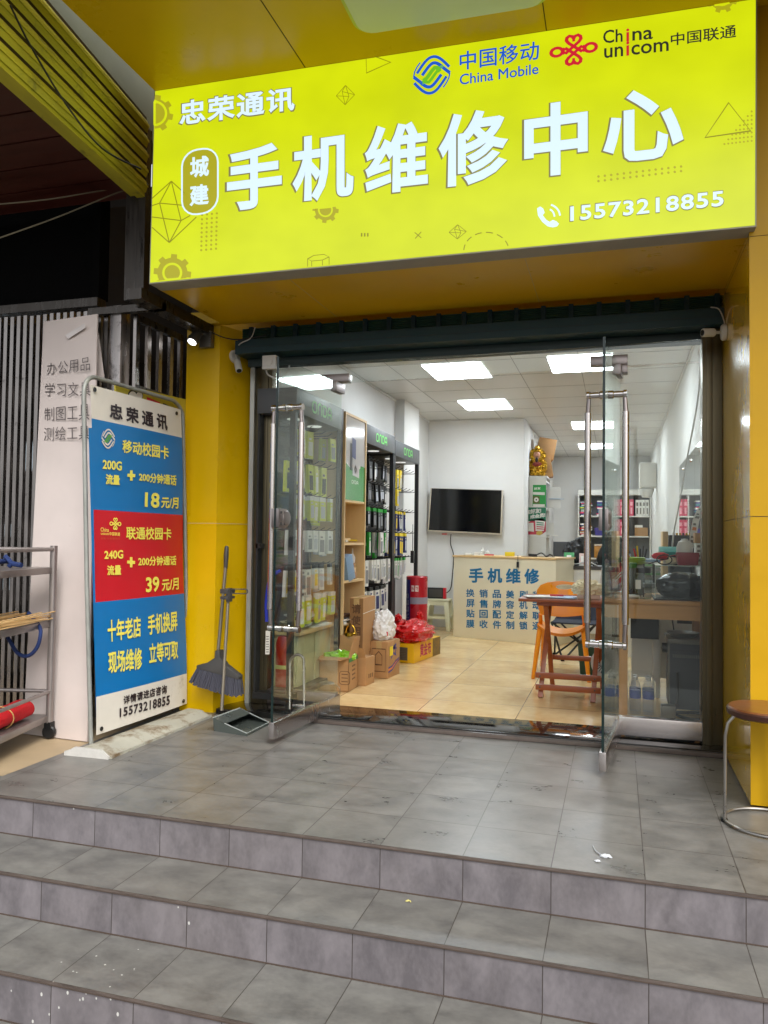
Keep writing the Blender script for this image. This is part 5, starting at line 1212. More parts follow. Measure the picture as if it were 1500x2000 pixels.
def bag(name, label, c, r3, m, seed, ears, print_=None):
    t = thing(name, label, 'plastic bag', c)
    mb = MB(); mb.crumple(V(c), r3, m, seed)
    mb.build('body', t, angle=25)
    for e in ears:
        mb = MB(); a = V(c) + V(e[0]); b = V(c) + V(e[1]); mb.blob(a.lerp(b, .5), (.03, .03, (b - a).length * .6), m, seed + 3, .5, 2, 3); mb.build('handle', t)
    if print_: print_(t)
    return t
bag('white_bag', 'crumpled white plastic bag on the purple printed carton', V((-1.745, 5.83, .308)), (.085, .105, .11), m_wbag, 2, [((-.04, 0, .15), (-.05, 0, .20)), ((.03, .02, .15), (.04, .03, .19))], lambda t: MB().box(-1.725, -1.68, 5.735, 5.738, .345, .375, m_ban_r).build('label', t))
# yellow gift box
def gift(t, M):
    mb = MB(); f = lambda u, v: M @ V((.0902, u, v)); m_pk = mat('pink_print', (190, 40, 90), .5)
    mb.text('黄金布', [f(-.18, .035), f(.08, .035), f(.08, .15), f(-.18, .15)], m_pk, 0, .03, 1.02)
    mb.build('lettering', t)
    mb = MB(); mb.quad([f(.12, .003), f(.312, .003), f(.312, .162), f(.12, .162)], mat('brown_floral_print', (120, 92, 40), .5, var=.6, scale=26)); mb.build('print', t)
    mb = MB(); g = lambda u, v: M @ V((u, -.3162, v)); mb.quad([g(-.085, .02), g(.03, .02), g(.03, .13), g(-.085, .13)], m_fl)
    for k in range(7): mb.stroke([(-.08, .03 + k * .014), (.02, .03 + k * .014)], .003, lambda u, v: M @ V((u, -.3172, v)), m_cardd)
    mb.build('label', t)
carton('yellow_gift_box', 'long yellow printed box under the red plastic bag', V((-1.692, 6.75, FZ)), .178, .63, .165, -.145, mat('yellow_card', (236, 186, 20), .35, var=.04), tape=False, extra=gift)
bag('red_bag', 'large crumpled red plastic bag lying on the yellow printed box', V((-1.73, 6.66, .198)), (.165, .26, .10), m_rbag, 9, [((.02, .08, .17), (.07, .12, .22)), ((-.10, -.05, .17), (-.12, -.06, .22))], lambda t: [MB().text('DAJ', [V((-1.66, 6.455, .25)), V((-1.60, 6.51, .252)), V((-1.61, 6.525, .29)), V((-1.67, 6.47, .288))], m_black, .002, .03).build('lettering', t)])
# big red tube
c = V((P(814, 1180, y=7.22).x, 7.22, FZ)); tb = thing('red_tube', 'tall red cylindrical tube with blue band behind the red plastic bag', 'tube', c)
mb = MB(); R_ = .102; m_tr = mat('tube_red', (170, 22, 36), .3, var=.08, coat=.3); H_ = P(814, 1126, y=7.15).z - FZ
mb.lathe([(0, 0), (R_, 0), (R_, H_ - .004), (R_ - .006, H_), (R_ - .008, H_ - .012), (0, H_ - .012)], c, m_tr, 36); mb.build('body', tb)
mb = MB(); mb.lathe([(R_ + .001, H_ * .63), (R_ + .001, H_ * .72)], c, mat('tube_grey_band', (140, 136, 150), .4), 36); mb.build('grey_band', tb)
def cyl(a, z, k=.0015): return c + V((cos(a) * (R_ + k), sin(a) * (R_ + k), z))
mb = MB(); m_bb = mat('tube_blue', (30, 36, 110), .4)
for i in range(8):
    a0 = rad(205 + i * 5.2); a1 = rad(205 + (i + 1) * 5.2); mb.quad([cyl(a0, .005), cyl(a1, .005), cyl(a1, H_ - .03), cyl(a0, H_ - .03)], m_bb)
mb.build('blue_band', tb)
mb = MB()
for k, ch in enumerate('DURLES'):
    z = .18 + k * .062; a0, a1 = rad(232), rad(217); mb.text(ch, [cyl(a0 + .06, z, .0025), cyl(a0 + .06, z + .05, .0025), cyl(a1, z + .05, .0025), cyl(a1, z, .0025)], pkc, 0, .03)
for u, t in ((262, 'PA'), (284, 'TE')):
    mb.quad([cyl(rad(u - 8), H_ * .8, .0025), cyl(rad(u + 8), H_ * .8, .0025), cyl(rad(u + 8), H_ * .88, .0025), cyl(rad(u - 8), H_ * .88, .0025)], m_paper)
    mb.text(t, [cyl(rad(u - 6), H_ * .815, .0035), cyl(rad(u + 6), H_ * .815, .0035), cyl(rad(u + 6), H_ * .865, .0035), cyl(rad(u - 6), H_ * .865, .0035)], m_tr, 0, .03)
mb.build('lettering', tb)
# white plastic stool by the wall
c = V((-1.99, 8.92, FZ)); ws = thing('plastic_stool', 'square cream plastic stool against the screen wall', 'stool', c); m_ws = mat('cream_plastic', (214, 212, 180), .4, var=.05)
H_ = .36; mb = MB(); mb.box(c.x - .13, c.x + .13, c.y - .13, c.y + .13, FZ + H_ - .025, FZ + H_, m_ws); mb.build('seat', ws, bevel=.012)
for sx in (-1, 1):
    for sy in (-1, 1):
        mb = MB(); a = V((c.x + sx * .105, c.y + sy * .105, FZ + H_ - .026)); b = V((c.x + sx * .145, c.y + sy * .145, FZ)); mb.hexa([b + V((sx * q * -.0 + w, v, 0)) for w, v, q in ((-.025, -.025, 0), (.025, -.025, 0), (.025, .025, 0), (-.025, .025, 0))], [a + V((w, v, 0)) for w, v in ((-.025, -.025), (.025, -.025), (.025, .025), (-.025, .025))], m_ws); mb.build('leg', ws, bevel=.006)
mb = MB()
for s in (-1, 1):
    mb.bar(V((c.x - .12, c.y + s * .125, FZ + .15)), V((c.x + .12, c.y + s * .125, FZ + .15)), .02, .03, m_ws); mb.bar(V((c.x + s * .125, c.y - .12, FZ + .15)), V((c.x + s * .125, c.y + .12, FZ + .15)), .02, .03, m_ws)
    mb.box(c.x - .10, c.x + .10, c.y + s * .118 - .01, c.y + s * .118 + .01, FZ + H_ - .07, FZ + H_ - .026, m_ws)
mb.build('stretcher', ws)
mb = MB(); c2 = c + V((-.02, 0, H_ + .001)); mb.box(c2.x - .11, c2.x + .07, c2.y - .03, c2.y + .03, c2.z, c2.z + .125, m_black); mb.box(c2.x + .07, c2.x + .10, c2.y - .03, c2.y + .03, c2.z, c2.z + .125, m_ban_r); mb.box(c2.x - .14, c2.x - .11, c2.y - .03, c2.y + .03, c2.z, c2.z + .125, m_teals); mb.box(c2.x - .1, c2.x + .06, c2.y - .0315, c2.y - .03, c2.z + .015, c2.z + .11, m_dgrey)
o = mb.build('game_console', base=c2, bevel=.005); tag(o, 'black handheld console with red end on the cream stool', 'console')
# fire extinguisher
c = V((-2.08, 4.74, .035)); fe = thing('fire_extinguisher', 'red fire extinguisher with pale band behind the left pane', 'fire extinguisher', c); m_fe = mat('extinguisher_red', (178, 24, 24), .3, var=.05, coat=.4)
mb = MB(); mb.lathe([(0, 0), (.075, 0), (.08, .012), (.08, .36), (.07, .41), (.04, .44), (.025, .45), (.025, .47), (0, .47)], c, m_fe, 28); mb.build('cylinder', fe)
mb = MB(); mb.lathe([(.081, .20), (.0815, .225)], c, mat('pale_band', (200, 196, 110), .6), 28); mb.build('band', fe)
mb = MB(); mb.box(c.x - .02, c.x + .02, c.y - .02, c.y + .02, .5, .53, m_fit); mb.bar(c + V((-.01, 0, .50)), c + V((.11, -.01, .53)), .02, .008, m_black); mb.bar(c + V((-.01, 0, .515)), c + V((.10, -.01, .565)), .02, .006, m_black); mb.build('valve', fe)
mb = MB(); cable(mb, [c + V((-.02, -.02, .48)), c + V((-.07, -.05, .5)), c + V((-.09, -.05, .40)), c + V((-.085, -.04, .25))], .009, m_black, 8); mb.build('hose', fe)
# glass kettle
c = V((-1.79, 4.72, .035)); kt = thing('glass_kettle', 'clear glass kettle on the floor behind the left door', 'kettle', c)
mb = MB(); mb.lathe([(0, 0), (.055, 0), (.06, .01), (.058, .09), (.05, .12)], c, glassmat('kettle_glass', (.88, .9, .88)), 24); mb.build('body', kt)
mb = MB(); mb.lathe([(0, .122), (.052, .12), (.045, .126), (.012, .128), (.012, .136), (0, .138)], c, m_fl, 20); mb.build('lid', kt)
mb = MB(); cable(mb, [c + V((.05, 0, .115)), c + V((.085, 0, .10)), c + V((.09, 0, .06)), c + V((.06, 0, .02))], .007, MATS['kettle_glass'], 8); mb.build('handle', kt)

# ================================================================== SCREEN WALL
tv = thing('wall_television', 'large black flat television with silver frame on the white partition wall', 'television', P(910, 1000, y=9.1))
mb = MB(); a, b = P(842, 955, y=9.08), P(981, 1043, y=9.08); f = lambda px, py: P(px, py, y=9.08)
q = [f(835, 1037), f(979.5, 1044), f(982.5, 957), f(841, 953)]
n = (q[1] - q[0]).cross(q[3] - q[0]).normalized(); mb.slab(q, .04, mat('champagne_frame', (196, 186, 168), .4)); mb.build('frame', tv, bevel=.002)
ctr = sum(q, V((0, 0, 0))) / 4; mb = MB(); mb.quad([ctr + (p - ctr) * .966 + n * .0016 + V((0, 0, .004)) for p in q], mat('screen_black', (8, 9, 11), .12, var=0)); mb.build('screen', tv)
mb = MB(); p = f(868, 1042); mb.box(p.x - .03, p.x + .03, p.y - .003, p.y, p.z - .012, p.z, m_ban_r); mb.build('badge', tv)
mb = MB(); cable(mb, [P(881, 1043, y=9.15), P(880, 1062, y=9.15), P(886, 1085, y=9.15), P(884, 1120, y=9.15), P(880, 1150, y=9.1), P(868, 1160, y=9.0)], .006, m_black); o = mb.build('television_cable'); tag(o, 'black cable hanging from the television down to the stool', 'cable')
# counter
m_ctr = mat('cream_laminate', (222, 214, 186), .45, var=.05, scale=2, dirt=((170, 152, 116), .68, 5)); m_cblue = mat('blue_vinyl_letter', (12, 110, 160), .5, var=.06)
cl, cr = P(885, 1243, z=FZ), P(1085, 1262, z=FZ); dy = (cr - cl).normalized(); nb_ = V((-dy.y, dy.x, 0)); CH = .915 - FZ
ct = thing('repair_counter', 'cream counter with blue characters standing before the television wall', 'counter', cl.lerp(cr, .5))
b4 = [cl, cr, cr + nb_ * .5, cl + nb_ * .5]
mb = MB(); mb.hexa(b4, [p + V((0, 0, CH - .02)) for p in b4], m_ctr); body = mb.build('body', ct, bevel=.003)
e = .012; t4 = [cl - dy * e - nb_ * e, cr + dy * e - nb_ * e, cr + dy * e + nb_ * .51, cl - dy * e + nb_ * .51]
mb = MB(); mb.hexa([p + V((0, 0, CH - .02)) for p in t4], [p + V((0, 0, CH)) for p in t4], m_lwood); mb.build('top', ct, bevel=.003)
fc = lambda px, py: Ppl(px, py, cl, -nb_) - nb_ * .002
mb = MB()
for ch, x0, x1 in (('手', 916, 944), ('机', 952, 981), ('维', 988, 1017), ('修', 1024, 1054)): mb.text(ch, Q(fc, x0, x1, 1109 + (x0 - 916) * .012, 1138 + (x0 - 916) * .02, 1109 + (x1 - 916) * .012, 1138 + (x1 - 916) * .02), m_cblue, 0, .035)
for r, row in enumerate(('换销品美刷移', '屏售牌容机动', '贴回配定解联', '膜收件制锁通')):
    for k, ch in enumerate(row):
        x0 = 910.5 + k * 25.9; yt = 1150 + r * 20 + k * .9; mb.text(ch, Q(fc, x0, x0 + 16.5, yt, yt + 16, yt + .4, yt + 16.4), m_cblue, 0, .025)
mb.build('lettering', body)
top = lambda px, k=0.: P(px, 1083, z=.915 + k)
tz = .9155
def on_counter(u, v): return cl + (cr - cl) * u + nb_ * v + V((0, 0, tz - FZ))
paper_heap('counter_papers', 'few white papers lying at the left end of the counter', on_counter(.14, .15), .14, .1, 5, [m_paper, m_cam])
for u, h, lab in ((.21, .085, 'taller white squeeze bottle at the left of the counter'), (.26, .06, 'shorter white squeeze bottle on the counter')):
    mb = MB(); c = on_counter(u, .2); mb.lathe([(0, 0), (.02, 0), (.022, h * .6), (.01, h * .75), (.006, h), (0, h)], c, m_cam, 12); o = mb.build('squeeze_bottle', base=c); tag(o, lab, 'bottle')
mb = MB(); c = on_counter(.31, .12); mb.bar(c + V((-.05, 0, .008)), c + V((.05, .02, .008)), .016, .014, m_ban_r); o = mb.build('red_screwdriver', base=c, bevel=.003); tag(o, 'small red handled tool lying on the counter', 'tool')
mb = MB(); c = on_counter(.52, .12); mb.box(c.x - .05, c.x + .05, c.y - .03, c.y + .03, c.z, c.z + .045, pky); o = mb.build('yellow_box', base=c, bevel=.004); tag(o, 'small yellow box in the middle of the counter', 'box')
mb = MB(); c = on_counter(.74, .14); mb.box(c.x - .05, c.x + .04, c.y - .03, c.y + .03, c.z, c.z + .03, m_black); cable(mb, [c + V((.03, 0, .02)), c + V((.08, .02, .04)), c + V((.13, 0, .01)), c + V((.17, .01, .025)), c + V((.2, 0, .01))], .008, m_black); mb.box(c.x - .12, c.x + .22, c.y - .05, c.y - .045, c.z + .0, c.z + .006, m_dgrey)
o = mb.build('black_adapters', base=c, bevel=.003); tag(o, 'black adapters and tangled wires at the right of the counter', 'adapters')
mb = MB(); p = fc(1012, 1084); cable(mb, [p + V((0, -.012, .0)), p + V((0, -.016, -.05)), p + V((0, -.014, -.07))], .003, m_black); mb.box(p.x - .012, p.x + .012, p.y - .03, p.y - .01, p.z - .13, p.z - .07, m_black); o = mb.build('hanging_plug', base=p); tag(o, 'small black plug hanging over the front of the counter', 'plug')
# tall white shelf beside the wall end, with posters, statue and cartons
SX0, SX1, SY0, SY1 = -1.045, -.835, 9.70, 10.25; zs_ = 1.86
ps = thing('white_shelf_tower', 'narrow white shelf tower with green posters on its end', 'shelf tower', ((SX0 + SX1) / 2, 9.95, .03)); m_ws2 = mat('white_laminate', (214, 212, 204), .5, var=.03)
mb = MB(); mb.box(SX0, SX1, SY0, SY0 + .02, .03, zs_, m_ws2); mb.build('end_panel', ps); mb = MB(); mb.box(SX0, SX1, SY1 - .02, SY1, .03, zs_, m_ws2); mb.build('end_panel', ps)
for k in range(6):
    mb = MB(); z = .1 + k * .345; mb.box(SX0, SX1, SY0 + .02, SY1 - .02, z - .02, z, m_ws2); mb.build('shelf', ps)
mb = MB(); mb.box(SX0, SX1 + .01, SY0, SY1, zs_, zs_ + .02, m_ws2); mb.build('top', ps)
fpo = lambda k: (lambda px, py: P(px, py, y=SY0 - .002 - k))
mb = MB(); f = fpo(0); mb.slab([f(1040, 988.5), f(1066.5, 990), f(1066.5, 947), f(1041, 947)], .001, mat('poster_bright_green', (28, 150, 60), .4, var=.1))
f = fpo(.002); mb.quad([f(1041, 966), f(1064, 967), f(1064, 961.5), f(1041, 961)], m_paper); mb.text('好友', Q(f, 1043, 1056, 952, 957, 951, 956), m_paper, 0, .04); mb.quad([f(1041, 983), f(1054, 984), f(1054, 969), f(1041, 968.5)], mat('poster_olive', (90, 100, 40), .5)); f3_ = fpo(.0035); mb.disc((1047.5, 976), 4.6, f3_, m_paper, 14); mb.disc((1047.5, 976), 1.6, fpo(.005), m_dgrey, 10); mb.quad([f(1041, 989), f(1064, 989.5), f(1064, 985), f(1041, 984.5)], m_paper)
o = mb.build('green_poster', base=P(1053, 970, y=SY0)); tag(o, 'upper small bright green poster on the end of the white shelf tower', 'poster')
mb = MB(); f = fpo(0); mb.slab([f(1026, 1046), f(1066, 1049), f(1066.5, 990.5), f(1026.5, 990)], .001, m_paper)
f = fpo(.002); m_pg2 = mat('poster_sea_green', (40, 122, 88), .45); m_pr2 = mat('poster_crimson', (190, 56, 76), .45); m_py2 = mat('poster_mustard', (206, 176, 80), .45)
mb.quad([f(1026.3, 1018), f(1066.3, 1018), f(1066.4, 991), f(1026.6, 991)], m_pg2); mb.poly([f(*p) for p in ((1026.3, 1026), (1038, 1016), (1046, 1014), (1060, 1012), (1066.2, 1018), (1066, 1038), (1058, 1044), (1040, 1044), (1029, 1044), (1026.2, 1036))], m_pr2)
f = fpo(.003); mb.poly([f(*p) for p in ((1047, 1040), (1052, 1036), (1058, 1036), (1060, 1041), (1055, 1045.5), (1048, 1044.5))], m_py2)
f = fpo(.004); mb.quad([f(1028, 1037), f(1043, 1039), f(1042, 1021), f(1026.5, 1022)], m_paper); mb.quad([f(1046, 1037), f(1062, 1037), f(1065, 1018), f(1045, 1016)], m_paper)
f = fpo(.0055); mb.text('加好友!', Q(f, 1026.8, 1057, 996, 1005, 992, 1002), m_paper, 0, .05); mb.text('成会员!', Q(f, 1035, 1065, 1006, 1014, 1001, 1010), m_paper, 0, .05)
for k, m in enumerate((m_pg2, m_pg2, m_pr2, m_pr2)): mb.stroke([(1048, 1020.5 + k * 4), (1062, 1021.5 + k * 4)], 1.8, f, m)
o = mb.build('member_poster', base=P(1046, 1020, y=SY0)); tag(o, 'lower green and crimson poster with white characters on the shelf tower', 'poster')
# statue
c = P(1050, 930, y=9.83); c.z = zs_ + .021
m_st = mat('gilded_statue', (190, 146, 44), .25, metal=.85, var=.5, scale=40, rvar=.3); m_skin = mat('statue_face', (196, 140, 110), .5); m_rb = mat('statue_robe_red', (140, 50, 40), .4, var=.4, scale=30)
su = thing('gilded_statue', 'gilded seated statue with crown and black beard on the shelf tower', 'statue', c)
mb = MB(); mb.blob(c + V((0, 0, .10)), (.105, .08, .13), m_st, 4, .28, 6, 4, -.10); mb.blob(c + V((-.085, -.02, .13)), (.035, .04, .07), m_st, 7, .3, 6, 3); mb.blob(c + V((.085, -.02, .13)), (.035, .04, .07), m_st, 8, .3, 6, 3); mb.blob(c + V((0, -.07, .03)), (.10, .04, .035), m_st, 9, .35, 7, 3, -.03); mb.build('body', su)
mb = MB(); hc = c + V((-.005, -.05, .265)); mb.blob(hc, (.042, .038, .05), m_skin, 1, .06, 2, 3); mb.blob(hc + V((0, -.037, -.004)), (.007, .008, .012), m_skin, 1, .05, 2, 2)
for s in (-1, 1): mb.blob(hc + V((s * .014, -.033, .010)), (.006, .003, .002), m_black, 1, 0, 2, 2); mb.blob(hc + V((s * .036, 0, 0)), (.006, .01, .018), m_skin, 1, 0, 2, 2)
mb.build('face', su)
mb = MB(); mb.blob(hc + V((0, -.03, -.062)), (.018, .012, .034), m_black, 2, .2, 3, 3); mb.bar(hc + V((-.014, -.04, -.022)), hc + V((.014, -.04, -.022)), .004, .004, m_black); mb.build('beard', su)
mb = MB(); mb.blob(hc + V((0, .01, .055)), (.05, .04, .036), m_st, 5, .35, 6, 3)
mb.blob(hc + V((0, .03, .0)), (.10, .03, .085), m_st, 11, .35, 6, 4); mb.blob(hc + V((0, .01, .085)), (.03, .03, .04), m_st, 6, .3, 6, 3)
mb.build('crown', su)
mb = MB(); mb.blob(c + V((0, -.075, .15)), (.05, .02, .03), m_rb, 3, .3, 5, 3); mb.build('sash', su)
Mx = lambda c, rz, ry: rotz(c, rz) @ Matrix.Rotation(ry, 4, 'Y')
def boxat(name, label, c, s, rz, ry, m, cat, bev=.004):
    mb = MB(); mb.box(-s[0] / 2, s[0] / 2, -s[1] / 2, s[1] / 2, 0, s[2], m, Mx(c, rz, ry)); mb.box(-.02, .02, -s[1] / 2 - .001, s[1] / 2 + .001, s[2], s[2] + .0012, m_tape, Mx(c, rz, ry)); o = mb.build(name, base=c, bevel=bev); return tag(o, label, cat)
boxat('brown_carton', 'upper tilted brown carton on the shelf tower behind the statue', V((-.90, 10.10, 2.12)), (.22, .28, .26), .15, .18, m_cardb, 'carton')
boxat('brown_carton', 'lower brown carton leaning outwards beside the gilded statue', V((-.84, 10.08, 1.885)), (.12, .3, .25), .1, -.16, m_cardb, 'carton')
mb = MB(); c = V((-.80, 9.95, 1.50)); mb.box(-.06, .10, -.10, .10, 0, .22, mat('blue_folder', (40, 70, 170), .45), rotz(c, .2)); mb.box(-.06, .11, -.105, -.10, -.01, .25, m_cam, rotz(c, .2)); mb.box(-.05, .14, -.12, -.11, .1, .106, m_bluep, rotz(c, .3)); o = mb.build('blue_folder', base=c); tag(o, 'blue folder box sticking out of the white shelf tower', 'folder')
mb = MB(); c = V((-.83, 9.95, 1.15)); mb.box(-.05, .06, -.10, .10, 0, .16, m_ws2, rotz(c, .2)); mb.box(-.02, .09, -.11, .08, -.005, .004, m_paper, rotz(c, .4)); o = mb.build('magazine_stack', base=c); tag(o, 'pale magazines jutting out of the lower shelf of the white tower', 'magazines')
# ------------------------------------------------------------------ white desk behind the chair, with signs and rucksack
wd = thing('white_desk', 'white desk with black top behind the orange chair', 'desk', (-.3, 8.75, FZ))
WY = 8.45
mb = MB(); mb.box(-.60, .30, WY, WY + .02, .12, .80, m_ws2); mb.build('front_panel', wd)
mb = MB(); mb.box(-.60, .30, WY + .02, WY + .5, .80, .82, m_black); mb.box(-.60, .30, WY - .01, WY + .02, .785, .822, m_dgrey); mb.build('top', wd)
for x in (-.58, .28):
    mb = MB(); mb.box(x - .015, x + .015, WY + .03, WY + .48, FZ, .80, m_ws2); mb.build('side_panel', wd)
m_wgreen = mat('sign_card_green', (18, 140, 60), .3, var=.03)
def standsign(label, px0, px1, pt, pb, y, m):
    a = P(px0, pb, y=y); b = P(px1, pt, y=y); c = V(((a.x + b.x) / 2, y, .823))
    t = thing('payment_sign', label, 'sign', c); h = b.z - a.z; w = b.x - a.x
    mb = MB(); mb.slab([V((a.x, y, .823)), V((b.x, y, .823)), V((b.x, y + .05, .823 + h)), V((a.x, y + .05, .823 + h))], .006, m); mb.build('card', t)
    n = V((0, -h, .05)).normalized(); g = lambda u, v: V((a.x + w * u, y + .05 * v, .823 + h * v)) + n * .002
    mb = MB(); mb.quad([g(.28, .34), g(.72, .34), g(.72, .78), g(.28, .78)], m_paper); mb.quad([g(0, 0), g(1, 0), g(1, .16), g(0, .16)], m_paper); mb.build('print', t)
standsign('green standing payment card with white square on the white desk', 1101, 1121, 1077, 1102, 8.52, m_wgreen)
standsign('small white and red standing card right of the green payment card', 1131, 1143, 1078, 1102, 8.50, mat('sign_card_pale', (210, 180, 170), .4, var=.3, scale=20))
mb = MB(); c = V((-.42, 8.76, .822)); mb.blob(c + V((0, 0, .13)), (.13, .09, .16), m_black, 4, .25, 2, 4, -.13); o = mb.build('rucksack', base=c); tag(o, 'black rucksack slumped behind the green payment card', 'rucksack')
mb = MB(); cable(mb, [V((-.58, 8.44, .83)), V((-.5, 8.46, .86)), V((-.42, 8.5, .84)), V((-.3, 8.48, .87)), V((-.2, 8.46, .83))], .006, m_alu); cable(mb, [V((-.59, 8.43, .81)), V((-.6, 8.42, .7)), V((-.56, 8.42, .5))], .005, m_alu); o = mb.build('desk_cables'); tag(o, 'grey cables running along the black desk top', 'cable')
for x, w, lab in ((-.30, .06, 'left of two black chargers on the white desk'), (-.22, .05, 'right of two black chargers on the white desk')):
    mb = MB(); mb.box(x - w / 2, x + w / 2, 8.47, 8.52, .823, .865, m_black); mb.box(x - .01, x + .01, 8.465, 8.47, .83, .85, m_alu); o = mb.build('charger', base=(x, 8.5, .823), bevel=.003); tag(o, lab, 'charger')

# ================================================================== RIGHT SIDE OF THE SHOP
m_twood = mat('reddish_brown_wood', (150, 74, 28), .35, var=.16, scale=5, stretch=(.6, 6, 6), coat=.3)
m_ora = mat('orange_plastic', (236, 142, 18), .32, var=.04, coat=.2)
m_oak = mat('light_oak', (186, 138, 84), .42, var=.12, scale=4, stretch=(.5, 5, 5))
# folding table
TZ = .697; ft = thing('folding_table', 'reddish brown folding wooden table in front of the orange chair', 'table', (-.33, 5.5, FZ))
fL, fR = P(1055, 1362, z=FZ), P(1158, 1372, z=FZ)
ta, tb_ = P(1013, 1171, y=5.36), V((.03, 5.36, TZ))
mb = MB(); mb.box(ta.x, .03, 5.34, 5.80, TZ - .022, TZ, m_twood); mb.build('top', ft, bevel=.004)
mb = MB(); mb.box(fL.x - .03, fR.x + .05, 5.40, 5.44, TZ - .05, TZ - .0225, m_twood); mb.box(fL.x - .03, fR.x + .05, 5.68, 5.72, TZ - .05, TZ - .0225, m_twood); mb.build('apron', ft)
for q in (fL, fR):
    s = 1 if q is fL else -1
    mb = MB(); mb.bar(q, V((q.x + .035 * 1, 5.70, TZ - .05)), .032, .022, m_twood, (0, 1, 0)); mb.build('leg', ft, bevel=.002)
    mb = MB(); mb.bar(V((q.x + .055, 5.74, FZ)), V((q.x + .03, 5.42, TZ - .05)), .032, .022, m_twood, (0, 1, 0)); mb.build('leg', ft, bevel=.002)
z1, z2 = P(1100, 1341, y=5.42).z, P(1100, 1319, y=5.43).z
mb = MB()
for z, y, e in ((z1, fL.y - .018, .03), (z2, fL.y + .012, .035)):
    mb.box(fL.x - e, fR.x + .05, y - .008, y + .008, z - .02, z + .02, m_twood)
mb.box(fL.x + .02, fR.x + .07, 5.70, 5.715, .24, .275, m_twood); mb.build('stretcher', ft, bevel=.006)
mb = MB()
for x in (fL.x, fR.x + .01):
    for z in (z1, z2): mb.lathe([(0, 0), (.006, 0), (.005, .002), (0, .003)], (x, fL.y - .027, z), m_dgrey, 8, (0, -1, 0))
mb.build('bolt', ft)
# orange chair
CY = 6.38; ch = thing('orange_chair', 'orange plastic chair with oval hole in its backrest behind the folding table', 'chair', (-.43, CY, FZ))
fcx = lambda px, py, y=CY: P(px, py, y=y)
out = []
lft = [(1056, 1200), (1051, 1182), (1048, 1164), (1049, 1152), (1055, 1143), (1068, 1138), (1085, 1136)]
cxm = 1098
rgt = [(2 * cxm - x, y + 1.2) for x, y in reversed(lft)]
bottom = [(1140, 1201), (1125, 1203), (1110, 1204.5), (1098, 1205), (1084, 1204), (1070, 1202)]
shape = lft + [(1098, 1135.5)] + rgt + bottom
hole = [(1102 + 17.5 * cos(t), 1147 + 5 * sin(t)) for t in [2 * pi * i / 20 for i in range(20)]]
def holed(mb, outer, inner, f, th, m):
    bm = bmesh.new(); ov = [bm.verts.new(f(*p)) for p in outer]; iv = [bm.verts.new(f(*p)) for p in inner]
    ed = [bm.edges.new((ov[i], ov[(i + 1) % len(ov)])) for i in range(len(ov))] + [bm.edges.new((iv[i], iv[(i + 1) % len(iv)])) for i in range(len(iv))]
    bmesh.ops.triangle_fill(bm, edges=ed, use_beauty=True)
    r = bmesh.ops.extrude_face_region(bm, geom=bm.faces[:]); vv = [g for g in r['geom'] if isinstance(g, bmesh.types.BMVert)]
    bmesh.ops.translate(bm, verts=vv, vec=th); bmesh.ops.recalc_face_normals(bm, faces=bm.faces[:]); bm.verts.index_update()
    mb.add([v.co.copy() for v in bm.verts], [tuple(v.index for v in q.verts) for q in bm.faces], m); bm.free()
def fback(px, py):
    p = fcx(px, py); u = (px - cxm) / 50.; p.y += -.05 * u * u + (1205 - py) / 70 * .06; return p
mb = MB(); holed(mb, shape, hole, fback, V((0, .014, 0)), m_ora); mb.build('backrest', ch, bevel=.003, seg=1)
mb = MB(); sl, sr = fcx(1052, 1217), fcx(1146, 1219); zz = .40
N_ = 14; vs = []
for j in range(6):
    for i in range(N_ + 1):
        u = i / N_; v = j / 5; x = sl.x + (sr.x - sl.x) * u; y = CY - .02 - .0 + (-.36 + .36 * v) * 1; y = CY - .12 + v * .36 - .04 * (1 - v) * sin(pi * u)
        vs.append(V((x, y, zz - .035 * sin(pi * u) + .03 * abs(2 * u - 1) ** 3)))
k = len(vs); W_ = N_ + 1
fs = [(j * W_ + i, j * W_ + i + 1, (j + 1) * W_ + i + 1, (j + 1) * W_ + i) for j in range(5) for i in range(N_)]
mb.add(vs + [v - V((0, 0, .022)) for v in vs], fs + [tuple(k + a for a in reversed(f)) for f in fs] + [(i, k + i, k + i + 1, i + 1) for i in range(N_)] + [(5 * W_ + i + 1, k + 5 * W_ + i + 1, k + 5 * W_ + i, 5 * W_ + i) for i in range(N_)] + [((j + 1) * W_, k + (j + 1) * W_, k + j * W_, j * W_) for j in range(5)] + [(j * W_ + N_, k + j * W_ + N_, k + (j + 1) * W_ + N_, (j + 1) * W_ + N_) for j in range(5)], m_ora)
mb.build('seat', ch)
pl = P(1041, 1326, z=FZ)
for a, b in ((V((sl.x + .02, CY - .10, zz - .01)), pl), (V((sr.x - .02, CY - .10, zz - .01)), V((sr.x + .03, pl.y, FZ))), (V((sl.x + .03, CY + .2, zz - .02)), V((sl.x - .0, CY + .3, FZ))), (V((sr.x - .03, CY + .2, zz - .02)), V((sr.x, CY + .3, FZ)))):
    mb = MB(); mb.tube([a, a.lerp(b, .5), b], [.022, .019, .014], m_ora, 12); mb.build('leg', ch)
for s, (q0, q1) in ((0, ((1056, 1198), (1053, 1218))), (1, ((1140, 1198), (1143, 1219)))):
    mb = MB(); mb.tube([fback(*q0) + V((0, .008, 0)), V(((sl.x + .015) if not s else (sr.x - .015), CY + .02, zz))], .016, m_ora, 10); mb.build('back_support', ch)
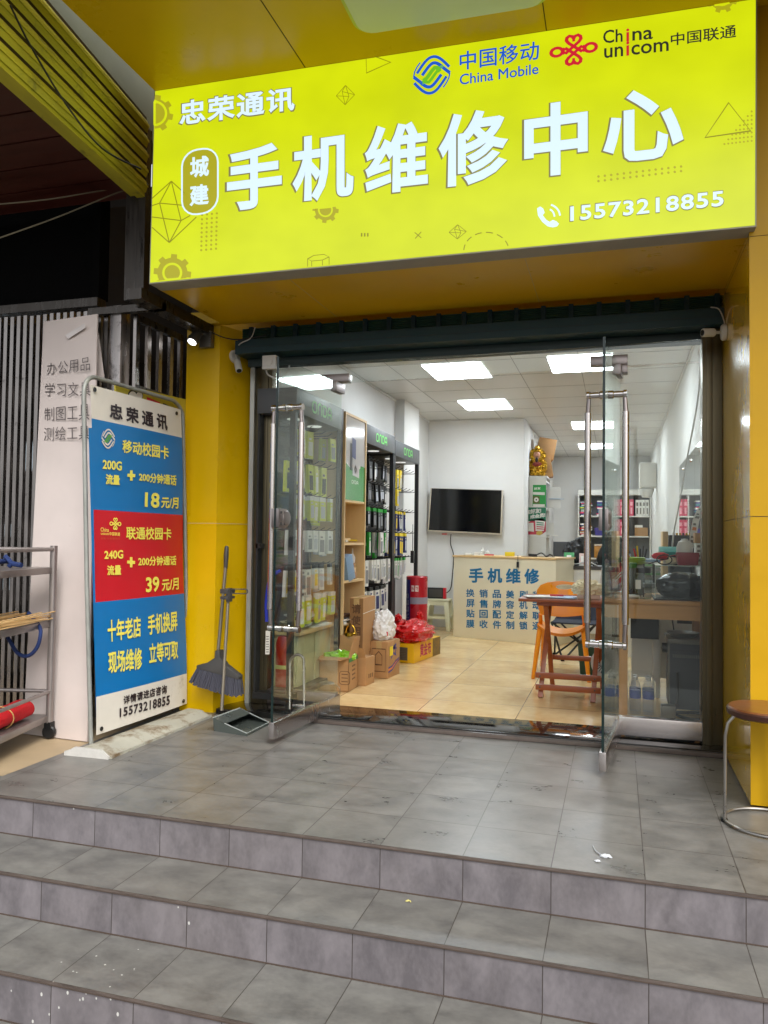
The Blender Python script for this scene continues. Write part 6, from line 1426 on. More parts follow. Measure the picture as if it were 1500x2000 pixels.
# camp stool
cs = thing('camp_stool', 'dark folding camp stool with crossed legs behind the orange chair', 'stool', (-.42, 7.25, FZ)); m_navyf = mat('dark_navy_fabric', (36, 40, 54), .8, var=.15); m_cst = mat('dark_tube', (52, 54, 54), .4, metal=.4)
zt2 = .36; cxs = [P(1088, 1283, z=FZ), P(1100, 1290, z=FZ)]
p1, p2, p3, p4 = P(1083, 1279, z=FZ), P(1099, 1291, z=FZ), V((-.14, 7.1, FZ)), V((-.18, 7.5, FZ))
tq = [V((-.56, 7.12, zt2)), V((-.17, 7.08, zt2)), V((-.15, 7.46, zt2)), V((-.55, 7.5, zt2))]
mb = MB(); mb.slab([tq[0], tq[1], tq[2] + V((0, 0, .0)), tq[3]], .012, m_navyf); mb.build('seat', cs)
mb = MB(); mb.poly([tq[3], tq[2], tq[2] + V((-.03, .06, .14)), tq[3] + V((.03, .06, .14))], m_navyf, .01, V((0, 1, 0))); mb.build('backrest', cs)
ft4 = [V((p1.x, p1.y, FZ)), V((p2.x, p2.y, FZ)), p3, p4]
for a, b in ((ft4[0], tq[1]), (ft4[1], tq[2]), (ft4[2], tq[3]), (ft4[3], tq[0]), (ft4[1], tq[0]), (ft4[0], tq[3])):
    mb = MB(); mb.tube([a, b], .009, m_cst, 8); mb.box(a.x - .016, a.x + .016, a.y - .016, a.y + .016, FZ, FZ + .02, m_cst); mb.build('leg', cs)
# green bin, wheel-shaped fan
mb = MB(); c = P(1152, 1318, z=FZ); m_gbin = mat('dark_green_plastic', (38, 78, 62), .5, var=.1)
mb.hexa([c + V(v) for v in ((-.07, -.1, 0), (.20, -.1, 0), (.20, .15, 0), (-.07, .15, 0))], [c + V(v) for v in ((-.09, -.12, .26), (.22, -.12, .26), (.22, .17, .26), (-.09, .17, .26))], m_gbin); o = mb.build('green_bin', base=c, bevel=.01); tag(o, 'dark green plastic bin behind the right legs of the folding table', 'bin')
wc = P(1184, 1295, y=5.62); fw_ = thing('floor_fan', 'round white ringed fan with black grille beside the folding table', 'fan', V((wc.x, wc.y, FZ)))
ad = V((-.35, -1, .12)).normalized(); RR = .105
mb = MB(); mb.lathe([(RR * .72, .022), (RR * .80, .034), (RR * .95, .03), (RR, .012), (RR, -.03), (RR * .9, -.045), (RR * .72, -.04)], wc, m_cam, 36, ad); mb.build('ring', fw_)
mb = MB(); u_, w_ = frame_of(ad)
for i in range(26):
    t = 2 * pi * i / 26; d = u_ * cos(t) + w_ * sin(t); mb.bar(wc + d * .028 + ad * .02, wc + d * RR * .74 + ad * .02, .005, .006, m_black)
    mb.bar(wc + d * RR * 1.005 - ad * .03, wc + d * RR * 1.005 + ad * .005, .012, .003, m_black, d)
mb.lathe([(0, -.03), (RR * .7, -.03)], wc, m_black, 24, ad); mb.build('grille', fw_)
mb = MB(); mb.lathe([(0, .02), (.032, .02), (.03, .03), (0, .034)], wc, m_cam, 20, ad); mb.build('hub', fw_)
mb = MB(); mb.tube([wc - V((0, -.03, RR)), V((wc.x, wc.y + .03, FZ + .02))], .02, m_cam, 12); mb.lathe([(0, 0), (.08, 0), (.075, .018), (0, .022)], V((wc.x, wc.y + .03, FZ)), m_cam, 24); mb.build('foot', fw_)
# things on the folding table
mb = MB(); c = V((-.42, 5.50, TZ + .001)); mb.box(-.17, .16, -.10, .12, 0, .004, m_paper, rotz(c, .1)); mb.box(-.12, .17, -.11, .08, .004, .008, mat('printed_blue_leaflet', (150, 178, 206), .4, var=.5, scale=14), rotz(c, -.15)); mb.box(-.20, .02, -.10, .06, .008, .011, m_paper, rotz(c, .3)); o = mb.build('leaflets', base=c); tag(o, 'white and blue leaflets spread on the left of the folding table', 'leaflets')
mb = MB(); c = V((-.38, 5.46, TZ + .014)); mb.bar(c + V((-.06, 0, .006)), c + V((.03, .01, .006)), .018, .012, m_ban_r); mb.bar(c + V((.03, .01, .006)), c + V((.12, .015, .006)), .008, .006, m_cam); o = mb.build('red_knife', base=c, bevel=.002); tag(o, 'red handled craft knife lying on the leaflets', 'knife')
mb = MB(); c = V((-.17, 5.50, TZ)); mb.box(c.x - .09, c.x + .06, c.y - .05, c.y + .05, TZ + .001, TZ + .028, mat('pinkish_card_box', (206, 180, 160), .6)); o = mb.build('tissue_box', base=c, bevel=.003); tag(o, 'flat pinkish box under crumpled tissue on the folding table', 'box')
mb = MB(); m_tis = mat('cream_tissue', (236, 226, 190), .8, var=.06); mb.blob(V((-.19, 5.51, TZ + .065)), (.085, .06, .055), m_tis, 5, .7, 2.8, 4, -.036, True); o = mb.build('crumpled_tissue', base=c + V((0, 0, .03)), angle=20); tag(o, 'crumpled cream tissue on the flat pinkish box', 'tissue')
bt_ = thing('water_bottle', 'large clear bottle with purple printed label and blue cap on the folding table', 'bottle', V((-.015, 5.46, TZ + .001))); c = BASE[bt_.name]
G_B = glassmat('clear_plastic_bottle', (.90, .91, .94), .05, 1.35)
bp = [(0, 0), (.034, 0), (.038, .01), (.036, .06), (.038, .07), (.038, .13), (.036, .15), (.038, .17), (.026, .225), (.015, .245), (.015, .26)]
mb = MB(); mb.lathe(bp, c, G_B, 24); mb.build('body', bt_)
mb = MB(); mb.lathe([(.0385, .07), (.0385, .13)], c, mat('lilac_label', (196, 196, 226), .4), 24); mb.build('label', bt_)
mb = MB(); mb.text('er', [c + V(v) for v in ((-.03, -.041, .08), (.02, -.041, .08), (.02, -.041, .115), (-.03, -.041, .115))], m_purple, 0, .05); mb.build('lettering', bt_)
mb = MB(); mb.lathe([(.017, .247), (.017, .268), (.015, .27), (0, .27)], c, mat('blue_cap', (80, 96, 190), .4), 16); mb.build('cap', bt_)
mb = MB(); c = V((.05, 5.50, TZ)); mb.blob(c + V((-.02, 0, .03)), (.05, .04, .03), m_cam, 8, .4, 3, 3, -.028); mb.blob(c + V((.04, .0, .022)), (.03, .03, .024), m_cardb, 9, .5, 3, 3, -.02); o = mb.build('wrapped_snacks', base=c); tag(o, 'small white wrapped snacks at the right end of the folding table', 'snack')
# oak desk behind the right pane
DZ = .752; DX0, DX1, DY0, DY1 = .012, .53, 4.80, 5.45
od = thing('oak_desk', 'light oak desk standing behind the right fixed pane', 'desk', ((DX0 + DX1) / 2, 5.1, FZ))
mb = MB(); mb.box(DX0 - .01, DX1, DY0 - .01, DY1, DZ - .025, DZ, m_oak); mb.build('top', od, bevel=.003)
mb = MB(); mb.box(DX0 + .05, DX1, DY0, DY0 + .02, DZ - .11, DZ - .0255, m_oak); mb.box(DX0 + .005, DX0 + .02, DY0 + .05, DY1 - .05, DZ - .09, DZ - .0255, m_oak); mb.build('apron', od)
for x, y in ((DX0, DY0), (DX0, DY1 - .055), (DX1 - .06, DY0 + .1), (DX1 - .06, DY1 - .055)):
    mb = MB(); mb.box(x, x + .05, y, y + .05, FZ, DZ - .0255, m_oak); mb.build('leg', od, bevel=.002)
# water bottles in shrink wrap
wl = P(1185, 1394, z=FZ); wb0 = None; wbs = [(.0, .0), (.078, .0), (.156, .0), (.234, .0), (.0, .078), (.078, .078), (.156, .078), (.234, .078)]
m_lab = mat('blue_water_label', (70, 88, 160), .4, var=.3, scale=30)
for i, (dx_, dy_) in enumerate(wbs):
    c = V((-.045 + dx_, 5.09 + dy_, FZ))
    if wb0 is None:
        wb0 = thing('water_bottle', 'clear small water bottle with blue label in the pack under the oak desk', 'bottle', c, 'bottles of the water pack under the desk')
        mb = MB(); mb.lathe([(0, 0), (.031, 0), (.034, .008), (.032, .04), (.034, .05), (.032, .06), (.034, .07), (.034, .15), (.026, .185), (.013, .205), (.013, .215)], c, G_B, 20); mb.build('body', wb0)
        mb = MB(); mb.lathe([(.0345, .095), (.0345, .145)], c, m_lab, 20); mb.build('label', wb0)
        mb = MB(); mb.lathe([(.015, .206), (.015, .224), (0, .226)], c, m_cam, 14); mb.build('cap', wb0)
    else: dup(wb0, c)
mb = MB(); sw = glassmat('shrink_film', (.95, .95, .96), .12, 1.35); x0, x1, y0, y1 = -.045 - .04, -.045 + .234 + .04, 5.05, 5.21
mb.add([V((x0, y0, FZ)), V((x1, y0, FZ)), V((x1, y0, FZ + .20)), V((x1 - .03, y0 + .02, FZ + .25)), V((x0 + .03, y0 + .02, FZ + .25)), V((x0, y0, FZ + .2)), V((x0, y1, FZ)), V((x1, y1, FZ)), V((x1, y1, FZ + .2)), V((x1 - .03, y1 - .02, FZ + .25)), V((x0 + .03, y1 - .02, FZ + .25)), V((x0, y1, FZ + .2))],
       [(0, 1, 2, 5), (5, 2, 3, 4), (1, 7, 8, 2), (2, 8, 9, 3), (4, 3, 9, 10), (0, 5, 11, 6), (5, 4, 10, 11)], sw)
o = mb.build('shrink_wrap', base=(x0, y0, FZ)); tag(o, 'clear shrink wrap round the pack of water bottles under the desk', 'plastic wrap')
# heater cabinet and what is around it
m_heat = mat('dark_grey_casing', (52, 56, 62), .5, var=.08); m_heatl = mat('grey_casing_edge', (112, 110, 102), .45)
hx0, hz = .31, .47; hc_ = thing('heater_cabinet', 'dark grey vented heater casing under the oak desk', 'heater', (.42, 5.3, FZ))
mb = MB(); mb.box(hx0, .53, 5.10, 5.42, FZ + .04, hz, m_heat); mb.build('body', hc_, bevel=.006)
mb = MB(); mb.box(hx0 - .012, .53, 5.085, 5.43, hz, hz + .03, m_heatl); mb.box(hx0 - .008, hx0 + .004, 5.094, 5.101, FZ, hz, m_heatl); mb.build('lid', hc_, bevel=.004)
mb = MB()
for k in range(18): mb.box(hx0 + .02 + k * .011, hx0 + .026 + k * .011, 5.0975, 5.10, hz - .085, hz - .065, m_heatl); mb.box(hx0 + .02 + k * .011, hx0 + .026 + k * .011, 5.0975, 5.10, hz - .045, hz - .035, m_black)
mb.build('vent', hc_)
mb = MB(); mb.lathe([(0, 0), (.03, 0), (.03, .03), (0, .034)], (hx0 - .012, 5.12, hz - .03), m_black, 16, (-1, 0, 0)); mb.build('knob', hc_)
mb = MB(); cable(mb, [V((hx0 + .045, 5.08, .30)), V((hx0 + .045, 5.07, .15)), V((hx0 + .03, 5.04, .06)), V((hx0 + .10, 4.98, .045)), V((hx0 + .2, 4.97, .045))], .009, m_black, 8); cable(mb, [V((hx0 + .03, 5.04, .06)), V((hx0 + .06, 5.0, .075)), V((hx0 + .2, 5.03, .075))], .009, m_black, 8); o = mb.build('heater_cable', base=(hx0, 5.05, FZ)); tag(o, 'thick black cable looping on the floor before the heater casing', 'cable')
mb = MB(); mb.box(.255, .335, 4.92, 5.0, FZ, FZ + .09, m_fl); o = mb.build('grey_block', base=(.3, 4.96, FZ), bevel=.003); tag(o, 'small grey block on the floor under the oak desk', 'block')
mb = MB(); mb.box(.09, .27, 5.52, 5.54, .44, .74, m_black); o = mb.build('dark_board', base=(.18, 5.53, .44)); tag(o, 'dark board hanging under the back of the oak desk', 'board')
mb = MB(); mb.box(.235, .285, 5.62, 5.68, FZ, .80, m_ws2); o = mb.build('white_post', base=(.26, 5.65, FZ), bevel=.012); tag(o, 'white upright panel edge behind the oak desk', 'post')
mb = MB(); c = V((.40, 5.25, hz + .0305)); mb.lathe([(0, 0), (.07, 0), (.1, .025), (.095, .028), (.07, .006), (0, .006)], c, m_alu, 24); o = mb.build('metal_dish', base=c); tag(o, 'shallow metal dish on top of the heater casing', 'dish')
mb = MB(); mb.box(.38, .47, 5.44, 5.47, .56, .69, m_heat); mb.tube([V((.35, 5.43, .74)), V((.345, 5.42, .60)), V((.36, 5.42, .50))], .005, m_black, 6); o = mb.build('black_adapter', base=(.42, 5.45, .6), bevel=.004); tag(o, 'black adapter hanging by its wire under the oak desk', 'adapter')
# on the oak desk
def jar(name, label, c, r, h, lid, n):
    t = thing(name, label, 'jar', c); mb = MB(); mb.lathe([(0, 0), (r, 0), (r + .003, .01), (r + .003, h * .8), (r * .85, h * .9), (r * .85, h)], c, MATS['jar_glass'], 24); mb.build('body', t)
    mb = MB(); mb.lathe([(r * .95, h - .012), (r * .95, h + .014), (r * .9, h + .018), (0, h + .018)], c, lid, 24); mb.build('lid', t)
    mb = MB(); mb.quad([V(c) + V((-.045 - 0 * r, -r * .72 - .012, h * .35)), V(c) + V((-.015, -r - .006, h * .35)), V(c) + V((-.015, -r - .006, h * .68)), V(c) + V((-.045, -r * .72 - .012, h * .68))], m_paper); mb.build('label', t)
    mb = MB()
    for i in range(n): a = random.random() * 6.28; q = random.random() * r * .8; mb.bar(V(c) + V((q * cos(a), q * sin(a), .008 + random.random() * .05)), V(c) + V((-q * sin(a), q * cos(a), .015 + random.random() * .05)), .006, .005, m_swood2)
    mb.build('contents', t); return t
jar('glass_jar', 'glass jar with green lid holding brown sticks on the oak desk', V((.075, 5.02, DZ + .001)), .048, .19, mat('green_lid', (60, 120, 50), .4), 30)
jar('glass_jar', 'shorter clear jar with black lid on the oak desk', V((.152, 4.93, DZ + .001)), .046, .165, m_black, 3)
mb = MB(); c = V((.10, 5.28, DZ + .19))
for k in range(5): mb.lathe([(0, 0), (.055 + .004 * k, .0), (.075, .012), (.073, .014), (.05, .004)], c + V((.008 * (k % 2), 0, k * .009)), mat('lime_bowls', (150, 180, 60), .4, var=.1), 24)
mb.box(c.x - .06, c.x + .06, c.y - .05, c.y + .05, DZ + .001, DZ + .19, m_fl); o = mb.build('green_bowls', base=c); tag(o, 'stack of lime green bowls behind the glass jars', 'bowls')
paper_heap('desk_papers', 'white printed sheets under the glass jars on the oak desk', (.08, 4.92, DZ + .0005), .1, .1, 3, [m_paper])
ab = thing('acrylic_case', 'clear acrylic case with a black hair dryer shape inside on the oak desk', 'display case', (.36, 5.05, DZ))
ax0, ax1, ay0, ay1, az = .215, .525, 4.83, 5.20, .205; m_ace = mat('acrylic_edge', (190, 196, 190), .3); G_AC = glassmat('acrylic', (.90, .91, .90), .02, 1.45)
mb = MB(); mb.box(ax0, ax1, ay0, ay0 + .004, DZ + .01, DZ + az, G_AC); mb.box(ax0, ax0 + .004, ay0 + .004, ay1, DZ + .01, DZ + az, G_AC); mb.box(ax0, ax1, ay0 + .004, ay1, DZ + az - .004, DZ + az, G_AC); mb.build('cover', ab); mb = MB(); mb.box(ax0 - .001, ax0 + .003, ay0 - .002, ay0, DZ + .01, DZ + az, m_ace); mb.box(ax0, ax1, ay0 - .002, ay0, DZ + az - .004, DZ + az, m_ace); mb.build('edge', ab)
mb = MB(); mb.box(ax0 - .006, ax1, ay0 - .006, ay1, DZ + .0008, DZ + .0095, m_black); mb.build('base', ab)
mb = MB(); mb.blob(V((.39, 5.02, DZ + .075)), (.16, .11, .082), mat('glossy_black_shell', (20, 24, 36), .22, coat=.3), 2, .12, 1.5, 4); mb.blob(V((.31, 4.98, DZ + .055)), (.06, .06, .05), MATS['glossy_black_shell'], 5, .1, 1.5, 3); o = mb.build('helmet', base=(.38, 5.02, DZ + .01)); tag(o, 'glossy dark rounded helmet inside the clear acrylic case', 'helmet')
ZA = DZ + az + .001
mb = MB(); c = V((.40, 4.93, ZA)); m_mar = mat('maroon_plastic', (130, 26, 38), .4, var=.08)
mb.hexa([c + V(v) for v in ((-.055, -.05, 0), (.055, -.05, 0), (.055, .05, 0), (-.055, .05, 0))], [c + V(v) for v in ((-.063, -.055, .075), (.063, -.055, .075), (.063, .055, .075), (-.063, .055, .075))], m_mar); o = mb.build('maroon_tub', base=c, bevel=.006); tag(o, 'maroon plastic tub on top of the clear acrylic case', 'tub')
mb = MB(); c = V((.385, 4.93, ZA + .076)); mb.lathe([(.045, 0), (.047, .03), (.036, .062), (.02, .07), (.02, .078), (0, .08)], c, m_cam, 20); mb.tube([c + V((.04, 0, .02)), c + V((.052, 0, .035)), c + V((.04, 0, .055))], .005, m_cam, 6); o = mb.build('white_jug', base=c); tag(o, 'small white lidded jug standing in the maroon tub', 'jug')
mb = MB(); c = V((.27, 4.90, ZA + .03)); ringp = [c + V((.042 * cos(t), .012 * sin(t) * 1, .028 * sin(t))) for t in [2 * pi * i / 28 for i in range(28)]]; mb.tube(ringp, .0035, m_black, 6, True); mb.bar(c + V((-.042, 0, -.01)), c + V((-.09, .0, -.028)), .01, .006, m_black); o = mb.build('magnifier', base=c); tag(o, 'black rimmed magnifying glass at the left of the acrylic case', 'magnifier')
mb = MB(); c = V((.25, 4.99, ZA)); mb.blob(c + V((.0, 0, .05)), (.05, .03, .022), m_ban_r, 3, .2, 2, 3); mb.bar(c + V((.0, 0, .03)), c + V((.09, .01, .05)), .03, .02, m_black); o = mb.build('red_pliers', base=c, bevel=.004); tag(o, 'red handled pliers heaped on the acrylic case', 'pliers')
mb = MB(); c = V((.305, 5.08, ZA)); m_tq = mat('turquoise_plastic', (70, 160, 150), .4); mb.box(-.06, .06, -.04, .04, .06, .10, m_tq, rotz(c, .1) @ Matrix.Rotation(.4, 4, 'X')); mb.box(c.x - .03, c.x + .03, c.y - .01, c.y + .03, ZA, ZA + .055, m_black); o = mb.build('power_strip', base=c, bevel=.004); tag(o, 'turquoise power strip with a long white cable rising behind the right pane', 'power strip'); mb = MB(); cable(mb, [c + V((.02, .0, .10)), c + V((.03, .0, .2)), c + V((.05, .02, .3)), V((.42, 5.25, 1.6)), V((.47, 5.0, 2.0)), V((.475, 4.9, 2.4))], .005, m_cam, 8); mb.build('cable', o)
mb = MB(); c = V((.25, 5.02, ZA)); mb.blob(c + V((.07, -.02, .025)), (.04, .03, .025), m_tis, 6, .4, 3, 3, -.024); mb.lathe([(0, 0), (.028, 0), (.03, .05), (.02, .07), (0, .07)], c + V((.05, .04, 0)), m_cam, 14); o = mb.build('white_cups', base=c); tag(o, 'white cup and crumpled paper between pliers and maroon tub', 'cup')
# carton and paper roll next to the post
mb = MB(); c = V((.485, 5.02, ZA)); mb.box(c.x - .035, c.x + .035, c.y - .06, c.y + .06, ZA, ZA + .13, m_paper)
for k in range(4): mb.box(c.x - .028, c.x + .01, c.y - .0608, c.y - .06, ZA + .02 + k * .028, ZA + .035 + k * .028, m_fl)
o = mb.build('white_box', base=c, bevel=.002); tag(o, 'white printed box at the right end of the acrylic case', 'box')
mb = MB(); c = V((.485, 5.02, ZA + .131)); mb.box(c.x - .04, c.x + .04, c.y - .06, c.y + .06, c.z, c.z + .06, m_cardb); o = mb.build('brown_box', base=c, bevel=.003); tag(o, 'small brown box on the white printed box by the right post', 'box')
mb = MB(); pts = [(1352, 1065), (1355, 1040), (1360, 1015), (1367, 998), (1376, 986)]; L1 = [P(x - 7, y, y=5.12) for x, y in pts]; L2 = [P(x + 6, y + 2, y=5.14) for x, y in pts]
mb.add(L1 + L2, [(i, 5 + i, 6 + i, 1 + i) for i in range(4)], m_paper)
for i in range(4):
    a, b, c_, d = L1[i], L2[i], L2[i + 1], L1[i + 1]; q = lambda u, v: (a * (1 - u) + b * u) * (1 - v) + (d * (1 - u) + c_ * u) * v + V((0, -.002, 0))
    mb.quad([q(.2, .2), q(.8, .2), q(.8, .45), q(.2, .45)], m_fl if i != 1 else m_orange); mb.quad([q(.2, .6), q(.6, .6), q(.6, .75), q(.2, .75)], m_fl)
o = mb.build('paper_strip', base=L1[0]); tag(o, 'long curved strip of printed paper hanging by the right door post', 'paper strip')
# printer, wooden board, screwdriver holder, trays
DZ2 = .80
m_desk2 = mat('grey_worktop', (120, 122, 122), .5)
wt = thing('work_bench', 'grey work bench along the right wall behind the oak desk', 'bench', (.3, 6.3, FZ))
mb = MB(); mb.box(.06, .53, 5.70, 7.6, DZ2 - .03, DZ2, m_desk2); mb.build('top', wt); 
for y in (5.75, 7.5):
    mb = MB(); mb.box(.10, .13, y, y + .04, FZ, DZ2 - .0305, m_ws2); mb.build('leg', wt); mb = MB(); mb.box(.48, .51, y, y + .04, FZ, DZ2 - .0305, m_ws2); mb.build('leg', wt)
mb = MB(); mb.box(.12, .50, 5.73, 5.75, .15, DZ2 - .0305, m_ws2); mb.build('end_panel', wt)
a, b = P(1294, 1075, y=5.9), P(1305, 1038, y=5.9); mb = MB(); mb.box(a.x, b.x, 5.9, 6.15, DZ2 + .001, b.z, m_lwood); o = mb.build('wooden_board', base=(a.x, 6, DZ2), bevel=.003); tag(o, 'upright pale wooden board beside the black printer', 'board')
a, b = P(1308, 1072, y=6.0), P(1346, 1040, y=6.0); pr2 = thing('black_printer', 'black printer with toothed paper edge on the work bench', 'printer', (.42, 6.1, DZ2))
mb = MB(); mb.box(a.x, .52, 6.0, 6.3, DZ2 + .001, b.z - .02, m_black); mb.blob(V((.40, 6.0, DZ2 + .16)), (.06, .03, .05), m_black, 6, .5, 3, 3); mb.build('body', pr2, bevel=.008)
mb = MB()
for k in range(9): mb.box(a.x + .02 + k * .022, a.x + .034 + k * .022, 6.0, 6.02, b.z - .02, b.z - .004, m_gold if k % 3 else m_black)
mb.build('teeth', pr2)
c = P(1270, 1100, y=5.85); c.z = DZ2 + .001; c.x = .16; th_ = thing('tool_holder', 'black holder bristling with screwdrivers on the work bench', 'tool holder', c)
mb = MB(); mb.box(c.x - .03, c.x + .03, c.y - .03, c.y + .03, c.z, c.z + .16, m_black); mb.build('body', th_, bevel=.004)
mb = MB()
for k, m in enumerate((m_ban_r, pky, m_black, m_dgrey, m_black)): q = c + V((-.024 + k * .012, .0, .15)); mb.tube([q, q + V((-.02 + k * .01, 0, .09 + .02 * (k % 2)))], .006, m, 8)
mb.build('tools', th_)
mb = MB(); c = V((.16, 6.35, DZ2 + .001)); m_lg = mat('pale_green_tray', (140, 190, 140), .4)
for k, m in enumerate((m_cam, m_lg, m_cam, m_lg, MATS['pale_blue_plastic'])): mb.box(c.x - .10, c.x + .16, c.y - .1, c.y + .12, c.z + k * .033, c.z + k * .033 + .026, m)
o = mb.build('part_trays', base=c, bevel=.004); tag(o, 'stack of pale green and blue part trays on the work bench', 'trays')
c = V((.07, 6.05, DZ2 + .001)); mb = MB(); mb.box(c.x - .04, c.x + .04, c.y - .03, c.y + .03, c.z, c.z + .14, m_bluep); mb.box(c.x - .03, c.x + .03, c.y - .025, c.y + .025, c.z + .1405, c.z + .20, m_cam); o = mb.build('blue_dispenser', base=c, bevel=.006); tag(o, 'pale blue and white dispenser bottle left of the part trays', 'bottle')
# red paper bag hanging behind the door handle
mb = MB(); fz = lambda px, py, k=0: P(px, py, y=5.30 + k)
mb.slab([fz(1196, 1150), fz(1222, 1130), fz(1226, 1086), fz(1190, 1118)], .012, m_rbag); mb.poly([fz(1208, 1108), fz(1219, 1086), fz(1226, 1086), fz(1229, 1098)], m_rbag, .01, V((0, -1, 0))); mb.poly([fz(1219, 1090), fz(1228, 1082), fz(1230, 1088), fz(1222, 1095)], m_rbag, .01, V((0, -1, 0)))
for k in range(2): mb.stroke([(1201, 1130 + k * 6), (1214, 1117 + k * 6)], 2.0, lambda u, v: fz(u, v, -.003), m_paper)
o = mb.build('red_paper_bag', base=fz(1205, 1150)); tag(o, 'tilted red paper bag between the folding table and the glass jars', 'paper bag')
mb = MB(); c = V((.02, 5.72, TZ + .001)); c.z = TZ + .001; mb.box(c.x - .05, c.x + .01, c.y - .03, c.y + .03, c.z, c.z + .20, mat('dusty_red_card', (176, 60, 66), .5)); o = mb.build('red_card_box', base=c, bevel=.003); tag(o, 'upright dull red box seen behind the edge of the right door', 'box')
mb = MB(); c = V((-.07, 5.70, TZ + .001)); mb.blob(c + V((0, 0, .12)), (.045, .03, .125), m_ws2, 3, .15, 2, 3, -.12); mb.blob(c + V((.0, 0, .23)), (.018, .02, .04), mat('pale_pink_ear', (226, 196, 196), .6), 3, .1, 2, 2); o = mb.build('white_bag_figure', base=c); tag(o, 'white bulging pouch with pale pink tip behind the clear bottle', 'pouch')
# binder shelf at the back
SY0 = 13.30; BX0, BX1 = -.625, .53
bs = thing('binder_shelf', 'tall white and grey shelf of binders at the far back', 'shelf unit', ((BX0 + BX1) / 2, SY0 + .15, FZ)); m_sgrey = mat('grey_shelf_back', (110, 112, 112), .6)
mb = MB(); mb.box(BX0, BX1, SY0 + .28, SY0 + .30, FZ, 1.9, m_sgrey); mb.build('back_panel', bs)
for x in (BX0, -.05, BX1 - .02):
    mb = MB(); mb.box(x, x + .02, SY0, SY0 + .28, FZ, 1.84, m_ws2); mb.build('upright', bs)
mb = MB(); mb.box(BX0, BX1, SY0 - .006, SY0 + .28, 1.84, 1.93, m_ws2); mb.build('top', bs)
for z in (1.50, 1.17, .80, .40):
    for xa, xb in ((BX0 + .02, -.05), (-.03, BX1 - .02)):
        mb = MB(); mb.box(xa, xb, SY0 + .004, SY0 + .28, z - .02, z, m_ws2); mb.build('shelf', bs)
bk = {}
def book(kind, label, group, x, z, w, h, m, y=SY0 + .02, lab=None):
    if kind not in bk:
        mb = MB(); mb.box(-w / 2, w / 2, 0, .2, 0, h, m)
        if lab: mb.box(-w * .28, w * .28, -.002, 0, h * .62, h * .84, lab); mb.box(-w * .2, w * .2, -.002, 0, h * .12, h * .5, lab)
        o = mb.build(kind); bk[kind] = o
    else: o = bk[kind].copy(); COL.objects.link(o)
    o.location = (x, y, z + .001); tag(o, label, kind.replace('_', ' '), group)
m_pink = mat('pink_binder_spine', (206, 60, 92), .5, var=.08); m_pinkl = mat('pale_pink_label', (236, 160, 170), .5)
for z, w in ((1.50, 'second'), (1.17, 'third')):
    for k in range(3 + (z > 1.3)): book('pink_binder', 'pink binder with pale label on the %s shelf of the white binder unit' % w, 'pink binders on the %s shelf' % w, .0 + k * .075, z, .068, .27, m_pink, lab=m_pinkl)
for k in range(4): book('white_binder', 'white file box with grey label beside the pink binders at the back', 'white file boxes at the back', .315 + k * .052, 1.50, .048, .26, m_paper, lab=m_fl)
mb = MB(); c = V((.38, SY0 + .1, 1.171)); mb.box(c.x - .10, c.x + .10, c.y - .06, c.y + .1, c.z, c.z + .14, m_cardb); mb.box(c.x - .10, c.x + .02, c.y - .05, c.y + .05, c.z + .1405, c.z + .18, m_paper); o = mb.build('brown_box', base=c); tag(o, 'brown box with white lid on the third shelf of the binder unit', 'box')
def stack(label, x, z, n, cols, w=.17, group=None):
    mb = MB(); h = 0
    for i in range(n):
        t = random.uniform(.012, .03); a = random.uniform(-.02, .02); mb.box(x - w / 2 + a, x + w / 2 + a, SY0 + .02, SY0 + .22, z + .001 + h, z + .0005 + h + t, cols[i % len(cols)]); h += t
    o = mb.build('magazine_stack', base=(x, SY0 + .1, z)); tag(o, label, 'magazine stack', group)
cc = [m_paper, pkn, m_pink, pkc, m_lg, m_fl, pkyg, m_teals]
stack('stack of mixed magazines at the left of the second binder shelf', -.50, 1.50, 12, cc); stack('stack of mixed magazines in the middle of the second binder shelf', -.24, 1.50, 11, [m_paper, m_pink, pkn, m_teals, m_purple])
stack('stack of red and white magazines at the left of the third binder shelf', -.50, 1.17, 11, [m_paper, m_ban_r, m_paper, m_cardb, pkn])
mb = MB(); c = V((-.26, SY0 + .1, 1.171)); mb.hexa([c + V(v) for v in ((-.08, -.08, 0), (.08, -.08, 0), (.08, .1, 0), (-.08, .1, 0))], [c + V(v) for v in ((-.10, -.09, .13), (.10, -.09, .13), (.10, .11, .13), (-.10, .11, .13))], m_purple); o = mb.build('purple_basket', base=c); tag(o, 'purple plastic basket on the third shelf of the binder unit', 'basket')
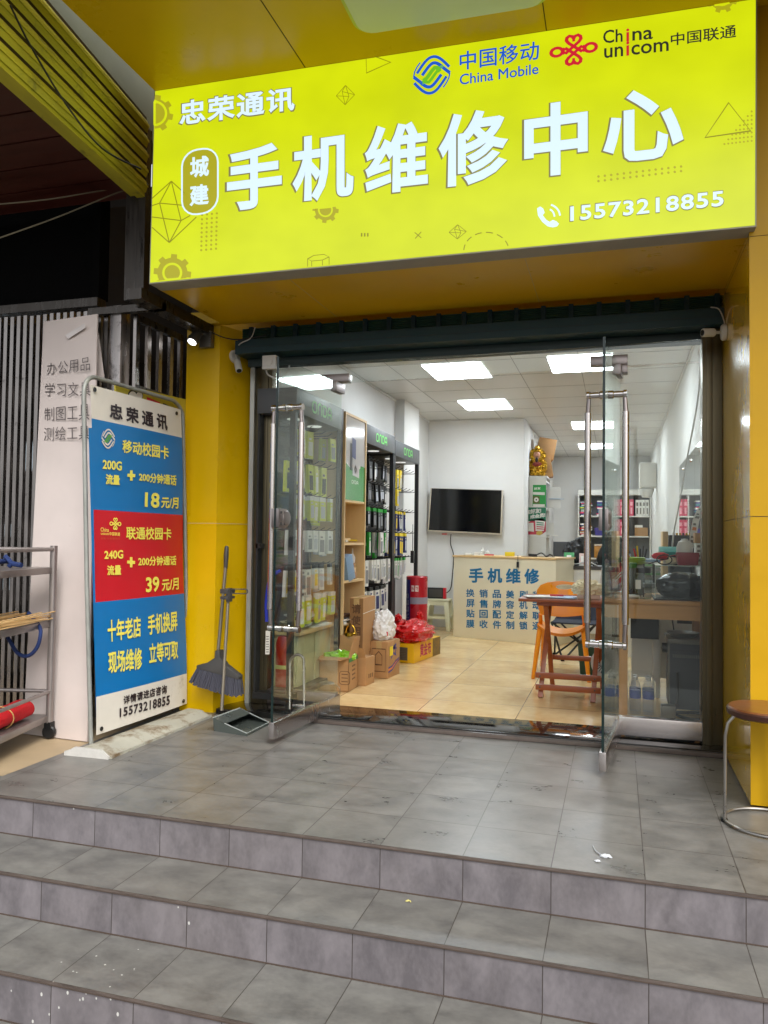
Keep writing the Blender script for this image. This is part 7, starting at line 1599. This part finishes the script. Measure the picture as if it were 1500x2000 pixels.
for x, w, l in ((-.50, .14, 'leftmost'), (-.30, .12, 'second'), (-.14, .11, 'third')):
    mb = MB(); mb.box(x - w / 2, x + w / 2, SY0 + .03, SY0 + .2, .802, 1.0, mat('amber_box', (176, 124, 52), .4, var=.4, scale=12)); mb.box(x - w / 2 - .004, x + w / 2 + .004, SY0 + .02, SY0 + .21, 1.0, 1.03, m_ws2); o = mb.build('amber_box', base=(x, SY0 + .1, .80), bevel=.006); tag(o, '%s amber storage jar on the fourth shelf of the binder unit' % l, 'storage jar')
for x, h, l in ((-.48, .14, 'short white rod left on top of the binder unit'), (.02, .20, 'tall white rod in the middle on top of the binder unit')):
    mb = MB(); mb.tube([V((x, SY0 + .1, 1.931)), V((x + .02, SY0 + .1, 1.93 + h))], .014, m_cam, 8); o = mb.build('white_rod', base=(x, SY0 + .1, 1.93)); tag(o, l, 'rod')
# office chair back, wall light, mirrors, curved wall light
mb = MB(); c = V((-.03, 9.4, .50)); mb.blob(c + V((0, 0, .35)), (.2, .06, .24), m_black, 3, .1, 1.5, 4); mb.tube([c + V((0, .02, .15)), c + V((0, .05, -.35))], .03, m_black, 10); mb.lathe([(0, -.46), (.24, -.46), (.05, -.40), (0, -.40)], c, m_black, 5); mb.box(c.x - .2, c.x + .2, c.y - .4, c.y + .03, c.z - .07, c.z, m_black); o = mb.build('office_chair', base=(c.x, c.y, FZ), bevel=.01); tag(o, 'black office chair behind the white desk', 'office chair')
wlp = P(1270, 922, x=.50); wl_ = thing('wall_projector', 'white projector unit fixed to the right wall above the binder shelf', 'projector', V((.50, 11.6, 1.86)))
mb = MB(); mb.box(.30, .533, 11.5, 11.75, 1.84, 2.20, m_ws2); mb.build('housing', wl_, bevel=.03)
mb = MB(); mb.lathe([(0, 0), (.06, 0), (.10, .09), (.10, .12), (0, .12)], (.40, 11.58, 1.71), m_cam, 20); mb.build('head', wl_)
mb = MB(); m_mirror = mat('mirror_silver', (214, 220, 218), .02, metal=1., var=0)
mw = thing('wall_mirror', 'frameless mirror panels on the right wall reflecting the shelves', 'mirror', (.53, 6.4, 1.4))
for y0, y1 in ((5.15, 5.90), (5.904, 6.6), (6.604, 7.32)):
    mb = MB(); mb.box(.527, .5345, y0, y1, .95, 1.76, m_mirror); mb.build('panel', mw)
mb = MB()
for y in (5.5, 6.2, 6.9): mb.lathe([(0, 0), (.014, 0), (.01, .008), (0, .01)], (.527, y, 1.70), m_chrome, 10, (-1, 0, 0))
mb.build('mirror_clip', mw)
